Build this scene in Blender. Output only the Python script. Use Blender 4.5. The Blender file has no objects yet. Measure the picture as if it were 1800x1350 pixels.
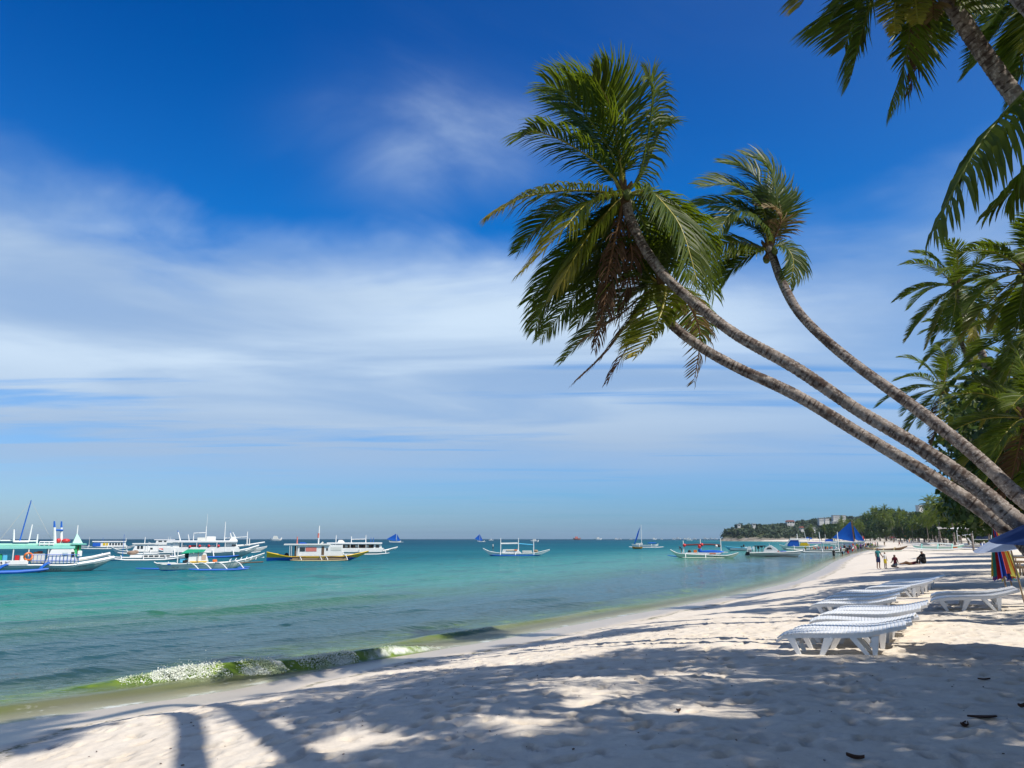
import bpy, bmesh, math, random
import numpy as np
from mathutils import Vector, Matrix, Euler

random.seed(7)
np.random.seed(7)
S = bpy.context.scene
COL = S.collection
R = math.radians

# ------------------------------------------------------------------ camera
CAM_Z, PITCH, F = 2.75, R(10.58), 1457.0          # F: focal length in units of an 1800 px wide frame
cd = bpy.data.cameras.new('camera')
cd.sensor_width = 36.0
cd.lens = F / 1800.0 * 36.0
cd.clip_start, cd.clip_end = 0.05, 60000
cam = bpy.data.objects.new('camera', cd)
COL.objects.link(cam)
cam.location = (0, 0, CAM_Z)
cam.rotation_euler = (R(90) + PITCH, 0, 0)
S.camera = cam

# ------------------------------------------------------------------ light
SUN_DIR = Vector((0.85, -0.53, 0)).normalized()     # horizontal direction towards the sun
SUN_EL = R(52)
SUNV = Vector((SUN_DIR.x * math.cos(SUN_EL), SUN_DIR.y * math.cos(SUN_EL), math.sin(SUN_EL)))
sl = bpy.data.lights.new('sun', 'SUN')
sl.energy = 5.0
sl.angle = R(0.53)
sl.color = (1.0, 0.94, 0.84)
sun = bpy.data.objects.new('sun', sl)
COL.objects.link(sun)
sun.rotation_euler = (-SUNV).to_track_quat('-Z', 'Y').to_euler()

W = bpy.data.worlds.new('World')
S.world = W
W.use_nodes = True
SKY_STRENGTH = 0.105
def build_world():
    nt = W.node_tree
    N, Lk = nt.nodes, nt.links
    N.clear()
    def n(t, **kw):
        o = N.new(t)
        for k, v in kw.items():
            setattr(o, k, v)
        return o
    def mth(op, a, b=None, c=None, clamp=False):
        o = n('ShaderNodeMath', operation=op, use_clamp=clamp)
        for i, v in enumerate((a, b, c)):
            if v is None: continue
            if hasattr(v, 'is_linked'): Lk.new(v, o.inputs[i])
            else: o.inputs[i].default_value = v
        return o.outputs[0]
    def sstep(v, lo, hi):
        o = n('ShaderNodeMapRange', interpolation_type='SMOOTHSTEP')
        Lk.new(v, o.inputs[0])
        o.inputs[1].default_value, o.inputs[2].default_value = lo, hi
        o.inputs[3].default_value, o.inputs[4].default_value = 0, 1
        return o.outputs[0]
    sky = n('ShaderNodeTexSky', sky_type='NISHITA', sun_disc=False, sun_elevation=SUN_EL,
            altitude=0, air_density=1.0, dust_density=0.5, ozone_density=4.0)
    sky.sun_rotation = math.atan2(SUN_DIR.x, SUN_DIR.y)
    tc = n('ShaderNodeTexCoord')
    sep = n('ShaderNodeSeparateXYZ'); Lk.new(tc.outputs['Generated'], sep.inputs[0])
    x, y, z = sep.outputs
    el = mth('MULTIPLY', mth('ARCSINE', z), 180 / math.pi)
    az = mth('MULTIPLY', mth('ARCTAN2', x, y), 180 / math.pi)
    # polarised look: deeper, more saturated blue away from the horizon
    hs = n('ShaderNodeHueSaturation'); hs.inputs['Saturation'].default_value = 1.32
    hs.inputs['Hue'].default_value = 0.502
    Lk.new(sky.outputs[0], hs.inputs['Color'])
    grade = n('ShaderNodeValToRGB')
    cr = grade.color_ramp
    cr.elements[0].position, cr.elements[0].color = 0.0, (0.30, 0.60, 1.14, 1)
    cr.elements[1].position, cr.elements[1].color = 1.0, (0.30, 0.60, 0.88, 1)
    for p, c in ((0.05, (0.34, 0.70, 1.20, 1)), (0.10, (0.40, 0.80, 1.28, 1)), (0.20, (0.20, 0.90, 1.30, 1)), (0.36, (0.01, 0.97, 1.38, 1)), (0.6, (0.0, 0.70, 1.16, 1))):
        e = cr.elements.new(p); e.color = c
    Lk.new(mth('DIVIDE', el, 55, clamp=True), grade.inputs[0])
    mgp = n('ShaderNodeMix', data_type='RGBA', blend_type='MULTIPLY'); mgp.inputs[0].default_value = 1
    Lk.new(hs.outputs[0], mgp.inputs[6]); Lk.new(grade.outputs[0], mgp.inputs[7])
    # a polariser darkens the sky most at right angles to the sun
    dp = n('ShaderNodeVectorMath', operation='DOT_PRODUCT'); Lk.new(tc.outputs['Generated'], dp.inputs[0]); dp.inputs[1].default_value = SUNV
    pol = mth('POWER', mth('SUBTRACT', 1.0, mth('MULTIPLY', dp.outputs['Value'], dp.outputs['Value'])), 1.6)
    mg = n('ShaderNodeMix', data_type='RGBA'); Lk.new(pol, mg.inputs[0])
    Lk.new(sky.outputs[0], mg.inputs[6]); Lk.new(mgp.outputs[2], mg.inputs[7])
    # clouds: a flat layer seen in perspective
    zc = mth('MAXIMUM', mth('ADD', z, 0.05), 0.03)
    px, py = mth('DIVIDE', x, zc), mth('DIVIDE', y, zc)
    cv = n('ShaderNodeCombineXYZ'); Lk.new(px, cv.inputs[0]); Lk.new(py, cv.inputs[1])
    def noise(scale, detail, rough, sc, dist=0.0, rot=0.0, off=(0, 0, 0)):
        mp = n('ShaderNodeMapping'); mp.inputs['Scale'].default_value = sc
        mp.inputs['Rotation'].default_value = (0, 0, rot); mp.inputs['Location'].default_value = off
        Lk.new(cv.outputs[0], mp.inputs[0])
        t = n('ShaderNodeTexNoise'); t.inputs['Scale'].default_value = scale
        t.inputs['Detail'].default_value = detail; t.inputs['Roughness'].default_value = rough
        t.inputs['Distortion'].default_value = dist
        Lk.new(mp.outputs[0], t.inputs['Vector'])
        return t.outputs[0]
    n1 = noise(0.55, 5, 0.52, (1, 0.8, 1), 0.6, R(18), (3.1, 1.7, 0))
    n2 = noise(1.5, 7, 0.56, (0.8, 0.9, 1), 0.9, R(-14), (0.4, 5.2, 0))
    n3 = noise(0.7, 6, 0.5, (0.6, 1.1, 1), 0.5, R(6), (7.0, 2.0, 0))
    # cloud-bank edge: about 24 deg at the left, 19 deg in the middle, again a little higher to the right
    azm = mth('MULTIPLY', mth('SUBTRACT', az, 6), 1 / 38.0)
    edge = mth('ADD', 19.0, mth('MULTIPLY', mth('MINIMUM', mth('MULTIPLY', azm, azm), 3.2), 3.4))
    ed = mth('ADD', mth('SUBTRACT', edge, el), mth('MULTIPLY', mth('SUBTRACT', n1, 0.5), 15))
    ed = mth('ADD', ed, mth('MULTIPLY', mth('SUBTRACT', n2, 0.5), 7))
    bank = sstep(ed, -3.0, 5.0)
    low = sstep(el, 2.5, 6.5)
    bank = mth('MULTIPLY', bank, mth('ADD', 0.20, mth('MULTIPLY', low, 0.80)))
    body = mth('ADD', 0.74, mth('MULTIPLY', sstep(n3, 0.30, 0.62), 0.26))
    thick = mth('MULTIPLY', bank, body)
    n4 = noise(0.9, 6, 0.55, (0.30, 1.5, 1), 0.7, R(4), (2.0, 9.0, 0))
    gaps = mth('MULTIPLY', sstep(n4, 0.50, 0.66), mth('SUBTRACT', 1.0, sstep(el, 9.0, 15.0)))
    thick = mth('MULTIPLY', thick, mth('SUBTRACT', 1.0, mth('MULTIPLY', gaps, 0.72)))
    # right-hand third thinner
    thick = mth('MULTIPLY', thick, mth('SUBTRACT', 1.0, mth('MULTIPLY', sstep(az, 6, 34), 0.30)))
    # thin high wisps
    wsp = mth('MULTIPLY', sstep(n2, 0.46, 0.78), sstep(n1, 0.40, 0.62))
    def gauss(v, c, w): return mth('POWER', 2.718, mth('MULTIPLY', mth('POWER', mth('ABSOLUTE', mth('DIVIDE', mth('SUBTRACT', v, c), w)), 2.0), -1.0))
    wl = gauss(az, -7, 14); we = gauss(el, 27, 7)
    wisp = mth('MULTIPLY', mth('MULTIPLY', wsp, 0.62), mth('MULTIPLY', wl, we))
    puff = mth('MULTIPLY', mth('MULTIPLY', gauss(az, -5, 7.5), gauss(el, 26.8, 3.4)), mth('ADD', 0.12, mth('MULTIPLY', sstep(n2, 0.34, 0.66), 0.36)))
    fac = mth('ADD', mth('ADD', thick, wisp), puff, clamp=True)
    # cloud light: white with grey-blue undersides in bands
    ccol = n('ShaderNodeMix', data_type='RGBA')
    ccol.inputs[6].default_value = (3.45, 4.7, 6.5, 1)
    ccol.inputs[7].default_value = (5.6, 6.95, 8.5, 1)
    Lk.new(mth('MULTIPLY', sstep(n3, 0.36, 0.64), sstep(el, 5.5, 12.5)), ccol.inputs[0])
    mx = n('ShaderNodeMix', data_type='RGBA')
    Lk.new(fac, mx.inputs[0]); Lk.new(mg.outputs[2], mx.inputs[6]); Lk.new(ccol.outputs[2], mx.inputs[7])
    bg = n('ShaderNodeBackground'); bg.inputs[1].default_value = SKY_STRENGTH
    Lk.new(mx.outputs[2], bg.inputs[0])
    out = n('ShaderNodeOutputWorld'); Lk.new(bg.outputs[0], out.inputs[0])
build_world()

vs = S.view_settings
S.display_settings.display_device = 'sRGB'
vs.view_transform = 'Standard'
vs.look = 'None'
vs.exposure = 0.12
vs.gamma = 1.0
vs.use_curve_mapping = False
S.cycles.use_denoising = True
S.cycles.max_bounces = 7
S.cycles.transparent_max_bounces = 10
S.cycles.sample_clamp_indirect = 6
S.cycles.caustics_reflective = False
S.cycles.caustics_refractive = False

# ------------------------------------------------------------------ measuring from the photograph (1800 x 1350)
FWD = Vector((0, math.cos(PITCH), math.sin(PITCH)))
UPV = Vector((0, -math.sin(PITCH), math.cos(PITCH)))
CAMV = Vector((0, 0, CAM_Z))
def ray(px, py):
    return Vector((1, 0, 0)) * ((px - 900) / F) + FWD + UPV * ((675 - py) / F)
def P(px, py, d):                       # the point at distance d along the optical axis
    return CAMV + ray(px, py) * d
def PY(px, py, y):                      # the point where the sight line reaches world depth y
    r = ray(px, py)
    return CAMV + r * (y / r.y)
def on_plane(px, py, z=0.0):
    r = ray(px, py)
    return CAMV + r * ((z - CAM_Z) / r.z)

# ------------------------------------------------------------------ numpy noise
def _h(ix, iy, s):
    ix, iy = np.asarray(ix), np.asarray(iy)
    with np.errstate(over='ignore'):
        h = (ix.astype(np.int64) * 374761393 + iy.astype(np.int64) * 668265263 + s * 1442695041) & 0xffffffff
        h = ((h ^ (h >> 13)) * 1274126177) & 0xffffffff
        h = h ^ (h >> 16)
    return (h & 0xffffff) / float(0xffffff)
def vnoise(x, y, s=0):
    x, y = np.asarray(x, dtype=float), np.asarray(y, dtype=float)
    ix, iy = np.floor(x), np.floor(y)
    fx, fy = x - ix, y - iy
    ux, uy = fx * fx * fx * (fx * (fx * 6 - 15) + 10), fy * fy * fy * (fy * (fy * 6 - 15) + 10)
    ix, iy = ix.astype(np.int64), iy.astype(np.int64)
    a, b, c, d = _h(ix, iy, s), _h(ix + 1, iy, s), _h(ix, iy + 1, s), _h(ix + 1, iy + 1, s)
    return (a * (1 - ux) + b * ux) * (1 - uy) + (c * (1 - ux) + d * ux) * uy
def fbm(x, y, o=4, s=0, g=0.5):
    v, a, t = 0, 1.0, 0
    for i in range(o):
        v = v + a * vnoise(np.asarray(x) * 2 ** i + 13.7 * i, np.asarray(y) * 2 ** i - 7.3 * i, s + i); t += a; a *= g
    return v / t

# ------------------------------------------------------------------ materials
MATS = {}
def new_mat(name):
    m = bpy.data.materials.new(name); m.use_nodes = True
    m.node_tree.nodes.clear()
    return m
class NT:
    def __init__(s, m): s.m = m; s.N = m.node_tree.nodes; s.L = m.node_tree.links
    def n(s, t, **kw):
        o = s.N.new(t)
        for k, v in kw.items(): setattr(o, k, v)
        return o
    def put(s, sock, v):
        if hasattr(v, 'is_linked'): s.L.new(v, sock)
        else: sock.default_value = v
    def math(s, op, a, b=None, clamp=False):
        o = s.n('ShaderNodeMath', operation=op, use_clamp=clamp)
        s.put(o.inputs[0], a)
        if b is not None: s.put(o.inputs[1], b)
        return o.outputs[0]
    def mr(s, v, a, b, c=0.0, d=1.0, smooth=True):
        o = s.n('ShaderNodeMapRange', interpolation_type='SMOOTHSTEP' if smooth else 'LINEAR')
        s.put(o.inputs[0], v)
        for i, q in enumerate((a, b, c, d)): o.inputs[i + 1].default_value = q
        return o.outputs[0]
    def noise(s, vec, scale, detail=4, rough=0.5, dist=0, sc=None, rot=None):
        if sc is not None or rot is not None:
            mp = s.n('ShaderNodeMapping')
            if sc is not None: mp.inputs['Scale'].default_value = sc
            if rot is not None: mp.inputs['Rotation'].default_value = rot
            s.put(mp.inputs[0], vec); vec = mp.outputs[0]
        t = s.n('ShaderNodeTexNoise')
        s.put(t.inputs['Vector'], vec)
        t.inputs['Scale'].default_value = scale; t.inputs['Detail'].default_value = detail
        t.inputs['Roughness'].default_value = rough; t.inputs['Distortion'].default_value = dist
        return t.outputs[0]
    def mix(s, f, a, b, blend='MIX'):
        o = s.n('ShaderNodeMix', data_type='RGBA', blend_type=blend)
        s.put(o.inputs[0], f)
        s.put(o.inputs[6], a if hasattr(a, 'is_linked') else (*a[:3], 1)); s.put(o.inputs[7], b if hasattr(b, 'is_linked') else (*b[:3], 1))
        return o.outputs[2]
    def ramp(s, v, stops):
        o = s.n('ShaderNodeValToRGB'); cr = o.color_ramp
        cr.elements[0].position, cr.elements[0].color = stops[0][0], (*stops[0][1], 1)
        cr.elements[1].position, cr.elements[1].color = stops[-1][0], (*stops[-1][1], 1)
        for p, c in stops[1:-1]:
            e = cr.elements.new(p); e.color = (*c, 1)
        s.put(o.inputs[0], v)
        return o.outputs[0]
    def bump(s, h, strength=0.3, dist=0.02, normal=None):
        o = s.n('ShaderNodeBump'); s.put(o.inputs['Height'], h)
        o.inputs['Strength'].default_value = strength; o.inputs['Distance'].default_value = dist
        if normal is not None: s.L.new(normal, o.inputs['Normal'])
        return o.outputs[0]
    def bsdf(s, col, rough=0.5, spec=0.5, normal=None, **kw):
        o = s.n('ShaderNodeBsdfPrincipled')
        s.put(o.inputs['Base Color'], col if hasattr(col, 'is_linked') else (*col[:3], 1))
        s.put(o.inputs['Roughness'], rough)
        s.put(o.inputs['Specular IOR Level'], spec)
        if normal is not None: s.L.new(normal, o.inputs['Normal'])
        for k, v in kw.items(): s.put(o.inputs[k], v)
        return o.outputs[0]
    def out(s, sh):
        o = s.n('ShaderNodeOutputMaterial'); s.L.new(sh, o.inputs[0])
    def obj(s): return s.n('ShaderNodeTexCoord').outputs['Object']
    def pos(s): return s.n('ShaderNodeNewGeometry').outputs['Position']
    def attr(s, name): return s.n('ShaderNodeAttribute', attribute_name=name).outputs['Fac']

def paint(name, col, rough=0.45, spec=0.4, wear=0.25, scale=1.4):
    """painted or plain surface with slight unevenness and grime"""
    if name in MATS: return MATS[name]
    m = new_mat(name); t = NT(m)
    v = t.obj()
    f = t.noise(v, scale, 5, 0.6)
    g = t.noise(v, scale * 4.3, 3, 0.6, sc=(1, 1, 3))
    k = t.math('MULTIPLY', t.mr(f, 0.42, 0.75), wear)
    k2 = t.math('MULTIPLY', t.mr(g, 0.52, 0.8), wear * 0.8)
    dk = tuple(c * 0.55 + 0.02 for c in col)
    c = t.mix(k, col, dk); c = t.mix(k2, c, tuple(q * 0.7 + 0.03 for q in col))
    t.out(t.bsdf(c, rough, spec, t.bump(g, 0.08, 0.004)))
    MATS[name] = m
    return m
def cloth(name, col, transl=0.25, rough=0.8):
    if name in MATS: return MATS[name]
    m = new_mat(name); t = NT(m)
    v = t.obj()
    f = t.noise(v, 2.2, 4, 0.6)
    c = t.mix(t.math('MULTIPLY', t.mr(f, 0.35, 0.75), 0.3), col, tuple(q * 0.6 for q in col))
    b = t.bsdf(c, rough, 0.2, t.bump(t.noise(v, 3.0, 3, 0.5), 0.3, 0.05))
    tr = t.n('ShaderNodeBsdfTranslucent'); t.put(tr.inputs[0], c)
    ms = t.n('ShaderNodeMixShader'); ms.inputs[0].default_value = transl
    t.L.new(b, ms.inputs[1]); t.L.new(tr.outputs[0], ms.inputs[2])
    t.out(ms.outputs[0]); MATS[name] = m
    return m
def glass_dark():
    if 'dark_window' in MATS: return MATS['dark_window']
    m = new_mat('dark_window'); t = NT(m)
    t.out(t.bsdf(t.mix(t.noise(t.obj(), 3, 2), (0.015, 0.025, 0.035), (0.05, 0.07, 0.08)), 0.08, 0.6))
    MATS['dark_window'] = m
    return m
def leaf_mat(name, col, col2, tcol, transl=0.4, rough=0.38, tip=None):
    m = new_mat(name); t = NT(m)
    r = t.attr('rnd')
    c = t.mix(t.mr(r, 0.0, 1.0, smooth=False), col, col2)
    if tip is not None:
        c = t.mix(t.mr(t.attr('along'), 0.55, 1.05), c, tip)
    b = t.bsdf(c, rough, 0.32)
    tr = t.n('ShaderNodeBsdfTranslucent')
    t.put(tr.inputs[0], t.mix(t.mr(r, 0, 1, smooth=False), tcol, tuple(q * 0.75 for q in tcol)))
    ms = t.n('ShaderNodeMixShader'); ms.inputs[0].default_value = transl
    t.L.new(b, ms.inputs[1]); t.L.new(tr.outputs[0], ms.inputs[2])
    t.out(ms.outputs[0]); MATS[name] = m
    return m

# ------------------------------------------------------------------ objects
def tag(o, label=None, cat=None, group=None, kind=None):
    if label: o['label'] = label
    if cat: o['category'] = cat
    if group: o['group'] = group
    if kind: o['kind'] = kind
    return o
def link(o, parent=None):
    COL.objects.link(o)
    if parent is not None: o.parent = parent
    return o
def empty(name, loc=(0, 0, 0), rz=0.0):
    o = bpy.data.objects.new(name, None); o.empty_display_size = 0.3
    COL.objects.link(o); o.location = loc; o.rotation_euler = (0, 0, rz)
    return o
def copy_tree(o, parent=None):
    c = o.copy(); COL.objects.link(c)
    c.parent = parent
    for ch in list(o.children): copy_tree(ch, c)
    return c
def mesh_np(name, verts, faces_by_size, mats, parent=None, smooth=True, midx=None, attrs=None):
    """faces_by_size: list of (n,k) int arrays"""
    me = bpy.data.meshes.new(name)
    verts = np.asarray(verts, dtype=np.float32)
    loops = np.concatenate([f.reshape(-1) for f in faces_by_size]) if faces_by_size else np.zeros(0, int)
    counts = np.concatenate([np.full(len(f), f.shape[1]) for f in faces_by_size])
    starts = np.concatenate([[0], np.cumsum(counts)[:-1]])
    me.vertices.add(len(verts)); me.vertices.foreach_set('co', verts.reshape(-1))
    me.loops.add(len(loops)); me.loops.foreach_set('vertex_index', loops.astype(np.int32))
    me.polygons.add(len(counts)); me.polygons.foreach_set('loop_start', starts.astype(np.int32))
    me.polygons.foreach_set('loop_total', counts.astype(np.int32))
    for m in mats: me.materials.append(m)
    if midx is not None: me.polygons.foreach_set('material_index', np.asarray(midx, dtype=np.int32))
    me.polygons.foreach_set('use_smooth', np.full(len(counts), smooth, dtype=bool))
    for k, v in (attrs or {}).items():
        a = me.attributes.new(k, 'FLOAT', 'POINT'); a.data.foreach_set('value', np.asarray(v, dtype=np.float32))
    me.update(calc_edges=True)
    me.validate()
    o = bpy.data.objects.new(name, me)
    return link(o, parent)

class MB:
    """collects shapes and links them as ONE mesh object"""
    def __init__(s): s.v = []; s.f = []; s.m = []
    def add(s, vs, fs, m=0):
        b = len(s.v); s.v += [tuple(q) for q in vs]
        for f in fs: s.f.append([b + i for i in f]); s.m.append(m)
        return s
    def box(s, x0, x1, y0, y1, z0, z1, m=0):
        return s.add([(x0, y0, z0), (x1, y0, z0), (x1, y1, z0), (x0, y1, z0), (x0, y0, z1), (x1, y0, z1), (x1, y1, z1), (x0, y1, z1)],
                     [(0, 3, 2, 1), (4, 5, 6, 7), (0, 1, 5, 4), (1, 2, 6, 5), (2, 3, 7, 6), (3, 0, 4, 7)], m)
    def prism(s, pts, y0, y1, m=0):     # pts: outline in x,z, counter-clockwise seen from -y
        k = len(pts)
        vs = [(x, y0, z) for x, z in pts] + [(x, y1, z) for x, z in pts]
        fs = [tuple(range(k)), tuple(range(2 * k - 1, k - 1, -1))] + [(i, k + i, k + (i + 1) % k, (i + 1) % k) for i in range(k)]
        return s.add(vs, fs, m)
    def tube(s, pts, rad, n=6, m=0, cap=True):
        pts = [Vector(p) for p in pts]
        if not hasattr(rad, '__len__'): rad = [rad] * len(pts)
        rings, ref = [], None
        for i, p in enumerate(pts):
            d = (pts[min(i + 1, len(pts) - 1)] - pts[max(i - 1, 0)])
            if d.length < 1e-9: d = Vector((0, 0, 1))
            d.normalize()
            if ref is None: ref = Vector((0, 0, 1)) if abs(d.z) < 0.9 else Vector((1, 0, 0))
            a = d.cross(ref); a.normalize(); b = a.cross(d); ref = b
            rings.append([p + (a * math.cos(2 * math.pi * k / n) + b * math.sin(2 * math.pi * k / n)) * rad[i] for k in range(n)])
        vs = [q for r in rings for q in r]
        fs = []
        for i in range(len(rings) - 1):
            for k in range(n):
                a, b = i * n + k, i * n + (k + 1) % n
                fs.append((a, a + n, b + n, b))
        if cap:
            fs.append(tuple(range(n))); fs.append(tuple(range(len(vs) - 1, len(vs) - n - 1, -1)))
        return s.add(vs, fs, m)
    def ball(s, c, r, m=0, n=8, k=6, sc=(1, 1, 1)):
        vs = [(c[0], c[1], c[2] - r * sc[2])]
        for i in range(1, k):
            a = math.pi * i / k - math.pi / 2
            for j in range(n):
                t = 2 * math.pi * j / n
                vs.append((c[0] + r * sc[0] * math.cos(a) * math.cos(t), c[1] + r * sc[1] * math.cos(a) * math.sin(t), c[2] + r * sc[2] * math.sin(a)))
        vs.append((c[0], c[1], c[2] + r * sc[2])); top = len(vs) - 1
        fs = [(0, 1 + (j + 1) % n, 1 + j) for j in range(n)]
        for i in range(k - 2):
            for j in range(n):
                a, b = 1 + i * n + j, 1 + i * n + (j + 1) % n
                fs.append((a, b, b + n, a + n))
        fs += [(top, 1 + (k - 2) * n + j, 1 + (k - 2) * n + (j + 1) % n) for j in range(n)]
        return s.add(vs, fs, m)
    def loft(s, rings, m=0, closed=False, caps=False):
        n = len(rings[0]); vs = [q for r in rings for q in r]; fs = []
        for i in range(len(rings) - 1):
            for k in range(n if closed else n - 1):
                a, b = i * n + k, i * n + (k + 1) % n
                fs.append((a, b, b + n, a + n))
        if caps:
            fs.append(tuple(range(n - 1, -1, -1))); fs.append(tuple(range(len(vs) - n, len(vs))))
        return s.add(vs, fs, m)
    def build(s, name, mats, parent=None, smooth=False, bevel=0.0):
        me = bpy.data.meshes.new(name)
        me.from_pydata(s.v, [], s.f)
        mats = mats if isinstance(mats, (list, tuple)) else [mats]
        for q in mats: me.materials.append(q)
        me.polygons.foreach_set('material_index', s.m)
        bm = bmesh.new(); bm.from_mesh(me)
        bmesh.ops.recalc_face_normals(bm, faces=bm.faces)
        if bevel:
            es = [e for e in bm.edges if len(e.link_faces) == 2 and e.calc_face_angle(0) > 0.6]
            bmesh.ops.bevel(bm, geom=es, offset=bevel, segments=2, affect='EDGES', clamp_overlap=True)
        for f in bm.faces: f.smooth = smooth
        if smooth:
            for e in bm.edges:
                if len(e.link_faces) == 2 and e.calc_face_angle(0) > 0.75: e.smooth = False
        bm.to_mesh(me); bm.free()
        return link(bpy.data.objects.new(name, me), parent)
# ================================================================== the beach and the sea
_sh_px = [(-700, 1530), (-200, 1330), (0, 1274), (150, 1251), (300, 1230), (411, 1213), (522, 1189), (611, 1168), (700, 1153), (860, 1128), (1000, 1100), (1100, 1082),
          (1200, 1064), (1300, 1045), (1400, 1021), (1442, 1002), (1464, 988), (1500, 974), (1535, 965)]
SHORE = [on_plane(*q)[:2] for q in _sh_px]
d0 = Vector(SHORE[1]) - Vector(SHORE[2]); d0.normalize()
SHORE = [tuple(Vector(SHORE[0]) + d0 * k) for k in (400, 100, 20)] + SHORE
SHORE += [(138, 315), (176, 415), (205, 510), (238, 640), (262, 760), (282, 880), (290, 985), (272, 1035), (262, 1060), (276, 1086), (400, 1330), (900, 1700), (4000, 2500)]
SHORE = np.array(SHORE)
def shore_dist(x, y):
    """signed distance to the waterline (positive inland) and position along it"""
    x, y = np.asarray(x, float), np.asarray(y, float)
    best = np.full(x.shape, 1e18); sgn = np.ones(x.shape); along = np.zeros(x.shape); acc = 0.0
    for (x0, y0), (x1, y1) in zip(SHORE[:-1], SHORE[1:]):
        dx, dy = x1 - x0, y1 - y0; L2 = dx * dx + dy * dy
        t = np.clip(((x - x0) * dx + (y - y0) * dy) / L2, 0, 1)
        ex, ey = x - (x0 + t * dx), y - (y0 + t * dy)
        d = ex * ex + ey * ey
        m = d < best - 1e-9
        best = np.where(m, d, best)
        sgn = np.where(m, np.where(dx * ey - dy * ex < 0, 1.0, -1.0), sgn)
        L = math.sqrt(L2)
        along = np.where(m, acc + t * L, along); acc += L
    return np.sqrt(best) * sgn, along
_PS = [-400, -120, -40, -15, -5, -1.5, -0.5, 0, 0.8, 1.6, 2.2, 3.5, 5.5, 8, 11, 15, 22, 40, 70, 200, 900]
_PZ = [-14, -6, -2.2, -0.9, -0.34, -0.11, -0.045, 0.0, 0.045, 0.12, 0.24, 0.46, 0.70, 0.92, 1.06, 1.16, 1.35, 2.0, 2.6, 3.4, 5.0]
def base_height(x, y):
    s, al = shore_dist(x, y)
    w = (vnoise(np.asarray(x) * 0.22, np.asarray(y) * 0.22, 5) - 0.5)
    z = np.interp(s + w * np.clip(s, 0, 1.6), _PS, _PZ)
    return z + np.clip(s / 6, 0, 1) * 0.12 * (fbm(np.asarray(x) * 0.13, np.asarray(y) * 0.13, 3, 9) - 0.5), s, al
SAND = {}
def gz(x, y):
    if SAND:
        xs, ys, Z = SAND['g']
        i = min(max(np.searchsorted(xs, x) - 1, 0), len(xs) - 2); j = min(max(np.searchsorted(ys, y) - 1, 0), len(ys) - 2)
        u, v = (x - xs[i]) / (xs[i + 1] - xs[i]), (y - ys[j]) / (ys[j + 1] - ys[j])
        return float((Z[j, i] * (1 - u) + Z[j, i + 1] * u) * (1 - v) + (Z[j + 1, i] * (1 - u) + Z[j + 1, i + 1] * u) * v)
    return float(base_height(np.array([x]), np.array([y]))[0][0])
def ground(px, py, dz=0.0):
    """where the sight line meets the beach (dz above it)"""
    r = ray(px, py); d = 4.0
    prev = d
    while d < 1500:
        p = CAMV + r * d
        if p.z < max(gz(p.x, p.y), 0.0) + dz: break
        prev = d; d *= 1.02
    a, b = prev, d
    for _ in range(18):
        m = (a + b) / 2; p = CAMV + r * m
        if p.z < max(gz(p.x, p.y), 0.0) + dz: b = m
        else: a = m
    return CAMV + r * b

def spaced(lo, hi, step, out_lo, out_hi, g=1.07):
    c = list(np.arange(lo, hi + step * .5, step))
    st, q, left = step, lo, []
    while q > out_lo:
        st *= g; q -= st; left.append(q)
    st, q, right = step, hi, []
    while q < out_hi:
        st *= g; q += st; right.append(q)
    return np.array(left[::-1] + c + right)
def grid_faces(nx, ny):
    i = np.arange(nx * ny).reshape(ny, nx)
    return np.stack([i[:-1, :-1], i[:-1, 1:], i[1:, 1:], i[1:, :-1]], -1).reshape(-1, 4)

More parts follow.
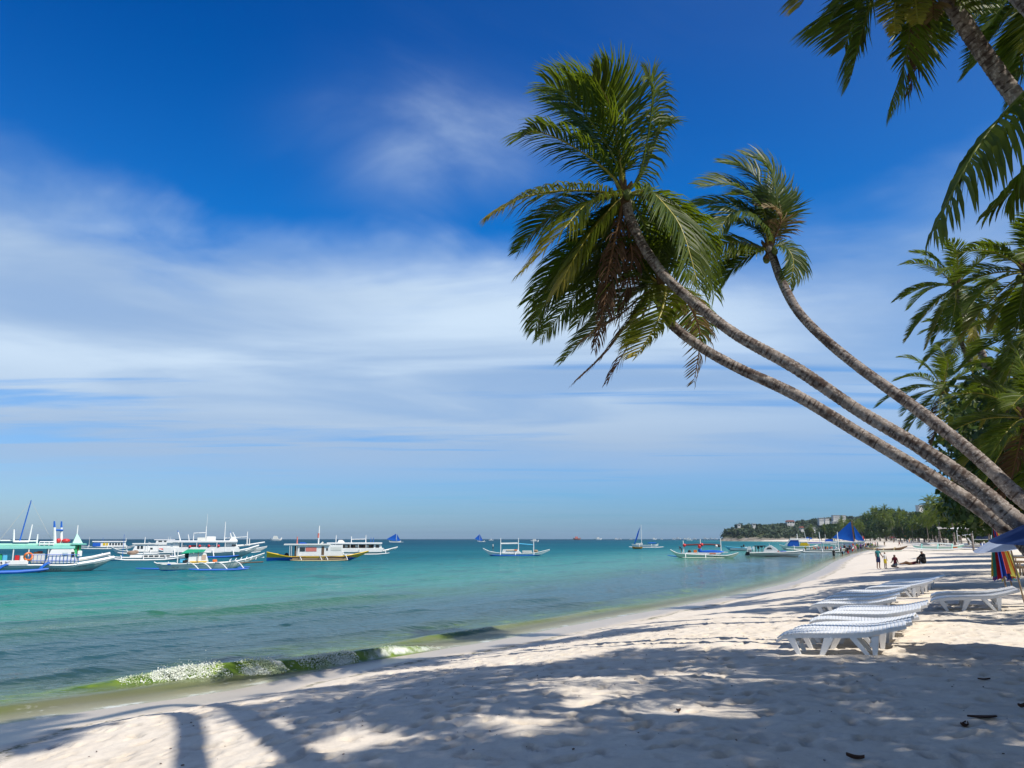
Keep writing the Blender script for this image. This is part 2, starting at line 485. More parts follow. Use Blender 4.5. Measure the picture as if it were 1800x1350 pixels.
def make_sand():
    xs = spaced(-6.0, 9.5, 0.045, -45, 1500, 1.028)
    ys = spaced(5.2, 17.5, 0.045, -40, 1600, 1.028)
    X, Y = np.meshgrid(xs, ys)
    z, s, al = base_height(X, Y)
    dry = np.clip((s - 1.3) / 2.0, 0, 1)
    near = np.clip(1.4 - np.hypot(X, Y - 10) / 60, 0, 1)
    z = z + dry * near * 0.055 * (fbm(X * 0.9, Y * 0.9, 3, 21) - 0.5)
    z = z + dry * near * 0.036 * (fbm(X * 2.6, Y * 2.6, 3, 31) - 0.5)
    z = z + dry * near * 0.020 * (fbm(X * 8, Y * 8, 2, 41) - 0.5)
    rng = np.random.RandomState(3)
    print_tint = np.zeros_like(z)
    def press(cx, cy, L, Wd, ang, dep, rim):
        r = L * 1.5
        i0, i1 = np.searchsorted(xs, cx - r), np.searchsorted(xs, cx + r)
        j0, j1 = np.searchsorted(ys, cy - r), np.searchsorted(ys, cy + r)
        if i1 - i0 < 3 or j1 - j0 < 3: return
        xx, yy = X[j0:j1, i0:i1] - cx, Y[j0:j1, i0:i1] - cy
        u = xx * math.cos(ang) + yy * math.sin(ang); v = -xx * math.sin(ang) + yy * math.cos(ang)
        q = np.sqrt((u / L) ** 2 + (v / Wd) ** 2)
        d = -dep * np.exp(-(q * 1.25) ** 4) + rim * np.exp(-((q - 1.12) / 0.22) ** 2) * (0.5 + 0.5 * np.sin(u / L * 2 + ang))
        z[j0:j1, i0:i1] += d
        print_tint[j0:j1, i0:i1] = np.maximum(print_tint[j0:j1, i0:i1], np.exp(-(q * 1.1) ** 4) * dep / 0.055)
    k = 0
    while k < 2400:                                    # loose prints
        cx, cy = rng.uniform(-7, 12), rng.uniform(4.5, 22)
        sd = float(shore_dist(np.array([cx]), np.array([cy]))[0][0])
        if sd < 2.2: continue
        press(cx, cy, rng.uniform(0.10, 0.19), rng.uniform(0.05, 0.10), rng.uniform(0, 6.3), rng.uniform(0.012, 0.055), rng.uniform(0.004, 0.020))
        k += 1
    for _ in range(34):                                # walking tracks, two feet in turn
        cx, cy = rng.uniform(-6, 11), rng.uniform(5, 20); a = rng.normal(0.98, 0.5) + (math.pi if rng.rand() < .5 else 0)
        for st in range(14):
            cx += 0.62 * math.cos(a); cy += 0.62 * math.sin(a); a += rng.normal(0, 0.07)
            sd = float(shore_dist(np.array([cx]), np.array([cy]))[0][0])
            if sd < 2.4: continue
            o = 0.11 * (1 if st % 2 else -1)
            press(cx - o * math.sin(a), cy + o * math.cos(a), 0.145, 0.058, a, rng.uniform(0.022, 0.055), 0.014)
    SAND['g'] = (xs, ys, z)
    V = np.stack([X, Y, z], -1).reshape(-1, 3)
    o = mesh_np('beach_sand', V, [grid_faces(len(xs), len(ys))], [sand_mat()], attrs={'inland': s.reshape(-1), 'print': print_tint.reshape(-1)})
    tag(o, kind='structure')
    return o
def sand_mat():
    m = new_mat('sand'); t = NT(m)
    p = t.pos(); s = t.attr('inland')
    n1 = t.noise(p, 1.1, 5, 0.6); n2 = t.noise(p, 9, 5, 0.65); n3 = t.noise(p, 90, 4, 0.7); n4 = t.noise(p, 0.35, 4, 0.55)
    c = t.mix(t.mr(n1, 0.3, 0.7), (0.69, 0.615, 0.52), (0.75, 0.68, 0.585))
    c = t.mix(t.math('MULTIPLY', t.mr(n2, 0.45, 0.75), 0.45), c, (0.54, 0.475, 0.40))
    c = t.mix(t.math('MULTIPLY', t.mr(n3, 0.55, 0.8), 0.35), c, (0.42, 0.36, 0.30))
    c = t.mix(t.math('MULTIPLY', t.attr('print'), 0.75), c, (0.47, 0.40, 0.315))  # footprints tinted darker and browner, deeper ones more
    sj = t.math('ADD', s, t.math('MULTIPLY', t.math('SUBTRACT', n4, 0.5), 1.8))
    wet = t.mr(sj, 0.9, 1.9, 1, 0)
    c = t.mix(t.math('MULTIPLY', wet, 0.75), c, (0.40, 0.345, 0.275))
    # thin line of weed dropped by the last wave
    lv = t.noise(p, 5, 6, 0.7)
    line = t.math('MULTIPLY', t.math('MULTIPLY', t.mr(sj, 1.35, 1.6), t.mr(sj, 1.6, 1.95, 1, 0)), t.mr(lv, 0.46, 0.57))
    c = t.mix(t.math('MULTIPLY', line, 0.88), c, (0.10, 0.10, 0.035))
    hgt = t.math('ADD', t.math('MULTIPLY', n2, 0.7), t.math('MULTIPLY', n3, 0.35))
    fine = t.mr(sj, 1.2, 2.6)
    b = t.n('ShaderNodeBump'); t.put(b.inputs['Height'], t.math('MULTIPLY', hgt, fine)); b.inputs['Strength'].default_value = 0.6; b.inputs['Distance'].default_value = 0.03
    t.out(t.bsdf(c, t.mr(wet, 0, 1, 0.95, 0.35), t.mr(wet, 0, 1, 0.15, 0.4), b.outputs[0]))
    return m
make_sand()

# ------------------------------------------------------------------ sea
CREST_PX = [(-120, 1236), (60, 1222), (150, 1212), (220, 1205), (300, 1197), (400, 1188), (486, 1181), (560, 1172), (624, 1163), (700, 1150.5), (780, 1137)]
_c = np.array([on_plane(*q)[:2] for q in CREST_PX]); _cs, CREST_AL = shore_dist(_c[:, 0], _c[:, 1]); CREST_D = np.maximum(-_cs, 0.25)
def al_of(px): return float(np.interp(px, [q[0] for q in CREST_PX], CREST_AL))
def wave_env(al, a0, a1):
    f = np.clip((al - a0) / (a1 - a0), 0, 1)
    return np.clip(f / 0.22, 0, 1) ** 1.2 * np.clip((1 - f) / 0.2, 0, 1) ** 1.1 * (0.8 + 0.35 * vnoise(al * 0.55, al * 0, 3))
AL_A, AL_B = al_of(60), al_of(780)
def crest_d(al):                                       # distance of the breaking crest from the waterline
    return np.interp(al, CREST_AL, CREST_D) + 0.12 * (vnoise(al * 0.6, al * 0 + 4, 8) - 0.5)
def sea_height(X, Y, s, al):
    d = -s
    # small waves running to the shore: crests parallel to it, broken up along their length
    h = np.zeros_like(X)
    for lam, amp, sd, br in ((3.6, 0.085, 2, 6.5), (1.9, 0.030, 5, 3.6), (1.05, 0.014, 7, 1.8), (6.8, 0.100, 11, 11.0)):
        ph = d * 2 * math.pi / lam + 5.5 * (fbm(al / br, d / (br * 0.7), 2, sd) - 0.5) + 9 * (fbm(al / 30, d / 30, 2, sd + 40) - .5)
        c = (0.5 + 0.5 * np.sin(ph)) ** 2.2
        h = h + amp * (c - 0.35) * (0.35 + 1.3 * vnoise(al / (br * 0.8) + 7, d / (lam * 1.3), sd + 3))
    h = h * np.clip((d - 0.6) / 3.5, 0.04, 1)
    e = wave_env(al, AL_A, AL_B)
    q = d - crest_d(al)
    H = 0.215 * e
    front = np.exp(-(np.clip(-q, 0, None) / 0.17) ** 2); back = np.exp(-(np.clip(q, 0, None) / 0.85) ** 2)
    h = h + H * np.where(q < 0, front, back)
    e2 = np.clip((al - AL_B + 2) / 3, 0, 1) * np.clip((AL_B + 26 - al) / 6, 0, 1)
    q2 = d - 1.5 - 0.5 * (vnoise(al * .25, al * 0, 71) - .5)
    h = h + 0.11 * e2 * vnoise(al * 0.22, al * 0 + 2, 77) * np.where(q2 < 0, np.exp(-(q2 / 0.2) ** 2), np.exp(-(q2 / 0.6) ** 2))
    e3 = np.clip((al - AL_A + 14) / 3, 0, 1) * np.clip((AL_A + 9 - al) / 6, 0, 1)       # a second low swell at the left
    q3 = d - 1.05 - 0.4 * (vnoise(al * .4, al * 0, 91) - .5)
    h = h + 0.07 * e3 * np.where(q3 < 0, np.exp(-(q3 / 0.16) ** 2), np.exp(-(q3 / 0.5) ** 2))
    return h
def make_sea():
    xs = spaced(-19.0, 8.0, 0.085, -6800, 3000, 1.05)
    ys = spaced(9.0, 33.0, 0.085, -80, 7200, 1.05)
    X, Y = np.meshgrid(xs, ys)
    s, al = shore_dist(X, Y)
    fade = np.clip(1.25 - np.hypot(X, Y) / 190, 0, 1)
    z = sea_height(X, Y, s, al) * fade
    e = wave_env(al, AL_A, AL_B)
    q = -s - crest_d(al)
    face = e * np.exp(-((q + 0.02) / 0.30) ** 2)
    keep = (s < 3.0)
    V = np.stack([X, Y, z], -1).reshape(-1, 3)
    f = grid_faces(len(xs), len(ys))
    f = f[keep.reshape(-1)[f].any(1)]
    used = np.unique(f); mp = np.full(len(V), -1); mp[used] = np.arange(len(used))
    o = mesh_np('sea_water', V[used], [mp[f]], [sea_mat()], attrs={'off': (-s).reshape(-1)[used], 'face': face.reshape(-1)[used], 'along': al.reshape(-1)[used]})
    tag(o, kind='structure')
    return o
def sea_mat():
    m = new_mat('sea'); t = NT(m)
    p = t.pos(); d = t.attr('off'); fc = t.attr('face'); al = t.attr('along')
    sc = t.n('ShaderNodeCombineXYZ'); t.put(sc.inputs[0], al); t.put(sc.inputs[1], d)      # shore coordinates
    sv = sc.outputs[0]
    pn = t.noise(sv, 0.085, 5, 0.55, sc=(0.55, 1.3, 1))
    pm = t.noise(sv, 0.42, 5, 0.6, sc=(0.6, 1.2, 1))
    dj = t.math('ADD', d, t.math('MULTIPLY', t.math('SUBTRACT', pm, 0.5), t.math('MULTIPLY', t.math('MINIMUM', d, 60), 0.42)))
    dj = t.math('MAXIMUM', t.math('ADD', dj, t.math('MULTIPLY', t.math('SUBTRACT', pn, 0.5), t.math('MULTIPLY', d, 0.38))), 0.02)
    lg = t.math('DIVIDE', t.math('LOGARITHM', dj, 10), 4.0)        # 1 m -> 0, 10 m -> .25, 100 m -> .5, 1 km -> .75
    c = t.ramp(lg, [(0.0, (0.24, 0.29, 0.085)), (0.05, (0.12, 0.18, 0.035)), (0.10, (0.045, 0.085, 0.04)), (0.16, (0.028, 0.065, 0.062)),
                    (0.245, (0.030, 0.085, 0.090)), (0.285, (0.040, 0.125, 0.075)), (0.325, (0.038, 0.20, 0.150)), (0.375, (0.022, 0.19, 0.172)), (0.43, (0.008, 0.12, 0.155)),
                    (0.50, (0.004, 0.082, 0.130)), (0.60, (0.003, 0.050, 0.098)), (0.80, (0.002, 0.028, 0.066)), (1.0, (0.002, 0.022, 0.056))])
    # clean sand under the shallows, most of it to the right of the breaking wave
    cl = t.math('MULTIPLY', t.mr(d, 0.4, 2.4, 1, 0), t.math('MAXIMUM', t.mr(t.noise(sv, 0.16, 4, 0.6, sc=(1, .4, 1)), 0.42, 0.60), t.math('MULTIPLY', t.mr(al, AL_B - 2, AL_B + 6), t.mr(t.noise(sv, 0.11, 3, 0.5, sc=(1, .3, 1)), 0.66, 0.50))))
    c = t.mix(t.math('MULTIPLY', cl, 0.85), c, (0.30, 0.30, 0.215))
    # seaweed beds in dark streaks
    wn = t.noise(sv, 0.24, 6, 0.62, 0.6, sc=(0.5, 1.5, 1))
    weed = t.math('MULTIPLY', t.mr(wn, 0.50, 0.66), t.math('MULTIPLY', t.mr(d, 3, 8), t.mr(d, 40, 130, 1, 0)))
    c = t.mix(t.math('MULTIPLY', weed, 0.55), c, (0.020, 0.075, 0.085))
    # green water full of algae in the breaking wave and along the edge
    gn = t.noise(sv, 0.9, 5, 0.6, 0.4, sc=(0.6, 1.3, 1))
    gr = t.math('MULTIPLY', t.mr(d, 0.7, 1.5), t.mr(d, 2.4, 4.2, 1, 0))
    gr = t.math('MULTIPLY', t.math('MULTIPLY', gr, t.mr(gn, 0.47, 0.64)), t.math('SUBTRACT', 1.0, t.math('MULTIPLY', cl, 0.8)))
    gr = t.math('MAXIMUM', gr, t.mr(fc, 0.18, 0.6))
    c = t.mix(t.math('MULTIPLY', gr, 0.85), c, t.mix(t.mr(t.noise(sv, 2.3, 4, 0.6), 0.35, 0.7), (0.050, 0.110, 0.008), (0.17, 0.26, 0.014)))
    # bump: ripples, larger farther out
    b1 = t.noise(p, 2.6, 3, 0.55, 0.3, sc=(0.55, 1.2, 1), rot=(0, 0, R(-30)))
    b2 = t.noise(p, 0.42, 4, 0.6, 0.3, sc=(0.5, 1.3, 1), rot=(0, 0, R(-24)))
    b3 = t.noise(p, 0.05, 3, 0.6, 0.2, sc=(0.5, 1.6, 1), rot=(0, 0, R(-10)))
    far = t.mr(d, 4, 60)
    calm = t.mr(d, 0.3, 2.0)
    n0 = t.bump(t.math('MULTIPLY', b1, calm), 0.5, 0.09)
    n1 = t.bump(t.math('MULTIPLY', b2, far), 0.85, 0.75, n0)
    n2 = t.bump(t.math('MULTIPLY', b3, t.mr(d, 40, 500)), 0.9, 4.0, n1)
    # streaks of lighter and darker water where gusts ruffle it
    gs = t.noise(p, 0.02, 5, 0.6, 0.5, sc=(0.35, 1.6, 1), rot=(0, 0, R(-8)))
    c = t.mix(t.math('MULTIPLY', t.mr(gs, 0.35, 0.65), t.mr(d, 20, 60, 0.0, 0.30)), c, t.mix(0.5, c, (0.05, 0.28, 0.32)))
    # thin foam lace near the edge
    edge = t.math('MULTIPLY', t.math('MULTIPLY', t.mr(d, -0.06, 0.04), t.mr(d, 0.10, 0.34, 1, 0)), t.mr(t.noise(sv, 1.3, 5, 0.65), 0.42, 0.62))
    wash = t.math('MULTIPLY', t.mr(t.noise(sv, 3.1, 7, 0.72, 1.2, sc=(0.6, 1.5, 1)), 0.585, 0.66), t.math('MULTIPLY', t.mr(d, 0.05, 0.3), t.mr(d, 1.3, 0.5, 0, 1)))
    foam = t.math('MAXIMUM', t.math('MULTIPLY', wash, 0.65), t.math('MULTIPLY', edge, 0.8))
    c = t.mix(foam, c, (0.78, 0.80, 0.76))
    pr = t.n('ShaderNodeBsdfPrincipled')
    t.put(pr.inputs['Base Color'], c); t.put(pr.inputs['Roughness'], t.mr(d, 3, 80, 0.07, 0.22))
    pr.inputs['IOR'].default_value = 1.33; t.put(pr.inputs['Specular IOR Level'], t.mr(d, 2, 50, 0.20, 0.045))
    t.L.new(n2, pr.inputs['Normal'])
    df = t.n('ShaderNodeBsdfDiffuse'); t.put(df.inputs[0], c); t.L.new(n2, df.inputs['Normal'])   # rough sea: its many slopes hide most of the mirror sheen
    bd = t.n('ShaderNodeMixShader'); t.put(bd.inputs[0], t.mr(d, 2, 70, 0.22, 0.80)); t.L.new(pr.outputs[0], bd.inputs[1]); t.L.new(df.outputs[0], bd.inputs[2])
    tp = t.n('ShaderNodeBsdfTransparent'); tp.inputs[0].default_value = (0.93, 0.97, 0.90, 1)
    a = t.math('MAXIMUM', t.mr(d, 0.0, 2.1, 0.08, 1.0), t.math('MAXIMUM', foam, t.mr(fc, 0.1, 0.4)), clamp=True)
    ms = t.n('ShaderNodeMixShader'); t.put(ms.inputs[0], a); t.L.new(tp.outputs[0], ms.inputs[1]); t.L.new(bd.outputs[0], ms.inputs[2])
    t.out(ms.outputs[0])
    return m
make_sea()

def shore_point(al, d):
    """world x,y at distance d seaward of the waterline, al along it"""
    acc = 0.0
    for (x0, y0), (x1, y1) in zip(SHORE[:-1], SHORE[1:]):
        L = math.hypot(x1 - x0, y1 - y0)
        if acc + L >= al or (x1, y1) == tuple(SHORE[-1]):
            t = (al - acc) / L; dx, dy = (x1 - x0) / L, (y1 - y0) / L
            return x0 + (x1 - x0) * t - dy * d, y0 + (y1 - y0) * t + dx * d
        acc += L
def make_foam():
    rng = np.random.RandomState(5)
    m = new_mat('foam'); t = NT(m)
    t.out(t.bsdf(t.mix(t.mr(t.attr('rnd'), 0.0, 1.0, smooth=False), (0.80, 0.82, 0.78), (0.52, 0.60, 0.34)), 0.55, 0.4, **{'Subsurface Weight': 0.0}))
    base = MB().ball((0, 0, 0), 1.0, 0, 5, 3)
    bv = np.array(base.v); bq = np.array([f for f in base.f if len(f) == 4]); bt = np.array([f for f in base.f if len(f) == 3])
    Vs, Q, T, A = [], [], [], []; nb = 0
    span = AL_B - AL_A
    segs = tuple(((al_of(a) - AL_A) / span, (al_of(b) - AL_A) / span, st, c) for a, b, st, c in ((258, 400, 1.0, 6500), (395, 490, .9, 4500), (514, 626, .5, 1900), (205, 262, .4, 500), (660, 800, .2, 160)))
    for f0, f1, strength, cnt in segs:
        for i in range(cnt):
            f = rng.uniform(f0, f1)
            al = AL_A + f * span
            loc = vnoise(np.array([al * 1.6]), np.array([0.0]), 61)[0]
            edge = min(1, (f - f0) / 0.03, (f1 - f) / 0.02)
            st = strength * (0.45 + 0.85 * loc) * max(edge, 0.15)
            e = float(wave_env(np.array([al]), AL_A, AL_B)[0]); cd_ = float(crest_d(np.array([al]))[0])
            u = rng.beta(1.3, 1.6)                                    # 0 at the crest, 1 at the foot of the face
            q = 0.08 - u * (0.30 + 0.20 * st) + rng.normal(0, 0.03)
            hgt = 0.215 * e * (math.exp(-(max(-q, 0) / 0.20) ** 2) if q < 0 else math.exp(-(q / 0.85) ** 2))
            up = abs(rng.normal(0, 0.045)) * st
            if rng.rand() < 0.10: up += abs(rng.exponential(0.075)) * st * (1 - u)
            x, y = shore_point(al, cd_ + q)
            r = (0.004 + 0.017 * rng.beta(1.1, 3.6)) * (0.7 + 0.4 * st)
            if up > 0.12: r *= 0.5
            sc = np.array([r * rng.uniform(.8, 1.6), r * rng.uniform(.8, 1.6), r * rng.uniform(.6, 1.2)])
            Vs.append(bv * sc + np.array([x, y, hgt + up])); Q.append(bq + nb); T.append(bt + nb); nb += len(bv)
            A.append(np.full(len(bv), 0.9 if vnoise(np.array([al * 4.0]), np.array([u * 3]), 33)[0] > 0.72 else rng.uniform(0, 0.35)))
    o = mesh_np('wave_foam', np.concatenate(Vs), [np.concatenate(Q), np.concatenate(T)], [m], attrs={'rnd': np.concatenate(A)})
    tag(o, 'white foam breaking on the small green wave at the shore', 'foam', kind='stuff')
make_foam()
# ================================================================== palms and other trees
LEAF = leaf_mat('palm_leaf', (0.018, 0.044, 0.004), (0.092, 0.130, 0.008), (0.22, 0.30, 0.012), 0.36, 0.46, tip=(0.10, 0.13, 0.02))
LEAF_Y = leaf_mat('palm_leaf_yellowing', (0.055, 0.090, 0.008), (0.11, 0.135, 0.012), (0.30, 0.32, 0.02), 0.36, 0.36, tip=(0.34, 0.25, 0.035))
LEAF_DEAD = leaf_mat('palm_leaf_dead', (0.085, 0.042, 0.022), (0.15, 0.085, 0.045), (0.16, 0.08, 0.035), 0.2, 0.7)
LEAF_TAN = leaf_mat('palm_leaf_dry', (0.26, 0.17, 0.085), (0.14, 0.12, 0.035), (0.30, 0.20, 0.08), 0.3, 0.6)
RIB = paint('leaf_rib', (0.30, 0.26, 0.035), 0.4, 0.4, 0.3)
RIB_G = paint('leaf_rib_green', (0.13, 0.16, 0.025), 0.4, 0.4, 0.3)
RIB_D = paint('leaf_rib_dead', (0.17, 0.09, 0.045), 0.7, 0.2, 0.4)
LEAFSET = {'g': (LEAF, RIB_G), 'gy': (LEAF, RIB), 'y': (LEAF_Y, RIB), 'd': (LEAF_DEAD, RIB_D), 't': (LEAF_TAN, RIB_D)}

def catmull(pts, n):
    pts = [np.array(p, float) for p in pts]
    pts = [2 * pts[0] - pts[1]] + pts + [2 * pts[-1] - pts[-2]]
    out = []
    m = len(pts) - 3
    for i in range(n):
        t = i / (n - 1) * m; k = min(int(t), m - 1); u = t - k
        a, b, c, d = pts[k:k + 4]
        out.append(0.5 * ((2 * b) + (-a + c) * u + (2 * a - 5 * b + 4 * c - d) * u * u + (-a + 3 * b - 3 * c + d) * u ** 3))
    return np.array(out)
def nrm(a): return a / np.maximum(np.linalg.norm(a, axis=-1, keepdims=True), 1e-9)

def frond_mesh(pts, pairs=60, leaf=0.9, width=0.045, wind=(-0.5, 0.05, 0), grav=0.55, seed=0, t0=0.13, rib=0.028, up=None, kind='g', segs=3, forward=0.55, flat=0.0, ragged=0.05):
    """one frond: a tapering rib with leaflets that grow out of it and bend with weight and wind"""
    rng = np.random.RandomState(seed)
    C = catmull(pts, 26)
    T = nrm(np.gradient(C, axis=0))
    if up is None: up = np.array([0, 0, 1.0])
    up = np.array(up, float)
    Sd = np.cross(T, up); bad = np.linalg.norm(Sd, axis=1) < 0.25
    Sd[bad] = np.cross(T[bad], np.array([0.3, -0.8, 0.5])); 
    for i in range(1, len(Sd)):
        if np.dot(Sd[i], Sd[i - 1]) < 0: Sd[i] *= -1
    for _ in range(3): Sd[1:-1] = (Sd[:-2] + Sd[1:-1] + Sd[2:]) / 3
    Sd = nrm(Sd); U = nrm(np.cross(Sd, T))
    idx = np.linspace(0, 1, len(C))
    def at(A, t): return np.stack([np.interp(t, idx, A[:, k]) for k in range(3)], -1)
    V, F4, F3, M4, M3, A1, A2 = [], [], [], [], [], [], []
    nb = 0
    # rib
    k = 4; rr = rib * (1 - 0.86 * idx[::2]) + 0.002
    cc, ss, uu = C[::2], Sd[::2], U[::2]
    ring = np.stack([cc + ss * rr[:, None] * 1.25, cc + uu * rr[:, None] * 0.8, cc - ss * rr[:, None] * 1.25, cc - uu * rr[:, None]], 1)
    V.append(ring.reshape(-1, 3)); m = len(cc)
    i = np.arange(m - 1)[:, None] * 4 + np.arange(4)[None]; j = np.arange(m - 1)[:, None] * 4 + (np.arange(4)[None] + 1) % 4
    f = np.stack([i, j, j + 4, i + 4], -1).reshape(-1, 4); F4.append(f); M4.append(np.ones(len(f), int))
    A1.append(np.full(m * 4, 0.5)); A2.append(np.repeat(idx[::2], 4)); nb += m * 4
    wind = np.array(wind, float)
    for side in (-1, 1):
        n = pairs
        t = np.linspace(t0, 0.992, n) + rng.uniform(-.5, .5, n) * (0.9 / n)
        t = np.clip(t, t0, 0.997)
        if ragged > 0: t = t[rng.rand(n) > ragged]; n = len(t)
        g = (t - t0) / (1 - t0)
        L = leaf * (0.42 + 0.58 * np.clip(g / 0.22, 0, 1)) * (1 - 0.70 * np.clip((g - 0.5) / 0.5, 0, 1) ** 1.5) * rng.uniform(0.86, 1.1, n)
        p, tt, s, u = at(C, t), nrm(at(T, t)), nrm(at(Sd, t)) * side, nrm(at(U, t))
        fw = (forward * 0.8 + 0.5 * g + rng.normal(0, 0.07, n))[:, None]
        d = nrm(s * np.cos(fw) + tt * np.sin(fw) + u * (0.28 - flat))
        wd = nrm(tt - d * np.sum(tt * d, 1, keepdims=True) + u * rng.normal(0.0, 0.25, n)[:, None] + 1e-4)
        w = width * (0.7 + 0.5 * np.sin(np.pi * np.clip(g * 0.9 + 0.05, 0, 1))) * rng.uniform(.8, 1.15, n)
        rows = [p]; ds = [d]
        stiff = rng.uniform(0.75, 1.3, n)[:, None]
        for q in range(segs):
            d = nrm(d + (np.array([0, 0, -grav]) + wind) * stiff * (1.45 / segs) * (q + 0.6) / segs * 1.3)
            rows.append(rows[-1] + d * (L / segs)[:, None]); ds.append(d)
        prof = [0.55, 1.0, 0.8, 0.5][:segs] if segs > 2 else [0.6, 1.0]
        vs = []
        for q in range(segs):
            ww = (w * prof[q] * 0.5)[:, None]
            wq = nrm(wd - ds[q] * np.sum(wd * ds[q], 1, keepdims=True))
            vs += [rows[q] - wq * ww, rows[q] + wq * ww]
        vs.append(rows[segs])
        c = 2 * segs + 1
        vv = np.stack(vs, 1).reshape(-1, 3); V.append(vv)
        b = nb + np.arange(n) * c
        for q in range(segs - 1):
            F4.append(np.stack([b + 2 * q, b + 2 * q + 1, b + 2 * q + 3, b + 2 * q + 2], -1)); M4.append(np.zeros(n, int))
        F3.append(np.stack([b + 2 * segs - 2, b + 2 * segs - 1, b + 2 * segs], -1)); M3.append(np.zeros(n, int))
        A1.append(np.repeat(np.clip(rng.normal(0.45, 0.28, n), 0, 1), c)); A2.append(np.repeat(t, c)); nb += n * c
    return dict(v=np.concatenate(V), f4=np.concatenate(F4), f3=np.concatenate(F3), m=np.concatenate(M4 + M3), rnd=np.concatenate(A1), along=np.concatenate(A2), kind=kind)
def frond_obj(fr, parent, origin, name='frond'):
    mats = LEAFSET[fr['kind']]
    return mesh_np(name, fr['v'] - np.array(origin), [fr['f4'], fr['f3']], list(mats), parent, True, fr['m'], {'rnd': fr['rnd'], 'along': fr['along']})
def merge_fronds(frs, parent, origin, name, mats):
    V, F4, F3, M4, M3, A, B = [], [], [], [], [], [], []; nb = 0
    for fr in frs:
        V.append(fr['v'] - np.array(origin)); F4.append(fr['f4'] + nb); F3.append(fr['f3'] + nb); nb += len(fr['v'])
        k = len(fr['f4']); M4.append(fr['m'][:k]); M3.append(fr['m'][k:]); A.append(fr['rnd']); B.append(fr['along'])
    return mesh_np(name, np.concatenate(V), [np.concatenate(F4), np.concatenate(F3)], list(mats), parent, True, np.concatenate(M4 + M3), {'rnd': np.concatenate(A), 'along': np.concatenate(B)})

def bark_mat():
    m = new_mat('palm_bark'); t = NT(m)
    v = t.obj(); ln = t.attr('len'); r = t.attr('rnd')
    n1 = t.noise(v, 3.5, 5, 0.65); n2 = t.noise(v, 22, 4, 0.7); n3 = t.noise(v, 9, 5, 0.6)
    c = t.mix(t.mr(n1, 0.36, 0.62), (0.115, 0.090, 0.078), (0.27, 0.232, 0.208))
    c = t.mix(t.math('MULTIPLY', t.mr(n2, 0.50, 0.62), 0.65), c, (0.48, 0.435, 0.40))
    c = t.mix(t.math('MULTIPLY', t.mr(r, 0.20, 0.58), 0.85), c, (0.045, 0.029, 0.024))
    c = t.mix(t.math('MULTIPLY', t.mr(n3, 0.54, 0.70), 0.6), c, (0.085, 0.050, 0.040))
    t.out(t.bsdf(c, 0.9, 0.15, t.bump(t.math('ADD', n2, n3), 0.55, 0.012)))
    return m
BARK = bark_mat()
FIBRE = paint('palm_fibre', (0.13, 0.08, 0.04), 0.9, 0.1, 0.5, 6)
NUT = paint('coconut_husk', (0.10, 0.13, 0.025), 0.5, 0.3, 0.4, 6)
def trunk_mesh(pts, rads, parent, origin, sides=14, ring=0.085, seed=0, scar=0.05):
    """ringed trunk: every leaf scar is a small step in the mesh"""
    rng = np.random.RandomState(seed)
    C0 = catmull(pts, 200); L = np.concatenate([[0], np.cumsum(np.linalg.norm(np.diff(C0, axis=0), axis=1))])
    tot = L[-1]
    pos, rr, rd = [], [], []
    q = 0.0
    while q < tot:
        step = ring * rng.uniform(0.7, 1.35) * (1.25 - 0.5 * q / tot)
        k = scar * rng.uniform(0.5, 1.5)
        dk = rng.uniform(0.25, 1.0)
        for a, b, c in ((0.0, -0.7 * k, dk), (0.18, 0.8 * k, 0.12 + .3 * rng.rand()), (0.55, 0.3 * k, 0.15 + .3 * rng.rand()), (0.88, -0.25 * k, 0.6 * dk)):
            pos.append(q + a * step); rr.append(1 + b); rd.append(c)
        q += step
    pos = np.clip(np.array(pos), 0, tot); rr = np.array(rr); rd = np.array(rd)
    C = np.stack([np.interp(pos, L, C0[:, k]) for k in range(3)], -1)
    base = np.interp(pos / tot, np.linspace(0, 1, len(rads)), rads)
    base = base * (1 + 0.10 * (vnoise(pos * 1.1, pos * 0, seed + 5) - 0.5))
    T = nrm(np.gradient(C, axis=0) + 1e-7)
    a = nrm(np.cross(T, np.array([0.31, -0.9, 0.2]))); b = np.cross(a, T)
    th = np.linspace(0, 2 * np.pi, sides, endpoint=False)
    jag = 1 + 0.045 * (vnoise(np.repeat(pos, sides).reshape(-1, sides) * 7, np.cos(th)[None] * 2 + np.sin(th)[None] * 3.1, seed) - 0.5)
    tilt = 0.35 * base[:, None] * (np.cos(th + seed)[None] * 0.25)
    V = C[:, None, :] + (a[:, None, :] * np.cos(th)[None, :, None] + b[:, None, :] * np.sin(th)[None, :, None]) * ((base * rr)[:, None] * jag)[:, :, None] + T[:, None, :] * tilt[:, :, None]
    n = len(pos); i = np.arange(n - 1)[:, None] * sides + np.arange(sides)[None]; j = np.arange(n - 1)[:, None] * sides + (np.arange(sides)[None] + 1) % sides
    f = np.stack([i, j, j + sides, i + sides], -1).reshape(-1, 4)
    xx = np.tile(np.cos(th), n) * 2.2; yy = np.tile(np.sin(th), n) * 2.2; pr = np.repeat(pos, sides)
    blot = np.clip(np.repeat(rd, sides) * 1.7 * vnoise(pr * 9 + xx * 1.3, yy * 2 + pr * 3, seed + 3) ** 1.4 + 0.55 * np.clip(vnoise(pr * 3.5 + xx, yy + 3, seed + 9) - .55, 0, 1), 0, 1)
    return mesh_np('trunk', V.reshape(-1, 3) - np.array(origin), [f], [BARK], parent, True, attrs={'rnd': blot, 'len': np.repeat(pos, sides)})

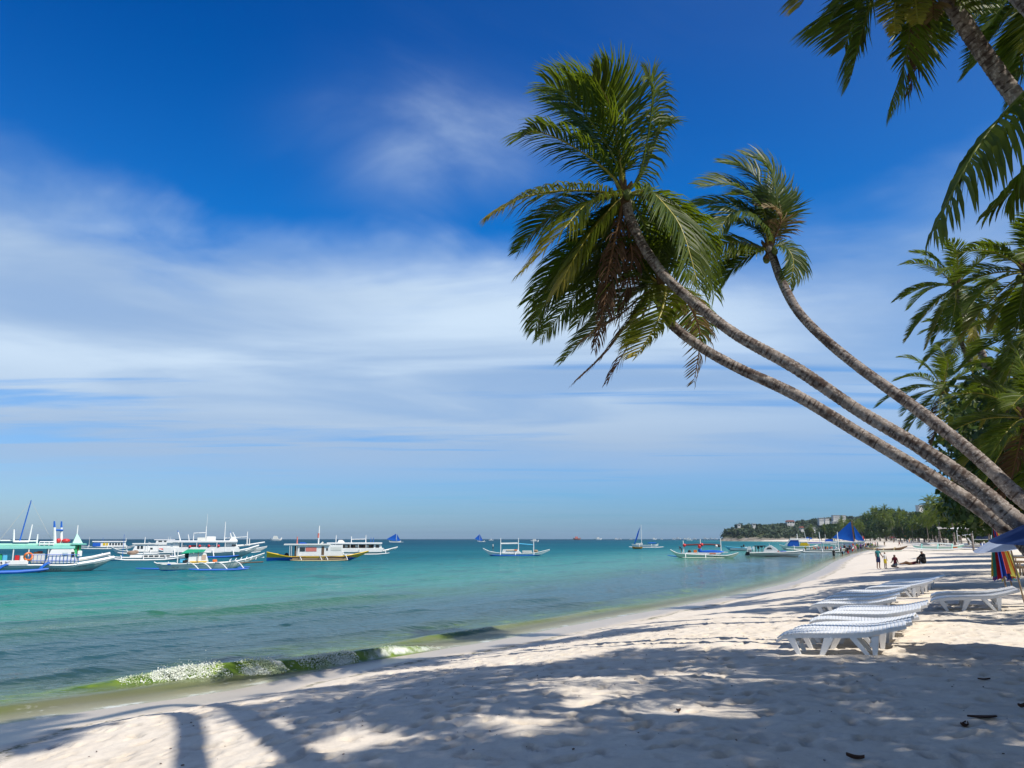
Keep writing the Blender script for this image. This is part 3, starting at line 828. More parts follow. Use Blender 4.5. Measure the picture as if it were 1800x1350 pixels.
PALM_N = [0]
def auto_crown(c, n, L, rng, wind, pairs, leaf, width, segs, lean=(0, 0, 0), lo=-55, hi=82, kinds=None, rib=0.026, ragged=.05):
    """fronds for a crown at c: young ones upright, old ones hanging, all pushed over by the wind"""
    out = []
    wv = np.array(wind, float)
    for i in range(n):
        f = (i + 0.5) / n
        az = i * 2.39996 + rng.uniform(-.25, .25)
        el = R(hi + (lo - hi) * f ** 0.85 + rng.uniform(-8, 8))
        d = np.array([math.cos(az) * math.cos(el), math.sin(az) * math.cos(el), math.sin(el)]) + np.array(lean) * 0.5
        d = d / np.linalg.norm(d)
        ln = L * rng.uniform(0.82, 1.1) * (0.72 + 0.28 * min(1, f * 3))
        p = np.array(c, float) + d * 0.10; pts = [p]
        st = 7
        for k in range(st):
            q = (k + 1) / st
            d = d + (np.array([0, 0, -1.0]) * (0.20 + 0.22 * f) + wv * 0.26) * q ** 0.8
            d = d / np.linalg.norm(d)
            p = p + d * ln / st; pts.append(p)
        kd = 'g'
        if kinds: kd = kinds(f, rng)
        out.append(frond_mesh(pts, pairs, leaf * rng.uniform(.9, 1.1), width, wv * 0.75, 0.5, rng.randint(1 << 30), rib=rib, kind=kd, segs=segs, ragged=ragged))
    return out
def crown_heart(c, r, parent, origin, nuts=0, seed=0):
    rng = random.Random(seed)
    b = MB(); c = Vector(c) - Vector(origin)
    for k in range(9):
        a = k * 2.4; d = Vector((math.cos(a) * 0.7, math.sin(a) * 0.7, 1.0)).normalized()
        b.tube([c - d * r * 0.8 - Vector((0, 0, r)), c + d * r * 0.8, c + d * r * 2.6], [r * 0.62, r * 0.5, r * 0.16], 5)
    b.build('crown_shaft', FIBRE, parent, True)
    for k in range(nuts):
        a = rng.uniform(0, 6.28)
        q = c + Vector((math.cos(a) * r * 1.5, math.sin(a) * r * 1.5, -r * rng.uniform(0.4, 1.9)))
        MB().ball(q, rng.uniform(0.09, 0.12), 0, 8, 6, (0.9, 0.9, 1.15)).build('coconut', NUT, parent, True)
GENERIC = lambda f, rng: 'd' if f > 0.96 and rng.rand() < .4 else ('y' if (f > 0.55 and rng.rand() < 0.35) else ('gy' if rng.rand() < 0.4 else 'g'))

def palm(label, base, trunk_pts, rads, crown, fronds, group=None, nuts=0, sides=14, ring=0.085, seed=0, merge=False, scar=.05):
    o = empty('palm_tree', base)
    tag(o, label, 'palm tree', group)
    trunk_mesh(trunk_pts, rads, o, base, sides, ring, seed, scar)
    if not merge: crown_heart(crown, rads[-1] * 1.15, o, base, nuts, seed)
    if merge:
        by = {}
        for fr in fronds: by.setdefault(fr['kind'], []).append(fr)
        for kd, l in by.items(): merge_fronds(l, o, base, 'crown' if kd == 'g' else 'crown', LEAFSET[kd])
    else:
        for fr in fronds: frond_obj(fr, o, base, 'dead_frond' if fr['kind'] == 'd' else 'frond')
    return o

def px_fronds(spec, crown_px, cd_, z1=None, **kw):
    """hero fronds: (points in photo px, depth offset of the tip in m, kind, extra)"""
    out = []
    rng = random.Random(kw.pop('seed', 1))
    for i, (pp, dz, kd, ex) in enumerate(spec):
        n = len(pp)
        allp = [crown_px] + list(pp)
        pts = []
        for k, q in enumerate(allp):
            f = k / n
            pts.append(tuple(P(q[0], q[1], cd_ + dz * f ** 1.2)))
        a = dict(kw); a.update(ex)
        if kd in 'dt': a.update(ragged=0.35, width=kw.get('width', .03) * 0.9)
        else: a['leaf'] = a.get('leaf', .9) * 1.12; a['pairs'] = int(a.get('pairs', 60) * 1.1)
        out.append(frond_mesh(pts, seed=100 + i * 7 + int(crown_px[0]), kind=kd, **a))
    return out
def Z1(x, y): return (840 + x / 3, 80 + y / 3)
def Z2(x, y): return (880 + x / 4.22, 380 + y / 4.22)
def Z3(x, y): return (1400 + x / 4.5, y / 4.5)
def Z4(x, y): return (1500 + x / 4.22, 280 + y / 4.22)
def Z5(x, y): return (1500 + x / 3.373, 560 + y / 3.373)

WIND = (-0.62, 0.10, 0.02)
def outside(frs):
    """keep the fronds of a crown that the picture does not show hanging into it"""
    out = []
    for fr in frs:
        v = fr['v'] - np.array(CAMV); dz = v @ np.array(FWD)
        x = 900 + F * v[:, 0] / dz; y = 675 - F * (v @ np.array(UPV)) / dz
        if not ((dz > .2) & (x > 0) & (x < 1806) & (y > -8) & (y < 1350)).any(): out.append(fr)
    return out
# --- the big leaning palm
D1 = 16.0
base1 = Vector((8.6, 10.9, gz(8.6, 10.9) - 0.15))
tp = [tuple(base1)] + [tuple(P(x, y, d)) for x, y, d in ((1830, 950, 12.8), (1779, 909, 13.0), (1711, 852, 13.35), (1610, 782, 13.8), (1508, 721, 14.25), (1400, 648, 14.7), (1300, 592, 15.1), (1240, 548, 15.35), (1175, 492, 15.6), (1135, 440, 15.8), (1108, 385, 15.95), (1100, 352, 16.0))]
sp1 = [
 ([Z1(745, 560), Z1(700, 330), Z1(650, 225), Z1(605, 165)], -0.6, 'gy', dict(leaf=0.95, pairs=95, wind=(-0.55, 0.1, 0.2))),
 ([Z1(730, 560), Z1(640, 330), Z1(550, 240), Z1(480, 212)], 0.5, 'g', dict(leaf=1.0, pairs=95, wind=(-0.5, 0.1, 0.15))),
 ([Z1(720, 600), Z1(610, 420), Z1(480, 270), Z1(360, 200)], -0.3, 'g', dict(leaf=1.1, pairs=90, wind=(-0.6, 0.1, 0.0))),
 ([Z1(700, 640), Z1(590, 500), Z1(490, 380), Z1(410, 330)], 0.9, 'g', dict(leaf=1.0, pairs=80, wind=(-0.55, 0.1, -0.1))),
 ([Z1(770, 560), Z1(770, 360), Z1(785, 280), Z1(750, 220)], 1.2, 'g', dict(leaf=1.0, pairs=80, wind=(-0.5, 0.1, 0.1))),
 ([Z1(845, 700), Z1(890, 520), Z1(918, 330), Z1(914, 215), Z1(885, 165)], -0.4, 'g', dict(leaf=0.75, pairs=85, wind=(-0.15, 0.1, -0.25), grav=0.9, up=(0.9, -0.5, 0.1))),
 ([Z1(860, 690), Z1(925, 540), Z1(965, 420), Z1(930, 340)], 0.5, 'g', dict(leaf=0.6, pairs=70, wind=(-0.2, 0.1, -0.1), grav=0.9)),
 ([Z1(700, 680), Z1(560, 570), Z1(420, 490), Z1(290, 450), Z1(225, 490)], -0.9, 'gy', dict(leaf=0.8, pairs=85, wind=(-0.5, 0, -0.1), grav=0.8)),
 ([Z1(640, 770), Z1(440, 765), Z1(240, 800), Z1(75, 890)], -1.6, 'y', dict(leaf=0.95, pairs=90, wind=(-0.25, 0, -0.1), grav=1.3, rib=0.034)),
 ([Z1(690, 790), Z1(560, 850), Z1(460, 960), Z1(240, 1190)], -1.8, 'y', dict(leaf=1.0, pairs=90, wind=(-0.2, 0, 0), grav=1.2, rib=0.034)),
 ([Z1(650, 810), Z1(480, 850), Z1(340, 930), Z1(210, 1090)], 0.6, 'g', dict(leaf=0.8, pairs=85, wind=(-0.35, 0, 0), grav=0.8)),
 ([Z1(890, 765), Z1(985, 840), Z1(1080, 980), Z1(1170, 1290)], -1.4, 'gy', dict(leaf=1.1, pairs=95, wind=(-0.35, 0, 0), grav=1.0, rib=0.034)),
 ([Z1(900, 790), Z1(1040, 880), Z1(1160, 1010), Z1(1250, 1320)], 0.2, 'g', dict(leaf=0.9, pairs=90, wind=(-0.25, 0, 0), grav=1.0)),
 ([Z1(880, 800), Z1(1000, 930), Z1(1080, 1090), Z1(1120, 1250)], 1.3, 'g', dict(leaf=0.9, pairs=80, wind=(-0.2, 0, 0), grav=1.0)),
 ([Z1(700, 860), Z1(600, 980), Z1(510, 1120), Z1(420, 1290)], -1.0, 'y', dict(leaf=1.0, pairs=90, wind=(-0.2, 0, 0), grav=1.0, flat=.2)),
 ([Z1(690, 880), Z1(560, 1010), Z1(420, 1170), Z1(270, 1345)], 0.3, 'g', dict(leaf=0.95, pairs=90, wind=(-0.25, 0, 0), grav=0.9)),
 ([Z1(700, 900), Z1(600, 1060), Z1(480, 1220), Z1(330, 1390)], 1.1, 'g', dict(leaf=0.9, pairs=90, wind=(-0.2, 0, 0), grav=0.9)),
 ([Z1(830, 850), Z1(890, 980), Z1(915, 1120), Z1(900, 1300)], 1.0, 'g', dict(leaf=0.7, pairs=75, wind=(-0.15, 0, 0), grav=1.2)),
 ([Z1(760, 900), Z1(700, 1080), Z1(640, 1250), Z1(520, 1480)], 0.8, 'g', dict(leaf=0.85, pairs=80, wind=(-0.2, 0, 0), grav=0.9)),
 ([Z2(690, 200), Z2(500, 420), Z2(330, 640), Z2(250, 850)], 0.5, 'g', dict(leaf=0.75, pairs=80, wind=(-0.1, 0, 0), grav=1.1)),
 ([Z2(740, 200), Z2(620, 480), Z2(450, 720), Z2(295, 910)], 1.4, 'g', dict(leaf=0.7, pairs=80, wind=(-0.1, 0, 0), grav=1.1)),
 ([Z2(860, 120), Z2(800, 400), Z2(760, 700), Z2(690, 1000)], -0.5, 'd', dict(leaf=0.55, pairs=80, wind=(-0.1, 0, 0), grav=2.2, width=0.05)),
 ([Z2(880, 120), Z2(850, 380), Z2(800, 560), Z2(745, 860)], 0.2, 'd', dict(leaf=0.5, pairs=70, wind=(-0.1, 0, 0), grav=2.2, width=0.05)),
 ([Z2(950, 120), Z2(975, 320), Z2(930, 560), Z2(850, 900)], 0.4, 'd', dict(leaf=0.45, pairs=60, wind=(-0.15, 0, 0), grav=2.2, width=0.05)),
]
fr1 = px_fronds(sp1, (1097, 343), D1, width=0.031, rib=0.030, seed=3)
palm('tall leaning palm whose thick upper trunk and crown reach farthest out over the sea', base1, tp, [0.21, 0.175, 0.150, 0.132, 0.122, 0.114, 0.108, 0.102, 0.098, 0.096, 0.10],
     P(1097, 343, D1), fr1, nuts=5, seed=11, ring=0.088)

# --- the lower leaning palm
D2 = 16.6
base2 = Vector((8.15, 11.3, gz(8.15, 11.3) - 0.15))
tp2 = [tuple(base2)] + [tuple(P(x, y, d)) for x, y, d in ((1800, 957, 13.2), (1762, 926, 13.4), (1711, 886, 13.7), (1610, 821, 14.2), (1508, 760, 14.8), (1400, 695, 15.3), (1300, 648, 15.8), (1235, 612, 16.1), (1185, 574, 16.4), (1164, 543, 16.5), (1160, 515, 16.6))]
sp2 = [
 ([Z2(1225, 545), Z2(1190, 720), Z2(1110, 880), Z2(1005, 1035)], -1.6, 'y', dict(leaf=0.85, pairs=75, wind=(-0.5, 0, 0.0), grav=0.5, rib=0.042)),
 ([Z2(1090, 600), Z2(950, 780), Z2(780, 1010), Z2(530, 1250)], -0.6, 'd', dict(leaf=0.6, pairs=75, wind=(-0.3, 0, 0), grav=1.3, width=0.05)),
 ([Z2(1110, 620), Z2(1010, 820), Z2(900, 1040), Z2(775, 1250)], 0.3, 'd', dict(leaf=0.5, pairs=70, wind=(-0.2, 0, 0), grav=1.6, width=0.05)),
 ([Z2(1060, 580), Z2(900, 720), Z2(740, 830), Z2(600, 930)], -1.1, 't', dict(leaf=0.55, pairs=60, wind=(-0.3, 0, 0), grav=1.5, width=0.05)),
 ([Z2(1010, 560), Z2(800, 740), Z2(640, 890), Z2(440, 1090)], 0.6, 'g', dict(leaf=0.6, pairs=80, wind=(-0.3, 0, 0), grav=0.7)),
 ([Z2(1300, 555), Z2(1410, 680), Z2(1480, 900), Z2(1430, 1255)], 0.9, 't', dict(leaf=0.65, pairs=80, wind=(-0.75, 0, 0), grav=0.7)),
 ([Z2(1260, 540), Z2(1390, 640), Z2(1470, 800), Z2(1480, 960)], 1.5, 'g', dict(leaf=0.6, pairs=70, wind=(-0.6, 0, 0), grav=0.7)),
 ([Z2(1150, 380), Z2(1140, 220), Z2(1110, 100), Z2(1060, 30)], 0.8, 'g', dict(leaf=0.75, pairs=75, wind=(-0.5, 0, 0), grav=0.4)),
 ([Z2(1165, 380), Z2(1180, 250), Z2(1160, 180), Z2(1120, 230)], 0.0, 'g', dict(leaf=0.7, pairs=70, wind=(-0.1, 0, 0), grav=1.4)),
 ([Z2(1040, 470), Z2(900, 480), Z2(780, 560), Z2(660, 700)], -0.8, 'g', dict(leaf=0.75, pairs=80, wind=(-0.4, 0, 0), grav=0.8)),
 ([Z2(1050, 420), Z2(900, 380), Z2(740, 420), Z2(590, 540)], 0.8, 'g', dict(leaf=0.8, pairs=80, wind=(-0.4, 0, 0), grav=0.8)),
 ([Z2(1020, 520), Z2(870, 620), Z2(700, 680), Z2(500, 770)], 1.2, 'g', dict(leaf=0.7, pairs=80, wind=(-0.4, 0, 0), grav=0.8)),
 ([Z2(1090, 420), Z2(1020, 300), Z2(930, 260), Z2(820, 300)], -0.4, 'gy', dict(leaf=0.8, pairs=75, wind=(-0.4, 0, 0), grav=0.8)),
 ([Z2(1130, 540), Z2(1080, 640), Z2(1000, 760), Z2(900, 860)], -0.3, 'y', dict(leaf=0.6, pairs=60, wind=(-0.3, 0, 0), grav=0.9)),
]
fr2 = px_fronds(sp2, (1160, 500), D2, width=0.031, rib=0.028, seed=4)
palm('lowest leaning palm with hanging brown dead fronds under its crown', base2, tp2, [0.15, 0.135, 0.125, 0.116, 0.112, 0.110, 0.108, 0.104, 0.098, 0.094, 0.10],
     P(1160, 505, D2), fr2, nuts=4, seed=12, ring=0.10, scar=.035)

# --- the third leaning palm, behind
D3 = 22.0
base3 = Vector((12.2, 15.6, gz(12.2, 15.6) - 0.15))
tp3 = [tuple(base3)] + [tuple(P(x, y, d)) for x, y, d in ((1800, 880, 17.3), (1779, 862, 17.5), (1711, 798, 18.1), (1610, 718, 19.1), (1508, 644, 20.1), (1441, 588, 20.8), (1400, 543, 21.2), (1373, 492, 21.6), (1358, 450, 21.9), (1352, 434, 22.0))]
sp3 = [
 ([Z1(1575, 900), Z1(1568, 740), Z1(1520, 630), Z1(1410, 575)], -0.4, 'g', dict(leaf=0.9, pairs=80, wind=(-0.8, 0, 0), grav=0.3)),
 ([Z1(1550, 900), Z1(1500, 740), Z1(1410, 650), Z1(1290, 620)], 0.4, 'g', dict(leaf=1.0, pairs=80, wind=(-0.8, 0, 0), grav=0.35)),
 ([Z1(1530, 930), Z1(1440, 790), Z1(1320, 730), Z1(1165, 740)], -0.9, 'gy', dict(leaf=0.9, pairs=80, wind=(-0.7, 0, 0), grav=0.5)),
 ([Z1(1510, 940), Z1(1380, 850), Z1(1240, 830), Z1(1085, 870)], 0.3, 'g', dict(leaf=0.8, pairs=80, wind=(-0.5, 0, 0), grav=0.6)),
 ([Z1(1520, 990), Z1(1440, 890), Z1(1340, 880), Z1(1270, 980)], -1.2, 'gy', dict(leaf=0.95, pairs=80, wind=(-0.5, 0, 0), grav=0.8)),
 ([Z1(1490, 980), Z1(1380, 930), Z1(1250, 920), Z1(1120, 925)], 0.9, 'g', dict(leaf=0.7, pairs=80, wind=(-0.4, 0, 0), grav=0.8)),
 ([Z1(1470, 1060), Z1(1380, 1035), Z1(1290, 1050), Z1(1190, 1110)], -0.8, 'y', dict(leaf=0.9, pairs=80, wind=(-0.25, 0, 0), grav=1.1)),
 ([Z1(1480, 1085), Z1(1400, 1130), Z1(1330, 1190), Z1(1280, 1260)], 0.4, 'g', dict(leaf=0.7, pairs=70, wind=(-0.4, 0, 0), grav=0.8)),
 ([Z1(1580, 1055), Z1(1640, 1080), Z1(1665, 1150), Z1(1645, 1265)], -0.5, 'gy', dict(leaf=0.75, pairs=75, wind=(-0.8, 0, 0), grav=0.7)),
 ([Z1(1560, 980), Z1(1600, 880), Z1(1570, 790), Z1(1500, 760)], 0.8, 'g', dict(leaf=0.8, pairs=75, wind=(-0.9, 0, 0), grav=0.4)),
 ([Z1(1570, 1000), Z1(1598, 920), Z1(1560, 860), Z1(1490, 850)], -0.6, 't', dict(leaf=0.7, pairs=65, wind=(-0.9, 0, 0), grav=0.5)),
 ([Z1(1535, 960), Z1(1500, 850), Z1(1430, 790), Z1(1340, 790)], 1.2, 'g', dict(leaf=0.9, pairs=80, wind=(-0.8, 0, 0), grav=0.4)),
 ([Z1(1500, 1070), Z1(1400, 1080), Z1(1300, 1150), Z1(1215, 1290)], 1.0, 'g', dict(leaf=0.8, pairs=75, wind=(-0.3, 0, 0), grav=0.8)),
]
fr3 = px_fronds(sp3, (1350, 438), D3, width=0.036, rib=0.028, seed=5, up=(0.2, -0.6, 0.75))
palm('slimmer leaning palm with windswept crown, the rearmost of the three leaning palms', base3, tp3, [0.20, 0.175, 0.158, 0.146, 0.138, 0.132, 0.126, 0.12, 0.112, 0.11],
     P(1351, 440, D3), fr3, nuts=3, seed=13, ring=0.11, scar=.035)

# --- palm whose crown hangs into the top right corner
c8 = P(1600, -150, 10.2)
base8 = Vector((9.6, 6.4, gz(9.6, 6.4) - .15))
tp8 = [tuple(base8), tuple(P(2030, 560, 9.2)), tuple(P(1880, 300, 9.7)), tuple(P(1762, 140, 10.0)), tuple(P(1700, 50, 10.1)), tuple(P(1655, -30, 10.15)), tuple(P(1615, -120, 10.2))]
sp8 = [
 ([Z3(640, -420), Z3(430, -60), Z3(300, 110), Z3(190, 300)], -0.6, 'g', dict(leaf=0.62, wind=(-0.1, 0, 0), grav=0.30)),
 ([Z3(720, -420), Z3(580, 30), Z3(500, 330), Z3(420, 650)], -0.2, 'g', dict(leaf=0.62, wind=(-0.05, 0, 0), grav=0.30)),
 ([Z3(700, -400), Z3(540, -40), Z3(450, 180), Z3(380, 370)], 0.6, 'g', dict(leaf=0.62, wind=(-0.05, 0, 0), grav=0.30)),
 ([Z3(860, -380), Z3(895, 80), Z3(860, 480), Z3(720, 890)], -0.3, 'g', dict(leaf=0.58, wind=(-0.08, 0, 0), grav=0.30)),
 ([Z3(880, -380), Z3(950, 100), Z3(960, 430), Z3(880, 745)], 0.3, 'd', dict(leaf=0.35, wind=(-0.05, 0, 0), grav=2.0)),
 ([Z3(900, -400), Z3(970, 30), Z3(1020, 260), Z3(1010, 490)], 0.7, 'g', dict(leaf=0.5, wind=(-0.1, 0, 0), grav=0.30)),
 ([Z3(820, -400), Z3(800, -120), Z3(780, 60), Z3(780, 270)], -1.0, 'y', dict(leaf=0.34, wind=(-0.15, 0, 0), grav=0.30)),
 ([Z3(900, -420), Z3(935, -150), Z3(945, 20), Z3(960, 190)], -1.1, 'y', dict(leaf=0.34, wind=(-0.1, 0, 0), grav=0.45)),
 ([Z3(940, -420), Z3(1040, -150), Z3(1080, 0), Z3(1080, 150)], -0.5, 't', dict(leaf=0.45, wind=(-0.1, 0, 0), grav=0.45)),
 ([Z3(500, -560), Z3(260, -260), Z3(120, -100), Z3(20, 60)], -0.5, 'y', dict(leaf=0.5, wind=(-0.15, 0, 0), grav=0.45)),
 ([Z3(1100, -560), Z3(1250, -300), Z3(1300, -120), Z3(1330, 60)], -0.5, 'g', dict(leaf=0.6, wind=(-0.1, 0, 0), grav=0.45)),
]
fr8 = px_fronds(sp8, (1600, -160), 10.2, pairs=80, width=0.024, rib=0.024, seed=6)
fr8 += outside(auto_crown(c8, 22, 3.3, np.random.RandomState(4), (-0.4, .1, 0), 60, 0.75, 0.034, 3, lo=-30, hi=85, kinds=GENERIC))
palm('palm at the top right corner, mottled trunk crossing the sky, dark fronds hanging from above', base8, tp8, [0.17, 0.14, 0.122, 0.115, 0.112, 0.108, 0.108], c8, fr8, seed=18, ring=0.09, nuts=3)

# --- the nearest palm: one long dark frond reaches in from the right edge
c10 = P(2350, 50, 8.2)
b10 = Vector((10.4, 4.6, gz(10.4, 4.6) - .15))
fr10 = px_fronds([
 ([(2150, -20), (1980, 50), (1850, 120), (1760, 205), (1705, 280), (1640, 408)], -1.0, 'g', dict(leaf=0.86, pairs=84, width=0.046, wind=(-0.04, 0, 0), grav=3.2, rib=0.034, forward=0.3, flat=.2)),
 ([(2150, 60), (1960, 170), (1840, 280), (1730, 382)], 1.5, 'g', dict(leaf=0.6, pairs=75, wind=(-0.1, 0, 0), grav=1.6)),
 ([(2150, -10), (2000, 70), (1900, 150), (1820, 260), (1775, 360)], 0.4, 'g', dict(leaf=0.7, pairs=80, width=0.044, wind=(-0.04, 0, 0), grav=3.0, rib=0.03, forward=0.3, flat=.2)),
 ], (2350, 50), 8.2, width=0.05, rib=0.028, seed=8)
fr10 += outside(auto_crown(c10, 11, 2.5, np.random.RandomState(9), (-0.3, .1, 0), 56, 0.85, 0.038, 3, lo=-30, hi=85, kinds=GENERIC))
palm('nearest palm, its long dark drooping frond reaching in at the right edge', b10, [tuple(b10), tuple(b10 + Vector((0.3, .2, 3))), tuple(Vector(c10) + Vector((.1, -.1, -2.5))), tuple(c10)], [0.2, 0.16, 0.13, 0.12], c10, fr10, seed=20, nuts=2)

# --- the grove on the right
def gpalm(label, crown_px, depth, base_px, fl, seed, n=22, kinds=GENERIC, wind=WIND, r=0.13, pairs=60, leaf=0.85, lo=-60, hi=80, base_d=None, mid=None, group='palms of the right-hand grove'):
    c = P(*crown_px, depth)
    bd = base_d or depth
    bp = P(*base_px, bd); b = Vector((bp.x, bp.y, gz(bp.x, bp.y) - .15))
    rng = np.random.RandomState(seed)
    m = b.lerp(Vector(c), 0.5) + Vector((0.35, 0.1, -0.2)) * (1 if mid is None else mid)
    frs = auto_crown(c, n, fl, rng, wind, pairs, leaf, 0.036, 3, lo=lo, hi=hi, kinds=kinds)
    return palm(label, b, [tuple(b), tuple(m), tuple(c)], [r * 1.5, r * 1.05, r * 0.9], c, frs, group, 3, 10, 0.14, seed)
gpalm('slender palm of the right-hand grove whose ragged crown stands farthest left against the blue', (1679, 503), 30, (1845, 900), 2.5, 31, 24, r=0.15, leaf=.62)
gpalm('thin palm of the right-hand grove half hidden behind the slender ragged one', (1684, 590), 38, (1840, 900), 2.2, 32, 14, r=0.12, leaf=.6)
gpalm('small palm of the right-hand grove low against the pale cloud, just above the leaning trunks', (1656, 682), 36, (1830, 900), 2.7, 33, 20, r=0.13, leaf=.7)
gpalm('tall dark palm of the right-hand grove at the right edge, topmost crown', (1805, 478), 21, (1905, 940), 2.0, 34, 20, r=0.15, leaf=.6)
gpalm('palm of the right-hand grove at the right edge below the topmost dark crown', (1805, 585), 24, (1900, 940), 2.0, 35, 18, r=0.14, leaf=.6)
gpalm('palm of the right-hand grove with wide fronds spreading left just above the upper leaning trunk', (1802, 735), 20, (1890, 950), 2.35, 36, 20, r=0.14, leaf=.65)
gpalm('palm of the right-hand grove hidden deepest in the foliage by the right edge', (1800, 660), 27, (1890, 940), 2.1, 37, 18, r=0.14, leaf=.65)
gpalm('low palm of the right-hand grove behind the trunk of the slimmer leaning palm', (1792, 820), 32, (1870, 945), 2.4, 38, 22, r=0.14, leaf=.7)
gpalm('shortest palm of the right-hand grove, beside the trunk of the slimmer leaning palm', (1778, 848), 44, (1840, 945), 2.9, 39, 26, r=0.15, leaf=1.0)
gpalm('palm in the upper right corner behind the mottled trunk, mostly beyond the frame', (1815, -25), 17, (2010, 900), 2.2, 40, 22, r=0.14, leaf=.8, lo=-75)
# ================================================================== far land
def leaf_cards(centres, radii, per, size, seed, squash=0.8):
    """clumps of many leaf-sized faces; returns verts, quads, random value per vert"""
    rng = np.random.RandomState(seed)
    n = len(centres); c = np.repeat(np.asarray(centres, float), per, 0); r = np.repeat(np.asarray(radii, float), per)
    d = nrm(rng.normal(0, 1, (n * per, 3)))
    rad = rng.uniform(0.35, 1.05, n * per) ** 0.6
    p = c + d * (r * rad)[:, None] * np.array([1, 1, squash])
    nn = nrm(d + rng.normal(0, 0.55, d.shape) + np.array([0, 0, 0.35]))
    a = nrm(np.cross(nn, rng.normal(0, 1, d.shape))); b = np.cross(nn, a)
    sz = (r * size * rng.uniform(0.5, 1.25, n * per))[:, None]
    asp = rng.uniform(0.45, 0.9, n * per)[:, None]
    V = np.stack([p - a * sz, p - b * sz * asp, p + a * sz, p + b * sz * asp], 1).reshape(-1, 3)
    q = np.arange(n * per * 4).reshape(-1, 4)
    rnd = np.repeat(np.clip(rng.normal(0.5, 0.22, n * per) + np.repeat(rng.normal(0, 0.18, n), per), 0, 1), 4)
    return V, q, rnd
TREE_LEAF = leaf_mat('tree_leaf', (0.014, 0.042, 0.008), (0.045, 0.085, 0.014), (0.08, 0.14, 0.02), 0.25, 0.45)
TREE_LEAF2 = leaf_mat('tree_leaf_olive', (0.022, 0.050, 0.010), (0.065, 0.095, 0.020), (0.10, 0.14, 0.02), 0.25, 0.5)
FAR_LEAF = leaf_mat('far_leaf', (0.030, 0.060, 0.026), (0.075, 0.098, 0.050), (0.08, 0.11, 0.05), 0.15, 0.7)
TRUNK = paint('tree_bark', (0.17, 0.135, 0.105), 0.9, 0.1, 0.5, 3)

def crest(list_px):
    out = []
    for px, py, d in list_px:
        x = (px - 900) / F * d * 1.0
        out.append((x, d, CAM_Z + (947 - py) * d / F))
    return np.array(out)
def hill_field(X, Y, C, wf, wb):
    """height of a ridge: wf / wb half widths on the near and the far side"""
    H = np.zeros_like(X)
    for (x0, y0, h0), (x1, y1, h1) in zip(C[:-1], C[1:]):
        dx, dy = x1 - x0, y1 - y0
        t = np.clip(((X - x0) * dx + (Y - y0) * dy) / (dx * dx + dy * dy), 0, 1)
        ex, ey = X - (x0 + t * dx), Y - (y0 + t * dy)
        near = (dx * ey - dy * ex) < 0
        tip = np.clip((np.hypot(X - C[0][0], Y - C[0][1]) - 4) / 90, 0, 1) ** 0.8
        w = 10 + (np.where(near, wf, wb) - 10) * tip
        h = h0 + (h1 - h0) * t
        q = np.hypot(ex, ey) / w
        H = np.maximum(H, h * np.clip(1 - q, 0, 1) ** 0.55 * np.clip(1.25 - q * .4, 0, 1))
    return np.minimum(H, 60)
def rock_green():
    m = new_mat('headland_ground'); t = NT(m)
    p = t.pos()
    g = t.n('ShaderNodeNewGeometry'); sp = t.n('ShaderNodeSeparateXYZ'); t.put(sp.inputs[0], p)
    c = t.mix(t.mr(t.noise(p, 0.05, 5, 0.6), 0.35, 0.65), (0.035, 0.060, 0.022), (0.085, 0.085, 0.045))
    rk = t.mix(t.mr(t.noise(p, 0.16, 5, 0.7), 0.35, 0.65), (0.36, 0.32, 0.27), (0.16, 0.14, 0.115))
    low = t.mr(t.math('ADD', sp.outputs[2], t.math('MULTIPLY', t.noise(p, 0.05, 4, 0.6), 7)), 5.5, 9.5, 1, 0)
    c = t.mix(low, c, rk)
    t.out(t.bsdf(c, 0.9, 0.1, t.bump(t.noise(p, 0.3, 5, 0.7), 0.8, 1.5)))
    return m
HEAD = crest([(1262, 949, 1045), (1268, 942, 1048), (1275, 931, 1060), (1283, 925.5, 1075), (1300, 924.5, 1100), (1350, 924.5, 1150), (1400, 921.5, 1200), (1440, 914, 1260),
              (1480, 911, 1310), (1530, 909, 1360), (1600, 903, 1400), (1700, 893, 1440), (1900, 880, 1500)])
HILL2 = crest([(1528, 915, 860), (1545, 904, 850), (1565, 896, 840), (1590, 894, 830), (1615, 897, 830), (1650, 893, 840), (1720, 886, 850), (1850, 880, 850)])
HGM = rock_green()
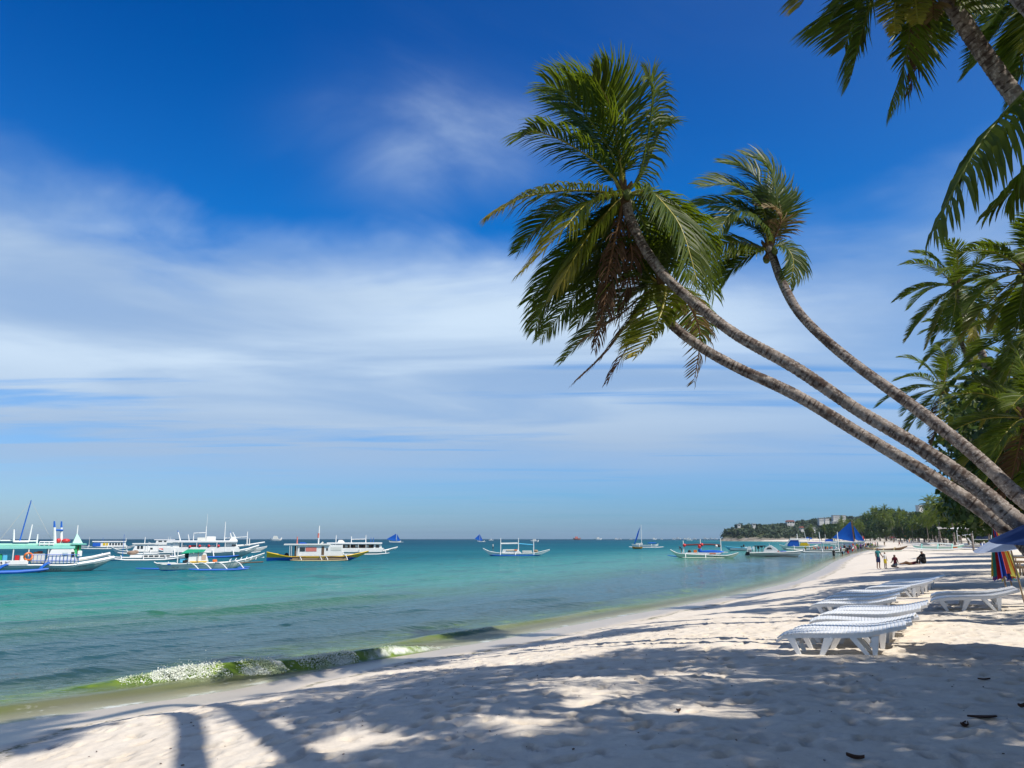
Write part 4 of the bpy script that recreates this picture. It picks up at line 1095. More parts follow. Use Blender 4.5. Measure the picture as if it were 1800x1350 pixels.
def build_hill(name, C, x0, x1, y0, y1, step, wf, wb, nt, seed, r0, r1, label):
    xs = np.arange(x0, x1, step); ys = np.arange(y0, y1, step)
    X, Y = np.meshgrid(xs, ys)
    def fld(X, Y):
        h = hill_field(X, Y, C, wf, wb)
        sd = shore_dist(X, Y)[0]; h = h * np.clip((sd + 3) / 16, 0, 1) ** 0.6
        return h * (0.90 + 0.24 * (fbm(X / 30, Y / 30, 3, seed) - 0.35)) - 1.5
    Z = fld(X, Y)
    f = grid_faces(len(xs), len(ys)); keep = (Z.reshape(-1)[f] > -1.2).any(1); f = f[keep]
    u = np.unique(f); mp = np.full(X.size, -1); mp[u] = np.arange(len(u))
    V = np.stack([X, Y, Z], -1).reshape(-1, 3)[u]
    o = mesh_np(name, V, [mp[f]], [HGM]); tag(o, kind='structure')
    rng = np.random.RandomState(seed)
    px, py = rng.uniform(x0, x1, nt * 6), rng.uniform(y0, y1, nt * 6)
    h = fld(px, py); e = fld(px, py - 6)
    ok = (h > 3.0) & (rng.rand(len(h)) < np.clip((h - 2.5) / 5, 0, 1)) & (fbm(px / 14, py / 14, 2, seed + 3) > 0.36)
    ok &= np.array([(abs(px - (bx)) > 9) | (py > by + 4) | (py < by - 22) for bx, by in BLD_XY]).all(0)
    px, py, h = px[ok][:nt], py[ok][:nt], h[ok][:nt]
    r = rng.uniform(r0, r1, len(px))
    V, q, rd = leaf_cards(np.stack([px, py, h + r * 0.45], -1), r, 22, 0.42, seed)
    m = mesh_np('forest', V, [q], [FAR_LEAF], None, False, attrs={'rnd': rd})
    tag(m, label, 'forest', kind='stuff')
    return fld

# ---- white houses on the hillsides
BLDS = [  # px left, px right, top, bottom, depth, storeys, windows, label
 (1457.5, 1469.5, 907, 914.5, 1225, 3, 5, 'largest white hotel block on the far hill'),
 (1472.5, 1479.5, 907, 913, 1250, 3, 3, 'white hotel block just right of the largest one on the far hill'),
 (1433, 1441, 911.5, 918, 1180, 2, 4, 'white hillside house left of the hotel blocks, nearer the ridge'),
 (1443, 1450.5, 912, 916.5, 1190, 2, 3, 'white hillside house between the hotel blocks and the leftmost white house'),
 (1455, 1470, 917.5, 921.5, 1150, 1, 6, 'long low white building below the hotel blocks'),
 (1400, 1405.5, 928, 932, 1085, 1, 2, 'small white house low on the headland above the moored boats'),
 (1419, 1425, 928, 932.5, 1085, 1, 2, 'small white house low on the headland, right of its twin'),
 (1317, 1322, 921.5, 925, 1100, 1, 1, 'white hut on the crest near the tip of the headland'),
 (1377, 1390, 917.5, 921.5, 1160, 1, 3, 'red roofed house on the crest of the headland'),
 (1291, 1296, 922.5, 926.5, 1085, 1, 1, 'pale hut nearest the cliff end of the headland'),
 (1608, 1616, 890, 895.5, 815, 1, 2, 'lone white house on the darker hill behind the palms'),
]
BLD_XY = [(((a + b) / 2 - 900) / F * d, d) for a, b, t_, bt, d, s_, w_, l_ in BLDS]
build_hill('headland', HEAD, 215, 900, 955, 1560, 4.0, 105, 160, 8000, 51, 1.6, 4.8, 'dark green woods covering the long far headland')
build_hill('hill', HILL2, 330, 700, 740, 960, 4.0, 60, 90, 1600, 52, 2.2, 4.2, 'darker woods on the nearer hill behind the row of palms')
WHITE_WALL = paint('white_render', (0.62, 0.61, 0.59), 0.8, 0.2, 0.35, 0.2)
RED_ROOF = paint('red_roof', (0.36, 0.12, 0.08), 0.8, 0.2, 0.3, 0.3)
GREY_ROOF = paint('grey_roof', (0.50, 0.49, 0.46), 0.8, 0.2, 0.3, 0.3)
for a, b, tp_, bt, d, st, nw, lab in BLDS:
    s = d / F; x = ((a + b) / 2 - 900) * s; w = (b - a) * s; ztop = CAM_Z + (947 - tp_) * s; zb = CAM_Z + (947 - bt) * s
    o = empty('hillside_building', (x, d, zb)); tag(o, lab, 'building', 'white buildings on the far hills')
    h = ztop - zb; dp = max(7, w * 0.6)
    MB().box(-w / 2, w / 2, 0, dp, -5, h).build('wall', WHITE_WALL, o)
    if 'red' in lab:
        MB().prism([(-w / 2 - .6, h), (w / 2 + .6, h), (w / 2 - 1.4, h + 1.7), (-w / 2 + 1.4, h + 1.7)], -.6, dp + .6).build('roof', RED_ROOF, o)
    else:
        MB().box(-w / 2 - .35, w / 2 + .35, -.35, dp + .35, h + .003, h + .4).build('roof', GREY_ROOF, o)
    for fl in range(st):
        for k in range(nw):
            wx = -w / 2 + (k + .5) * w / nw; fh = h / st; ww = w / nw * 0.28
            MB().box(wx - ww, wx + ww, -.06, .1, fl * fh + fh * .28, fl * fh + fh * .78).build('window', glass_dark(), o)

# ---- trees behind the beach
def broadleaf(seed, h, w, mat, n=12, per=170, card=0.20):
    rng = np.random.RandomState(seed)
    o = empty('broadleaf_tree')
    cs, rs = [], []
    for i in range(n):
        a = rng.uniform(0, 6.28); rr = w * 0.36 * rng.uniform(0.2, 1.0); z = h * rng.uniform(0.26, 0.86)
        cs.append((rr * math.cos(a), rr * math.sin(a), z)); rs.append(w * rng.uniform(0.17, 0.30))
    cs.append((0, 0, h * 0.8)); rs.append(w * 0.25)
    V, q, rd = leaf_cards(cs, rs, per, card, seed)
    mesh_np('crown', V, [q], [mat], o, False, attrs={'rnd': rd})
    b = MB(); r = 0.03 * h
    b.tube([(0, 0, -0.6), (0.05 * w, 0, h * .2), (0, 0.03 * w, h * .42)], [r, r * .8, r * .6], 7)
    for c in cs[:5]: b.tube([(0, 0.02 * w, h * .36), (c[0] * .5, c[1] * .5, (h * .4 + c[2]) / 2), c], [r * .5, r * .35, r * .12], 5)
    b.build('trunk', TRUNK, o, True)
    return o
def far_palm(seed, h, fl):
    rng = np.random.RandomState(seed)
    o = empty('palm_tree')
    ln = rng.uniform(-1.6, -0.4)
    c = (ln, 0, h)
    trunk_mesh([(0, 0, -0.6), (ln * .3, 0, h * .5), c], [0.17, 0.12, 0.10], o, (0, 0, 0), 7, 0.5, seed)
    fr = auto_crown(c, 26, fl, rng, (-0.45, .1, 0), 17, 1.1, 0.15, 2, hi=80, lo=-60, kinds=lambda f, r: 'gy' if r.rand() < .7 else 'y', rib=0.05)
    merge_fronds(fr, o, (0, 0, 0), 'crown', [LEAF, RIB_G])
    return o
protos_p = [far_palm(200 + i, 10.0, 3.9) for i in range(4)]
protos_b = [broadleaf(300 + i, 10.0, 9.0, TREE_LEAF if i % 2 else TREE_LEAF2) for i in range(4)]
_top_px = [1480, 1512, 1522, 1532, 1545, 1560, 1580, 1600, 1620, 1632, 1642, 1660, 1690, 1740, 1800, 1900]
_top_py = [915, 908, 899, 893, 890, 894, 897, 893, 889, 883, 873, 868, 862, 852, 830, 780]
rng = random.Random(77)
_al0 = float(shore_dist(np.array([62.0]), np.array([140.0]))[1][0])
_al1 = float(shore_dist(np.array([275.0]), np.array([830.0]))[1][0])
al = _al0; used = {}
P_LAB = 'far palm in the tree row behind the sunlit beach'
B_LAB = 'far bushy broad-leaved tree in the row behind the sunlit beach'
first = {id(p): True for p in protos_p + protos_b}
ntree = 0
while al < _al1:
    dist_far = 0
    for row in range(3):
        s_in = 19 + row * 9 + rng.uniform(-3, 3) + (10 if row == 2 else 0)
        x, y = shore_point(al + rng.uniform(-3, 3), -s_in)
        pxx = 900 + x / y * F
        if pxx > 1800 or y > 900: continue
        top = np.interp(pxx, _top_px, _top_py)
        z0 = gz(x, y)
        h = (947 - top) * y / F + CAM_Z - z0
        h *= rng.uniform(0.72, 1.0) * (1.0 if row == 2 else (0.86 if row == 1 else 0.7))
        h = max(5.0, min(h, 24))
        isp = rng.random() < (0.75 if y < 320 else 0.4)
        pr = rng.choice(protos_p if isp else protos_b)
        o = copy_tree(pr) if not first[id(pr)] else pr
        first[id(pr)] = False
        k = h / 10.0; kw = k if not isp else max(k * 0.75, 0.9)
        o.location = (x, y, z0 - 0.1); o.scale = (kw, kw, k); o.rotation_euler = (0, 0, rng.uniform(-.5, .5) if isp else rng.uniform(0, 6.28))
        tag(o, P_LAB if isp else B_LAB, 'palm tree' if isp else 'tree', 'palms of the far tree row' if isp else 'bushy trees of the far tree row')
        ntree += 1
    al += 9 + 0.012 * (al - _al0)
for p in protos_p + protos_b:
    if first[id(p)]:
        p.location = (300, 760, 2)
        tag(p, P_LAB if p.name.startswith('palm') else B_LAB, 'tree', 'palms of the far tree row' if p.name.startswith('palm') else 'bushy trees of the far tree row')
# dark broad-leaved trees in the grove, at the right edge
for i, (px, dep, top, w, lab) in enumerate([
    (1792, 40, 640, 8.0, 'dark broad-leaved tree among the palms at the right edge'),
    (1792, 62, 800, 8.5, 'lower broad-leaved tree behind the leaning trunks at the right edge'),
    (1838, 30, 560, 7.0, 'dark broad-leaved tree cut by the right edge under the topmost palm crown'),
    (1822, 52, 700, 9.0, 'dark broad-leaved tree low at the right edge behind the rearmost leaning trunk'),
    (1800, 75, 760, 10, 'tall broad-leaved tree deepest behind the leaning trunks at the right edge')]):
    x = (px - 900) / F * dep; z0 = gz(x, dep); h = (947 - top) * dep / F + CAM_Z - z0
    o = broadleaf(340 + i, h, w, TREE_LEAF, 13, 620, 0.09)
    o.location = (x, dep, z0 - .1); tag(o, lab, 'tree')

for i, (px, dep, top, lab) in enumerate([
    (1655, 150, 872, 'palm standing out above the far tree row left of the white awning'), (1683, 110, 884, 'palm with drooping yellowish fronds behind the left end of the white awning'),
    (1708, 95, 880, 'palm with drooping yellowish fronds behind the middle of the white awning'), (1736, 88, 872, 'palm behind the right end of the white awning, half hidden by the leaning trunks'),
    (1762, 80, 850, 'palm right of the white awning, seen between the leaning trunks'), (1628, 170, 886, 'palm standing above the walkers left of the white awning')]):
    o = copy_tree(protos_p[i % 4]); x = (px - 900) / F * dep; z0 = gz(x, dep); h = ((947 - top) * dep / F + CAM_Z - z0) * .86
    o.location = (x + 1.0, dep, z0 - .1); o.scale = (.85 if dep < 120 else 1.05,) * 2 + (h / 10,); o.rotation_euler = (0, 0, i * .7)
    tag(o, lab, 'palm tree', 'palms behind the white awning')
# ================================================================== boats
WHT = paint('boat_white', (0.80, 0.80, 0.78), 0.35, 0.5, 0.18, 0.8)
OFFW = paint('boat_offwhite', (0.66, 0.67, 0.63), 0.4, 0.4, 0.3, 0.8)
HULLG = paint('boat_grey_white', (0.52, 0.56, 0.53), 0.4, 0.4, 0.3, 0.8)
BLUE = paint('boat_blue', (0.015, 0.12, 0.52), 0.35, 0.5, 0.2, 1)
SKYB = paint('boat_sky_blue', (0.10, 0.47, 0.72), 0.3, 0.5, 0.15, 1)
TEAL = paint('boat_teal', (0.26, 0.62, 0.54), 0.45, 0.4, 0.25, 1)
MINT = paint('boat_mint', (0.42, 0.72, 0.60), 0.5, 0.4, 0.25, 1)
GREEN = paint('boat_green', (0.03, 0.38, 0.14), 0.45, 0.4, 0.2, 1)
YEL = paint('boat_yellow', (0.72, 0.47, 0.02), 0.4, 0.4, 0.2, 1)
BRN = paint('boat_brown', (0.14, 0.085, 0.05), 0.6, 0.3, 0.4, 2)
WOOD = paint('bare_wood', (0.30, 0.22, 0.14), 0.7, 0.3, 0.4, 2)
BAMB = paint('bamboo', (0.48, 0.39, 0.22), 0.5, 0.4, 0.3, 2)
BLK = paint('black_rubber', (0.02, 0.02, 0.022), 0.5, 0.4, 0.1)
RED = paint('red_plastic', (0.60, 0.025, 0.03), 0.35, 0.5, 0.15)
ORG = paint('orange_plastic', (0.80, 0.20, 0.04), 0.4, 0.5, 0.15)
PNK = paint('pink_red_cloth', (0.62, 0.20, 0.17), 0.8, 0.2, 0.3)
TARPB = cloth('blue_tarp', (0.02, 0.13, 0.60), 0.15)
TARPG = cloth('green_tarp', (0.03, 0.42, 0.24), 0.25)
TARPY = cloth('yellow_tarp', (0.82, 0.56, 0.02), 0.2)
TARPW = cloth('white_tarp', (0.78, 0.79, 0.80), 0.25)
SAILB = cloth('blue_sail', (0.012, 0.15, 0.66), 0.35, 0.7)
ROPE = paint('rope', (0.55, 0.52, 0.45), 0.9, 0.1, 0.3)

class Boat:
    def __init__(s, name, label, cat, cx, wy, yaw=0.0, group=None, z=0.0, ground_pt=None):
        p = ground_pt or on_plane(cx, wy, z)
        s.root = empty(name, p, -math.atan2(p.x, p.y) + yaw)
        tag(s.root, label, cat, group)
        s.cx, s.wy, s.s, s.k = cx, wy, (p - CAMV).dot(FWD) / F, 1 / math.cos(yaw)
    def X(s, px): return (px - s.cx) * s.s * s.k
    def Z(s, py): return (s.wy - py) * s.s
    def hull(s, st, beam, top=WHT, bottom=BLUE, stripe=None, rim=WHT, deck=OFFW, rim_r=0.05, deckdrop=0.18, name='hull'):
        """st: stations (px, py of the gunwale, width 0..1, py of the keel)"""
        b, rims = MB(), ([], [])
        rings = []
        sz = s.Z(stripe) if stripe is not None else -9
        q = catmull([(a, t, w, k) for a, t, w, k in st], max(17, 3 * len(st)))
        for a, t, w, k in q:
            x, zt, zk, hw = s.X(a), s.Z(t), s.Z(k), max(0.015, beam / 2 * max(w, 0))
            zk = min(zk, zt - 0.05)
            zs = min(max(sz, zk + 0.02 * (zt - zk)), zt - 0.05 * (zt - zk))
            fs = (zs - zk) / (zt - zk)
            prof = lambda f: hw * (0.10 + 0.90 * f ** 0.55)
            fr = sorted([0, fs * .5, fs, fs + (1 - fs) * .33, fs + (1 - fs) * .66, 1])
            left = [(x, -prof(f), zk + f * (zt - zk)) for f in fr]
            dz = max(zk + .03, zt - deckdrop)
            ring = [(x, -max(prof(1) - .05, .005), zt - .002), (x, -max(prof(1) - .06, .004), dz), (x, max(prof(1) - .06, .004), dz), (x, max(prof(1) - .05, .005), zt - .002)]
            full = ring[:2][::-1] + left[::-1] + [(x, -y, z) for (x, y, z) in left] + ring[2:][::-1]
            rings.append(full); rims[0].append((x, -hw, zt)); rims[1].append((x, hw, zt))
        n = len(rings[0])
        vs = [v for r in rings for v in r]
        for i in range(len(rings) - 1):
            for kk in range(n):
                a, bb = i * n + kk, i * n + (kk + 1) % n
                mi = 0
                if kk in (5, 6, 8, 9) or kk == 7: mi = 1
                if kk == n - 1 or kk in (0, n - 2): mi = 2
                b.f.append([a, bb, bb + n, a + n]); b.m.append(mi)
        b.f.append(list(range(n - 1, -1, -1))); b.m.append(0)
        b.f.append(list(range(len(vs) - n, len(vs)))); b.m.append(0)
        b.v = vs
        h = b.build(name, [top, bottom if stripe is not None else top, deck], s.root, True)
        for r in rims:
            MB().tube(r, rim_r, 5).build('gunwale', rim, s.root, True)
        s.h = h
        return h
    def box(s, name, px0, px1, pyt, pyb, y0, y1, mat, sl=(0, 0), parent=None, bevel=0.03):
        x0, x1, zt, zb = s.X(px0), s.X(px1), s.Z(pyt), s.Z(pyb)
        b = MB().prism([(x0, zb), (x1, zb), (x1 + sl[1] * s.s, zt), (x0 + sl[0] * s.s, zt)], y0, y1)
        return b.build(name, mat, parent or s.root, False, bevel)
    def cabin(s, px0, px1, pyt, pyb, w, mat, wins=(), sl=(0, 0), name='cabin', wmat=None, y0=None):
        y0 = -w / 2 if y0 is None else y0
        c = s.box(name, px0, px1, pyt, pyb, y0, y0 + w, mat, sl)
        for q in wins:
            a, b_, t_, bt = q[:4]; m = q[4] if len(q) > 4 else (wmat or glass_dark())
            s.box('window', a, b_, t_, bt, y0 - 0.025, y0 + 0.03, m, (0, 0), c, 0)
            if len(q) <= 4: s.box('window', a, b_, t_, bt, y0 + w - 0.03, y0 + w + 0.025, m, (0, 0), c, 0)
        return c
    def roof(s, px0, px1, py, w, mat, th=0.10, posts=(), pyb=None, pmat=WHT, name='roof', camber=0.12, r=0.035, drop=(0, 0)):
        x0, x1, z = s.X(px0), s.X(px1), s.Z(py)
        rings = []
        for i in range(9):
            f = i / 8; x = x0 + (x1 - x0) * f; zz = z - drop[0] * s.s * (1 - f) - drop[1] * s.s * f
            sec = [(x, -w / 2 + w * k / 6, zz + camber * (1 - (k / 3 - 1) ** 2)) for k in range(7)]
            rings.append(sec + [(x, y, q - th) for x, y, q in sec[::-1]])
        MB().loft(rings, 0, True, True).build(name, mat, s.root, True)
        for p in posts:
            for y in (-w / 2 + .08, w / 2 - .08):
                MB().tube([(s.X(p), y, s.Z(pyb)), (s.X(p), y, z - th * .5)], r, 6).build('roof_post', pmat, s.root, True)
    def mast(s, px, pyt, pyb, r=0.06, mat=WHT, lean=0, y=0.0, tip=None, name='mast'):
        """lean: how far the top lies to the right, in px"""
        a, b = Vector((s.X(px), y, s.Z(pyb))), Vector((s.X(px + lean), y, s.Z(pyt)))
        r *= .82
        o = MB().tube([a, a.lerp(b, .5), b], [r, r * .95, r * .75], 8).build(name, mat, s.root, True)
        if tip:
            d = (b - a).normalized()
            MB().tube([b, b + d * tip[1] * s.s], [r * .8, r * .5], 6).build('mast_tip', tip[0], o, True)
        return o
    def pole(s, name, pts, r, mat, parent=None):
        return MB().tube([(s.X(a), y, s.Z(b)) for a, b, y in pts], r, 6).build(name, mat, parent or s.root, True)
    def outrigger(s, px0, px1, D, booms, fmat=BLUE, bmat=WHT, r=0.11, side=(-1, 1), z=0.10, up=0.25, arch=0.35, hy=None, br=0.055, sweep=0.0):
        """booms: list of (px on hull, py on hull)"""
        x0, x1 = s.X(px0), s.X(px1)
        for sd in side:
            pts = [(x0 + (x1 - x0) * f, sd * D, z + up * (abs(f - .5) * 2) ** 4) for f in (0, .06, .2, .5, .8, .94, 1)]
            MB().tube(pts, [r * .45, r * .8, r, r, r, r * .8, r * .45], 8).build('outrigger_float', fmat, s.root, True)
            for px, py in booms:
                xb, zb = s.X(px), s.Z(py); w = (hy or 0.35)
                e = (xb + sweep * s.s, sd * D, z + r * .6)
                q = [(xb, sd * w * .4, zb), (xb + sweep * s.s * .25, sd * (w + (D - w) * .35), zb + arch * .5), (xb + sweep * s.s * .65, sd * (w + (D - w) * .75), zb * .75 + arch * .35), e]
                MB().tube([tuple(v) for v in catmull(q, 9)], br, 6).build('outrigger_boom', bmat, s.root, True)
    def ball(s, name, px, py, r, mat, y=0.0, sc=(1, 1, 1)):
        return MB().ball((s.X(px), y, s.Z(py)), r, 0, 10, 8, sc).build(name, mat, s.root, True)
    def rail(s, px0, px1, pyt, pyb, y, n, mat, r=0.022, name='railing'):
        b = MB(); x0, x1, zt, zb = s.X(px0), s.X(px1), s.Z(pyt), s.Z(pyb)
        for z in (zt, (zt * .35 + zb * .65)): b.tube([(x0, y, z), (x1, y, z)], r * 1.25, 5)
        for i in range(n + 1): b.tube([(x0 + (x1 - x0) * i / n, y, zb), (x0 + (x1 - x0) * i / n, y, zt)], r, 5)
        return b.build(name, mat, s.root, True)
    def sail(s, tri, mat, y=0.0, bulge=0.4, name='sail', parent=None):
        a, b, c = [np.array((s.X(p[0]), y, s.Z(p[1]))) for p in tri]
        n = 9; idx = {}; bm = MB()
        for i in range(n + 1):
            for j in range(n + 1 - i):
                u, v = i / n, j / n; w = 1 - u - v
                p = a * w + b * u + c * v; p = p + np.array([0, bulge * 27 * u * v * w * .35 + bulge * .8 * (u * v + v * w + u * w), 0])
                idx[i, j] = len(bm.v); bm.v.append(tuple(p))
        for i in range(n):
            for j in range(n - i):
                bm.f.append([idx[i, j], idx[i + 1, j], idx[i, j + 1]]); bm.m.append(0)
                if i + j < n - 1: bm.f.append([idx[i + 1, j], idx[i + 1, j + 1], idx[i, j + 1]]); bm.m.append(0)
        return bm.build(name, mat, parent or s.root, True)
    def text(s, txt, px0, px1, py, hpx, y, mat, lean=0.0, parent=None, rot=0.0):
        cu = bpy.data.curves.new('lettering', 'FONT'); cu.body = txt; cu.size = hpx * s.s * 1.4; cu.extrude = 0.004; cu.shear = lean
        cu.align_x, cu.align_y = 'CENTER', 'CENTER'
        cu.materials.append(mat)
        tmp = bpy.data.objects.new('lettering', cu); COL.objects.link(tmp); bpy.context.view_layer.update()
        me = bpy.data.meshes.new_from_object(tmp.evaluated_get(bpy.context.evaluated_depsgraph_get())); bpy.data.objects.remove(tmp)
        o = bpy.data.objects.new('lettering', me); link(o, parent or s.root)
        o.location = (s.X((px0 + px1) / 2), y, s.Z(py)); o.rotation_euler = (R(90) + rot, 0, 0)
        bpy.context.view_layer.update()
        w = o.dimensions.x
        if w > 0: o.scale = ((px1 - px0) * s.s / w, 1, 1)
        return o
def stay(b, a, c, r=0.012):
    return b.pole('stay_rope', [a, c], r, ROPE)
INK = paint('dark_lettering', (0.03, 0.035, 0.05), 0.6, 0.3, 0.1)
GR_OUT = 'outrigger boats moored off the beach'

# --- 1: big boat with the green roof, cut by the left edge
b = Boat('outrigger_boat', 'largest boat, mint green roof and blue railing, cut off by the left edge', 'boat', 60, 1006, 0.03, GR_OUT)
b.hull([(-175, 978, .05, 984), (-150, 986, .45, 1006), (-100, 991, .9, 1012), (0, 993, 1, 1013), (60, 993, 1, 1013), (110, 994, .95, 1012), (140, 990.5, .7, 1008), (165, 986, .35, 997), (185, 981, .06, 984.5)], 2.6, HULLG, BLUE, 1005.4, WHT, rim_r=.07)
for y in (-1.05, 1.05):
    up = 0 if y < 0 else 6.5
    b.pole('prow_beam', [(118, 993.5 - up, y), (150, 988.5 - up, y * .95), (184 - up * .5, 981.5 - up, y * .75)], .16, WHT)
b.box('side_board', -150, 49, 984.5, 992, -1.42, -1.34, WHT, (0, -2))
b.text('BORACAY', -45, 20, 988.5, 4, -1.435, INK, 0.35)
b.cabin(74, 125, 966.5, 990.5, 2.45, WHT, [(113.5, 118.5, 971, 980), (100, 108, 972, 978, paint('pale_window', (.45, .55, .6), .1, .5))], (8, -8))
b.box('engine_cover', 53, 74, 974, 990, -0.9, 0.9, OFFW)
b.rail(50, 126, 975.5, 990.5, -1.31, 13, BLUE, .020); b.rail(50, 126, 975.5, 990.5, 1.31, 13, BLUE, .020)
b.roof(-165, 119, 960.5, 2.1, TEAL, .22, (-150, -110, -70, -30, 0, 25, 48, 78, 116), 992, WHT, camber=.10, r=.05)
b.box('upper_roof', -120, 118, 956, 959.5, -.8, .8, MINT, (3, -4))
b.box('roof_deck', 23, 47, 952.5, 954.5, -.9, .9, WHT)
b.box('wheelhouse', 118, 129, 958, 979, -.8, .8, GREEN, (0, 0))
b.box('door', 123, 125.5, 960, 978, -.84, -.78, BRN)
b.box('wheelhouse_base', 124, 131, 969, 979, -.95, .95, WHT)
b.box('wheelhouse_eave', 112, 137, 956.5, 958.8, -1.1, 1.1, TEAL)
o = MB().add([(b.X(115), -.75, b.Z(956)), (b.X(131), -.75, b.Z(956)), (b.X(131), .75, b.Z(956)), (b.X(115), .75, b.Z(956)), (b.X(121.5), 0, b.Z(938))], [(0, 1, 4), (1, 2, 4), (2, 3, 4), (3, 0, 4), (3, 2, 1, 0)]).build('peaked_cover', MINT, b.root)
b.mast(121.5, 924, 942, .07)
b.mast(87.5, 928, 961, .16, WHT, -3.5, -.5, (BLUE, 11)); b.mast(98.5, 928, 961, .15, WHT, -2.5, .5, (BLUE, 11))
b.pole('crossbar', [(85, 933, -.5), (98, 933, .5)], .09, BLUE)
b.mast(24, 932, 952, .09, WHT, -1.5); b.mast(47, 923, 952, .08, WHT, 2.5); b.mast(59.5, 940, 956, .08, WHT)
b.mast(33, 881, 952, .065, BLUE, 11)
b.pole('roof_rail', [(-60, 951, .3), (22, 951, .3)], .06, WHT); b.pole('roof_rail', [(23, 952.5, 0), (60, 952, 0)], .06, WHT)
b.rail(63, 85, 953.5, 960, -1.0, 3, WHT, .045, 'roof_railing')
b.ball('buoy', 93, 951.5, .2, RED, .3, (1, 1, 1)); b.ball('buoy', 105, 951.5, .22, RED, .3, (1.5, 1, .8))
stay(b, (44, 882, 0), (0, 955, 0)); stay(b, (44, 882, 0), (86, 958, 0))
ring = MB(); ring.tube([(b.X(48) + .29 * math.cos(t), -1.33 + .1 * math.sin(t * 2), b.Z(978.5) + .29 * math.sin(t)) for t in np.linspace(0, 6.283, 19)], .08, 7, 0, False)
ring.build('life_ring', ORG, b.root, True)
for a, m, h in ((6, GREEN, 974), (14, SKYB, 975), (32, RED, 976), (40, WHT, 977), (-12, ORG, 975), (-30, SKYB, 975)):
    b.box('seat', a - 4, a + 3, h, 988, -.7, .7, m)
b.box('luggage', 56, 64, 971, 975, -.6, .6, ORG); b.box('luggage', 62, 70, 969.5, 973.5, -.4, .8, PNK)
b.outrigger(-150, 79, 3.3, [(-120, 993), (-50, 993), (21, 993), (83, 991.5)], BLUE, BLUE, .15, z=.13, arch=.15, hy=1.2, br=.11, sweep=-19)
b.text('M/V CARMEN-1', 41, 100, 1001.5, 3.4, -1.325, INK); b.text('RETRA', 127, 140, 996.5, 2.3, -1.16, INK)
# two people on the big boat's deck are built further down

# --- 2: far boat with blue and yellow covers
b = Boat('outrigger_boat', 'far white passenger boat with blue tarp, yellow panel and a row of dark windows', 'boat', 195, 965, -.05, GR_OUT)
b.hull([(136, 958, .1, 961), (150, 960, .6, 966), (195, 961.5, 1, 968), (222, 961, .7, 966), (240, 956, .08, 959)], 2.4, WHT, BLUE, 965.2, WHT)
b.cabin(168, 219, 952.5, 961, 2.0, WHT, [(192 + 4.6 * i, 195 + 4.6 * i, 954.5, 958.5) for i in range(5)] + [(182, 186, 954.5, 959, TARPY), (187, 190, 954.5, 959, TARPY)], (0, -2))
b.box('blue_cover', 166, 178.5, 954.5, 960.5, -1.1, 1.1, TARPB)
b.roof(165, 218, 952, 2.4, WHT, .12)
b.mast(218, 946, 953, .10); b.mast(181, 945, 952, .05, BLUE); b.mast(160, 944, 960, .05); b.mast(143, 947, 960, .05)
b.outrigger(146, 228, 3.2, [(160, 960), (190, 960), (220, 960)], WHT, WHT)

# --- 3: long low white boat, bow to the left
b = Boat('outrigger_boat', 'long low white boat with sharp bow pointing left, brown cloth on deck', 'boat', 245, 985, .04, GR_OUT)
b.hull([(184.5, 972.5, .05, 974), (196, 977, .45, 984), (212, 979.5, .8, 987.5), (245, 980, 1, 988), (290, 980, .9, 988), (318, 976, .4, 983), (330, 972, .06, 974)], 1.8, WHT, BLUE, 984, WHT)
b.box('side_panel', 228, 296, 975.5, 979.8, -.75, .75, WHT, (2, -2))
for a in (254, 263, 272, 281, 290): b.box('opening', a - 3.6, a + 3.6, 976.4, 979, -.78, -.74, glass_dark())
b.box('awning_frame', 250, 300, 971.5, 972.6, -.8, .8, WHT)
for a in (251, 275, 298): b.pole('frame_post', [(a, 972, -.75), (a, 980, -.75)], .035, WHT); b.pole('frame_post', [(a, 972, .75), (a, 980, .75)], .035, WHT)
o = b.ball('folded_cloth', 232, 972, .5, paint('brown_cloth', (.30, .22, .17), .9, .1, .5), 0, (1.2, .7, .55)); b.ball('folded_cloth', 238, 970.5, .35, paint('brown_cloth', (.30, .22, .17)), .1, (1.1, .8, .7))
b.mast(217.5, 940, 979, .035, BLUE)
b.outrigger(200, 305, 2.6, [(215, 979), (250, 979), (286, 979)], WHT, WHT, .09)

# --- 4: white boat behind it with a small wheelhouse
b = Boat('outrigger_boat', 'white boat with small square wheelhouse behind the long low white boat', 'boat', 255, 974, .06, GR_OUT)
b.hull([(199, 960.5, .05, 962), (212, 966.5, .5, 974), (232, 969, .9, 977), (270, 969.5, 1, 977), (310, 968, .7, 974), (326, 962, .08, 965)], 2.2, WHT, BLUE, 975, WHT)
b.cabin(234, 254, 956.5, 969, 1.7, WHT, [(241, 244.8, 959.5, 965), (246.5, 250.5, 959.5, 965)], (5, 0), 'wheelhouse')
b.cabin(254, 298, 960, 969.4, 1.9, WHT, [(262, 266, 963, 966, glass_dark()), (286, 293, 963.5, 967, PNK)])
b.roof(233, 297, 955.8, 2.1, OFFW, .14, (258, 275, 294), 969, camber=.08)
b.mast(253, 944.5, 956, .09)
b.box('fabric', 276, 286, 964.3, 967, -1.0, -.9, RED)
b.outrigger(210, 312, 3.0, [(225, 968), (262, 968), (300, 967)], WHT, WHT)

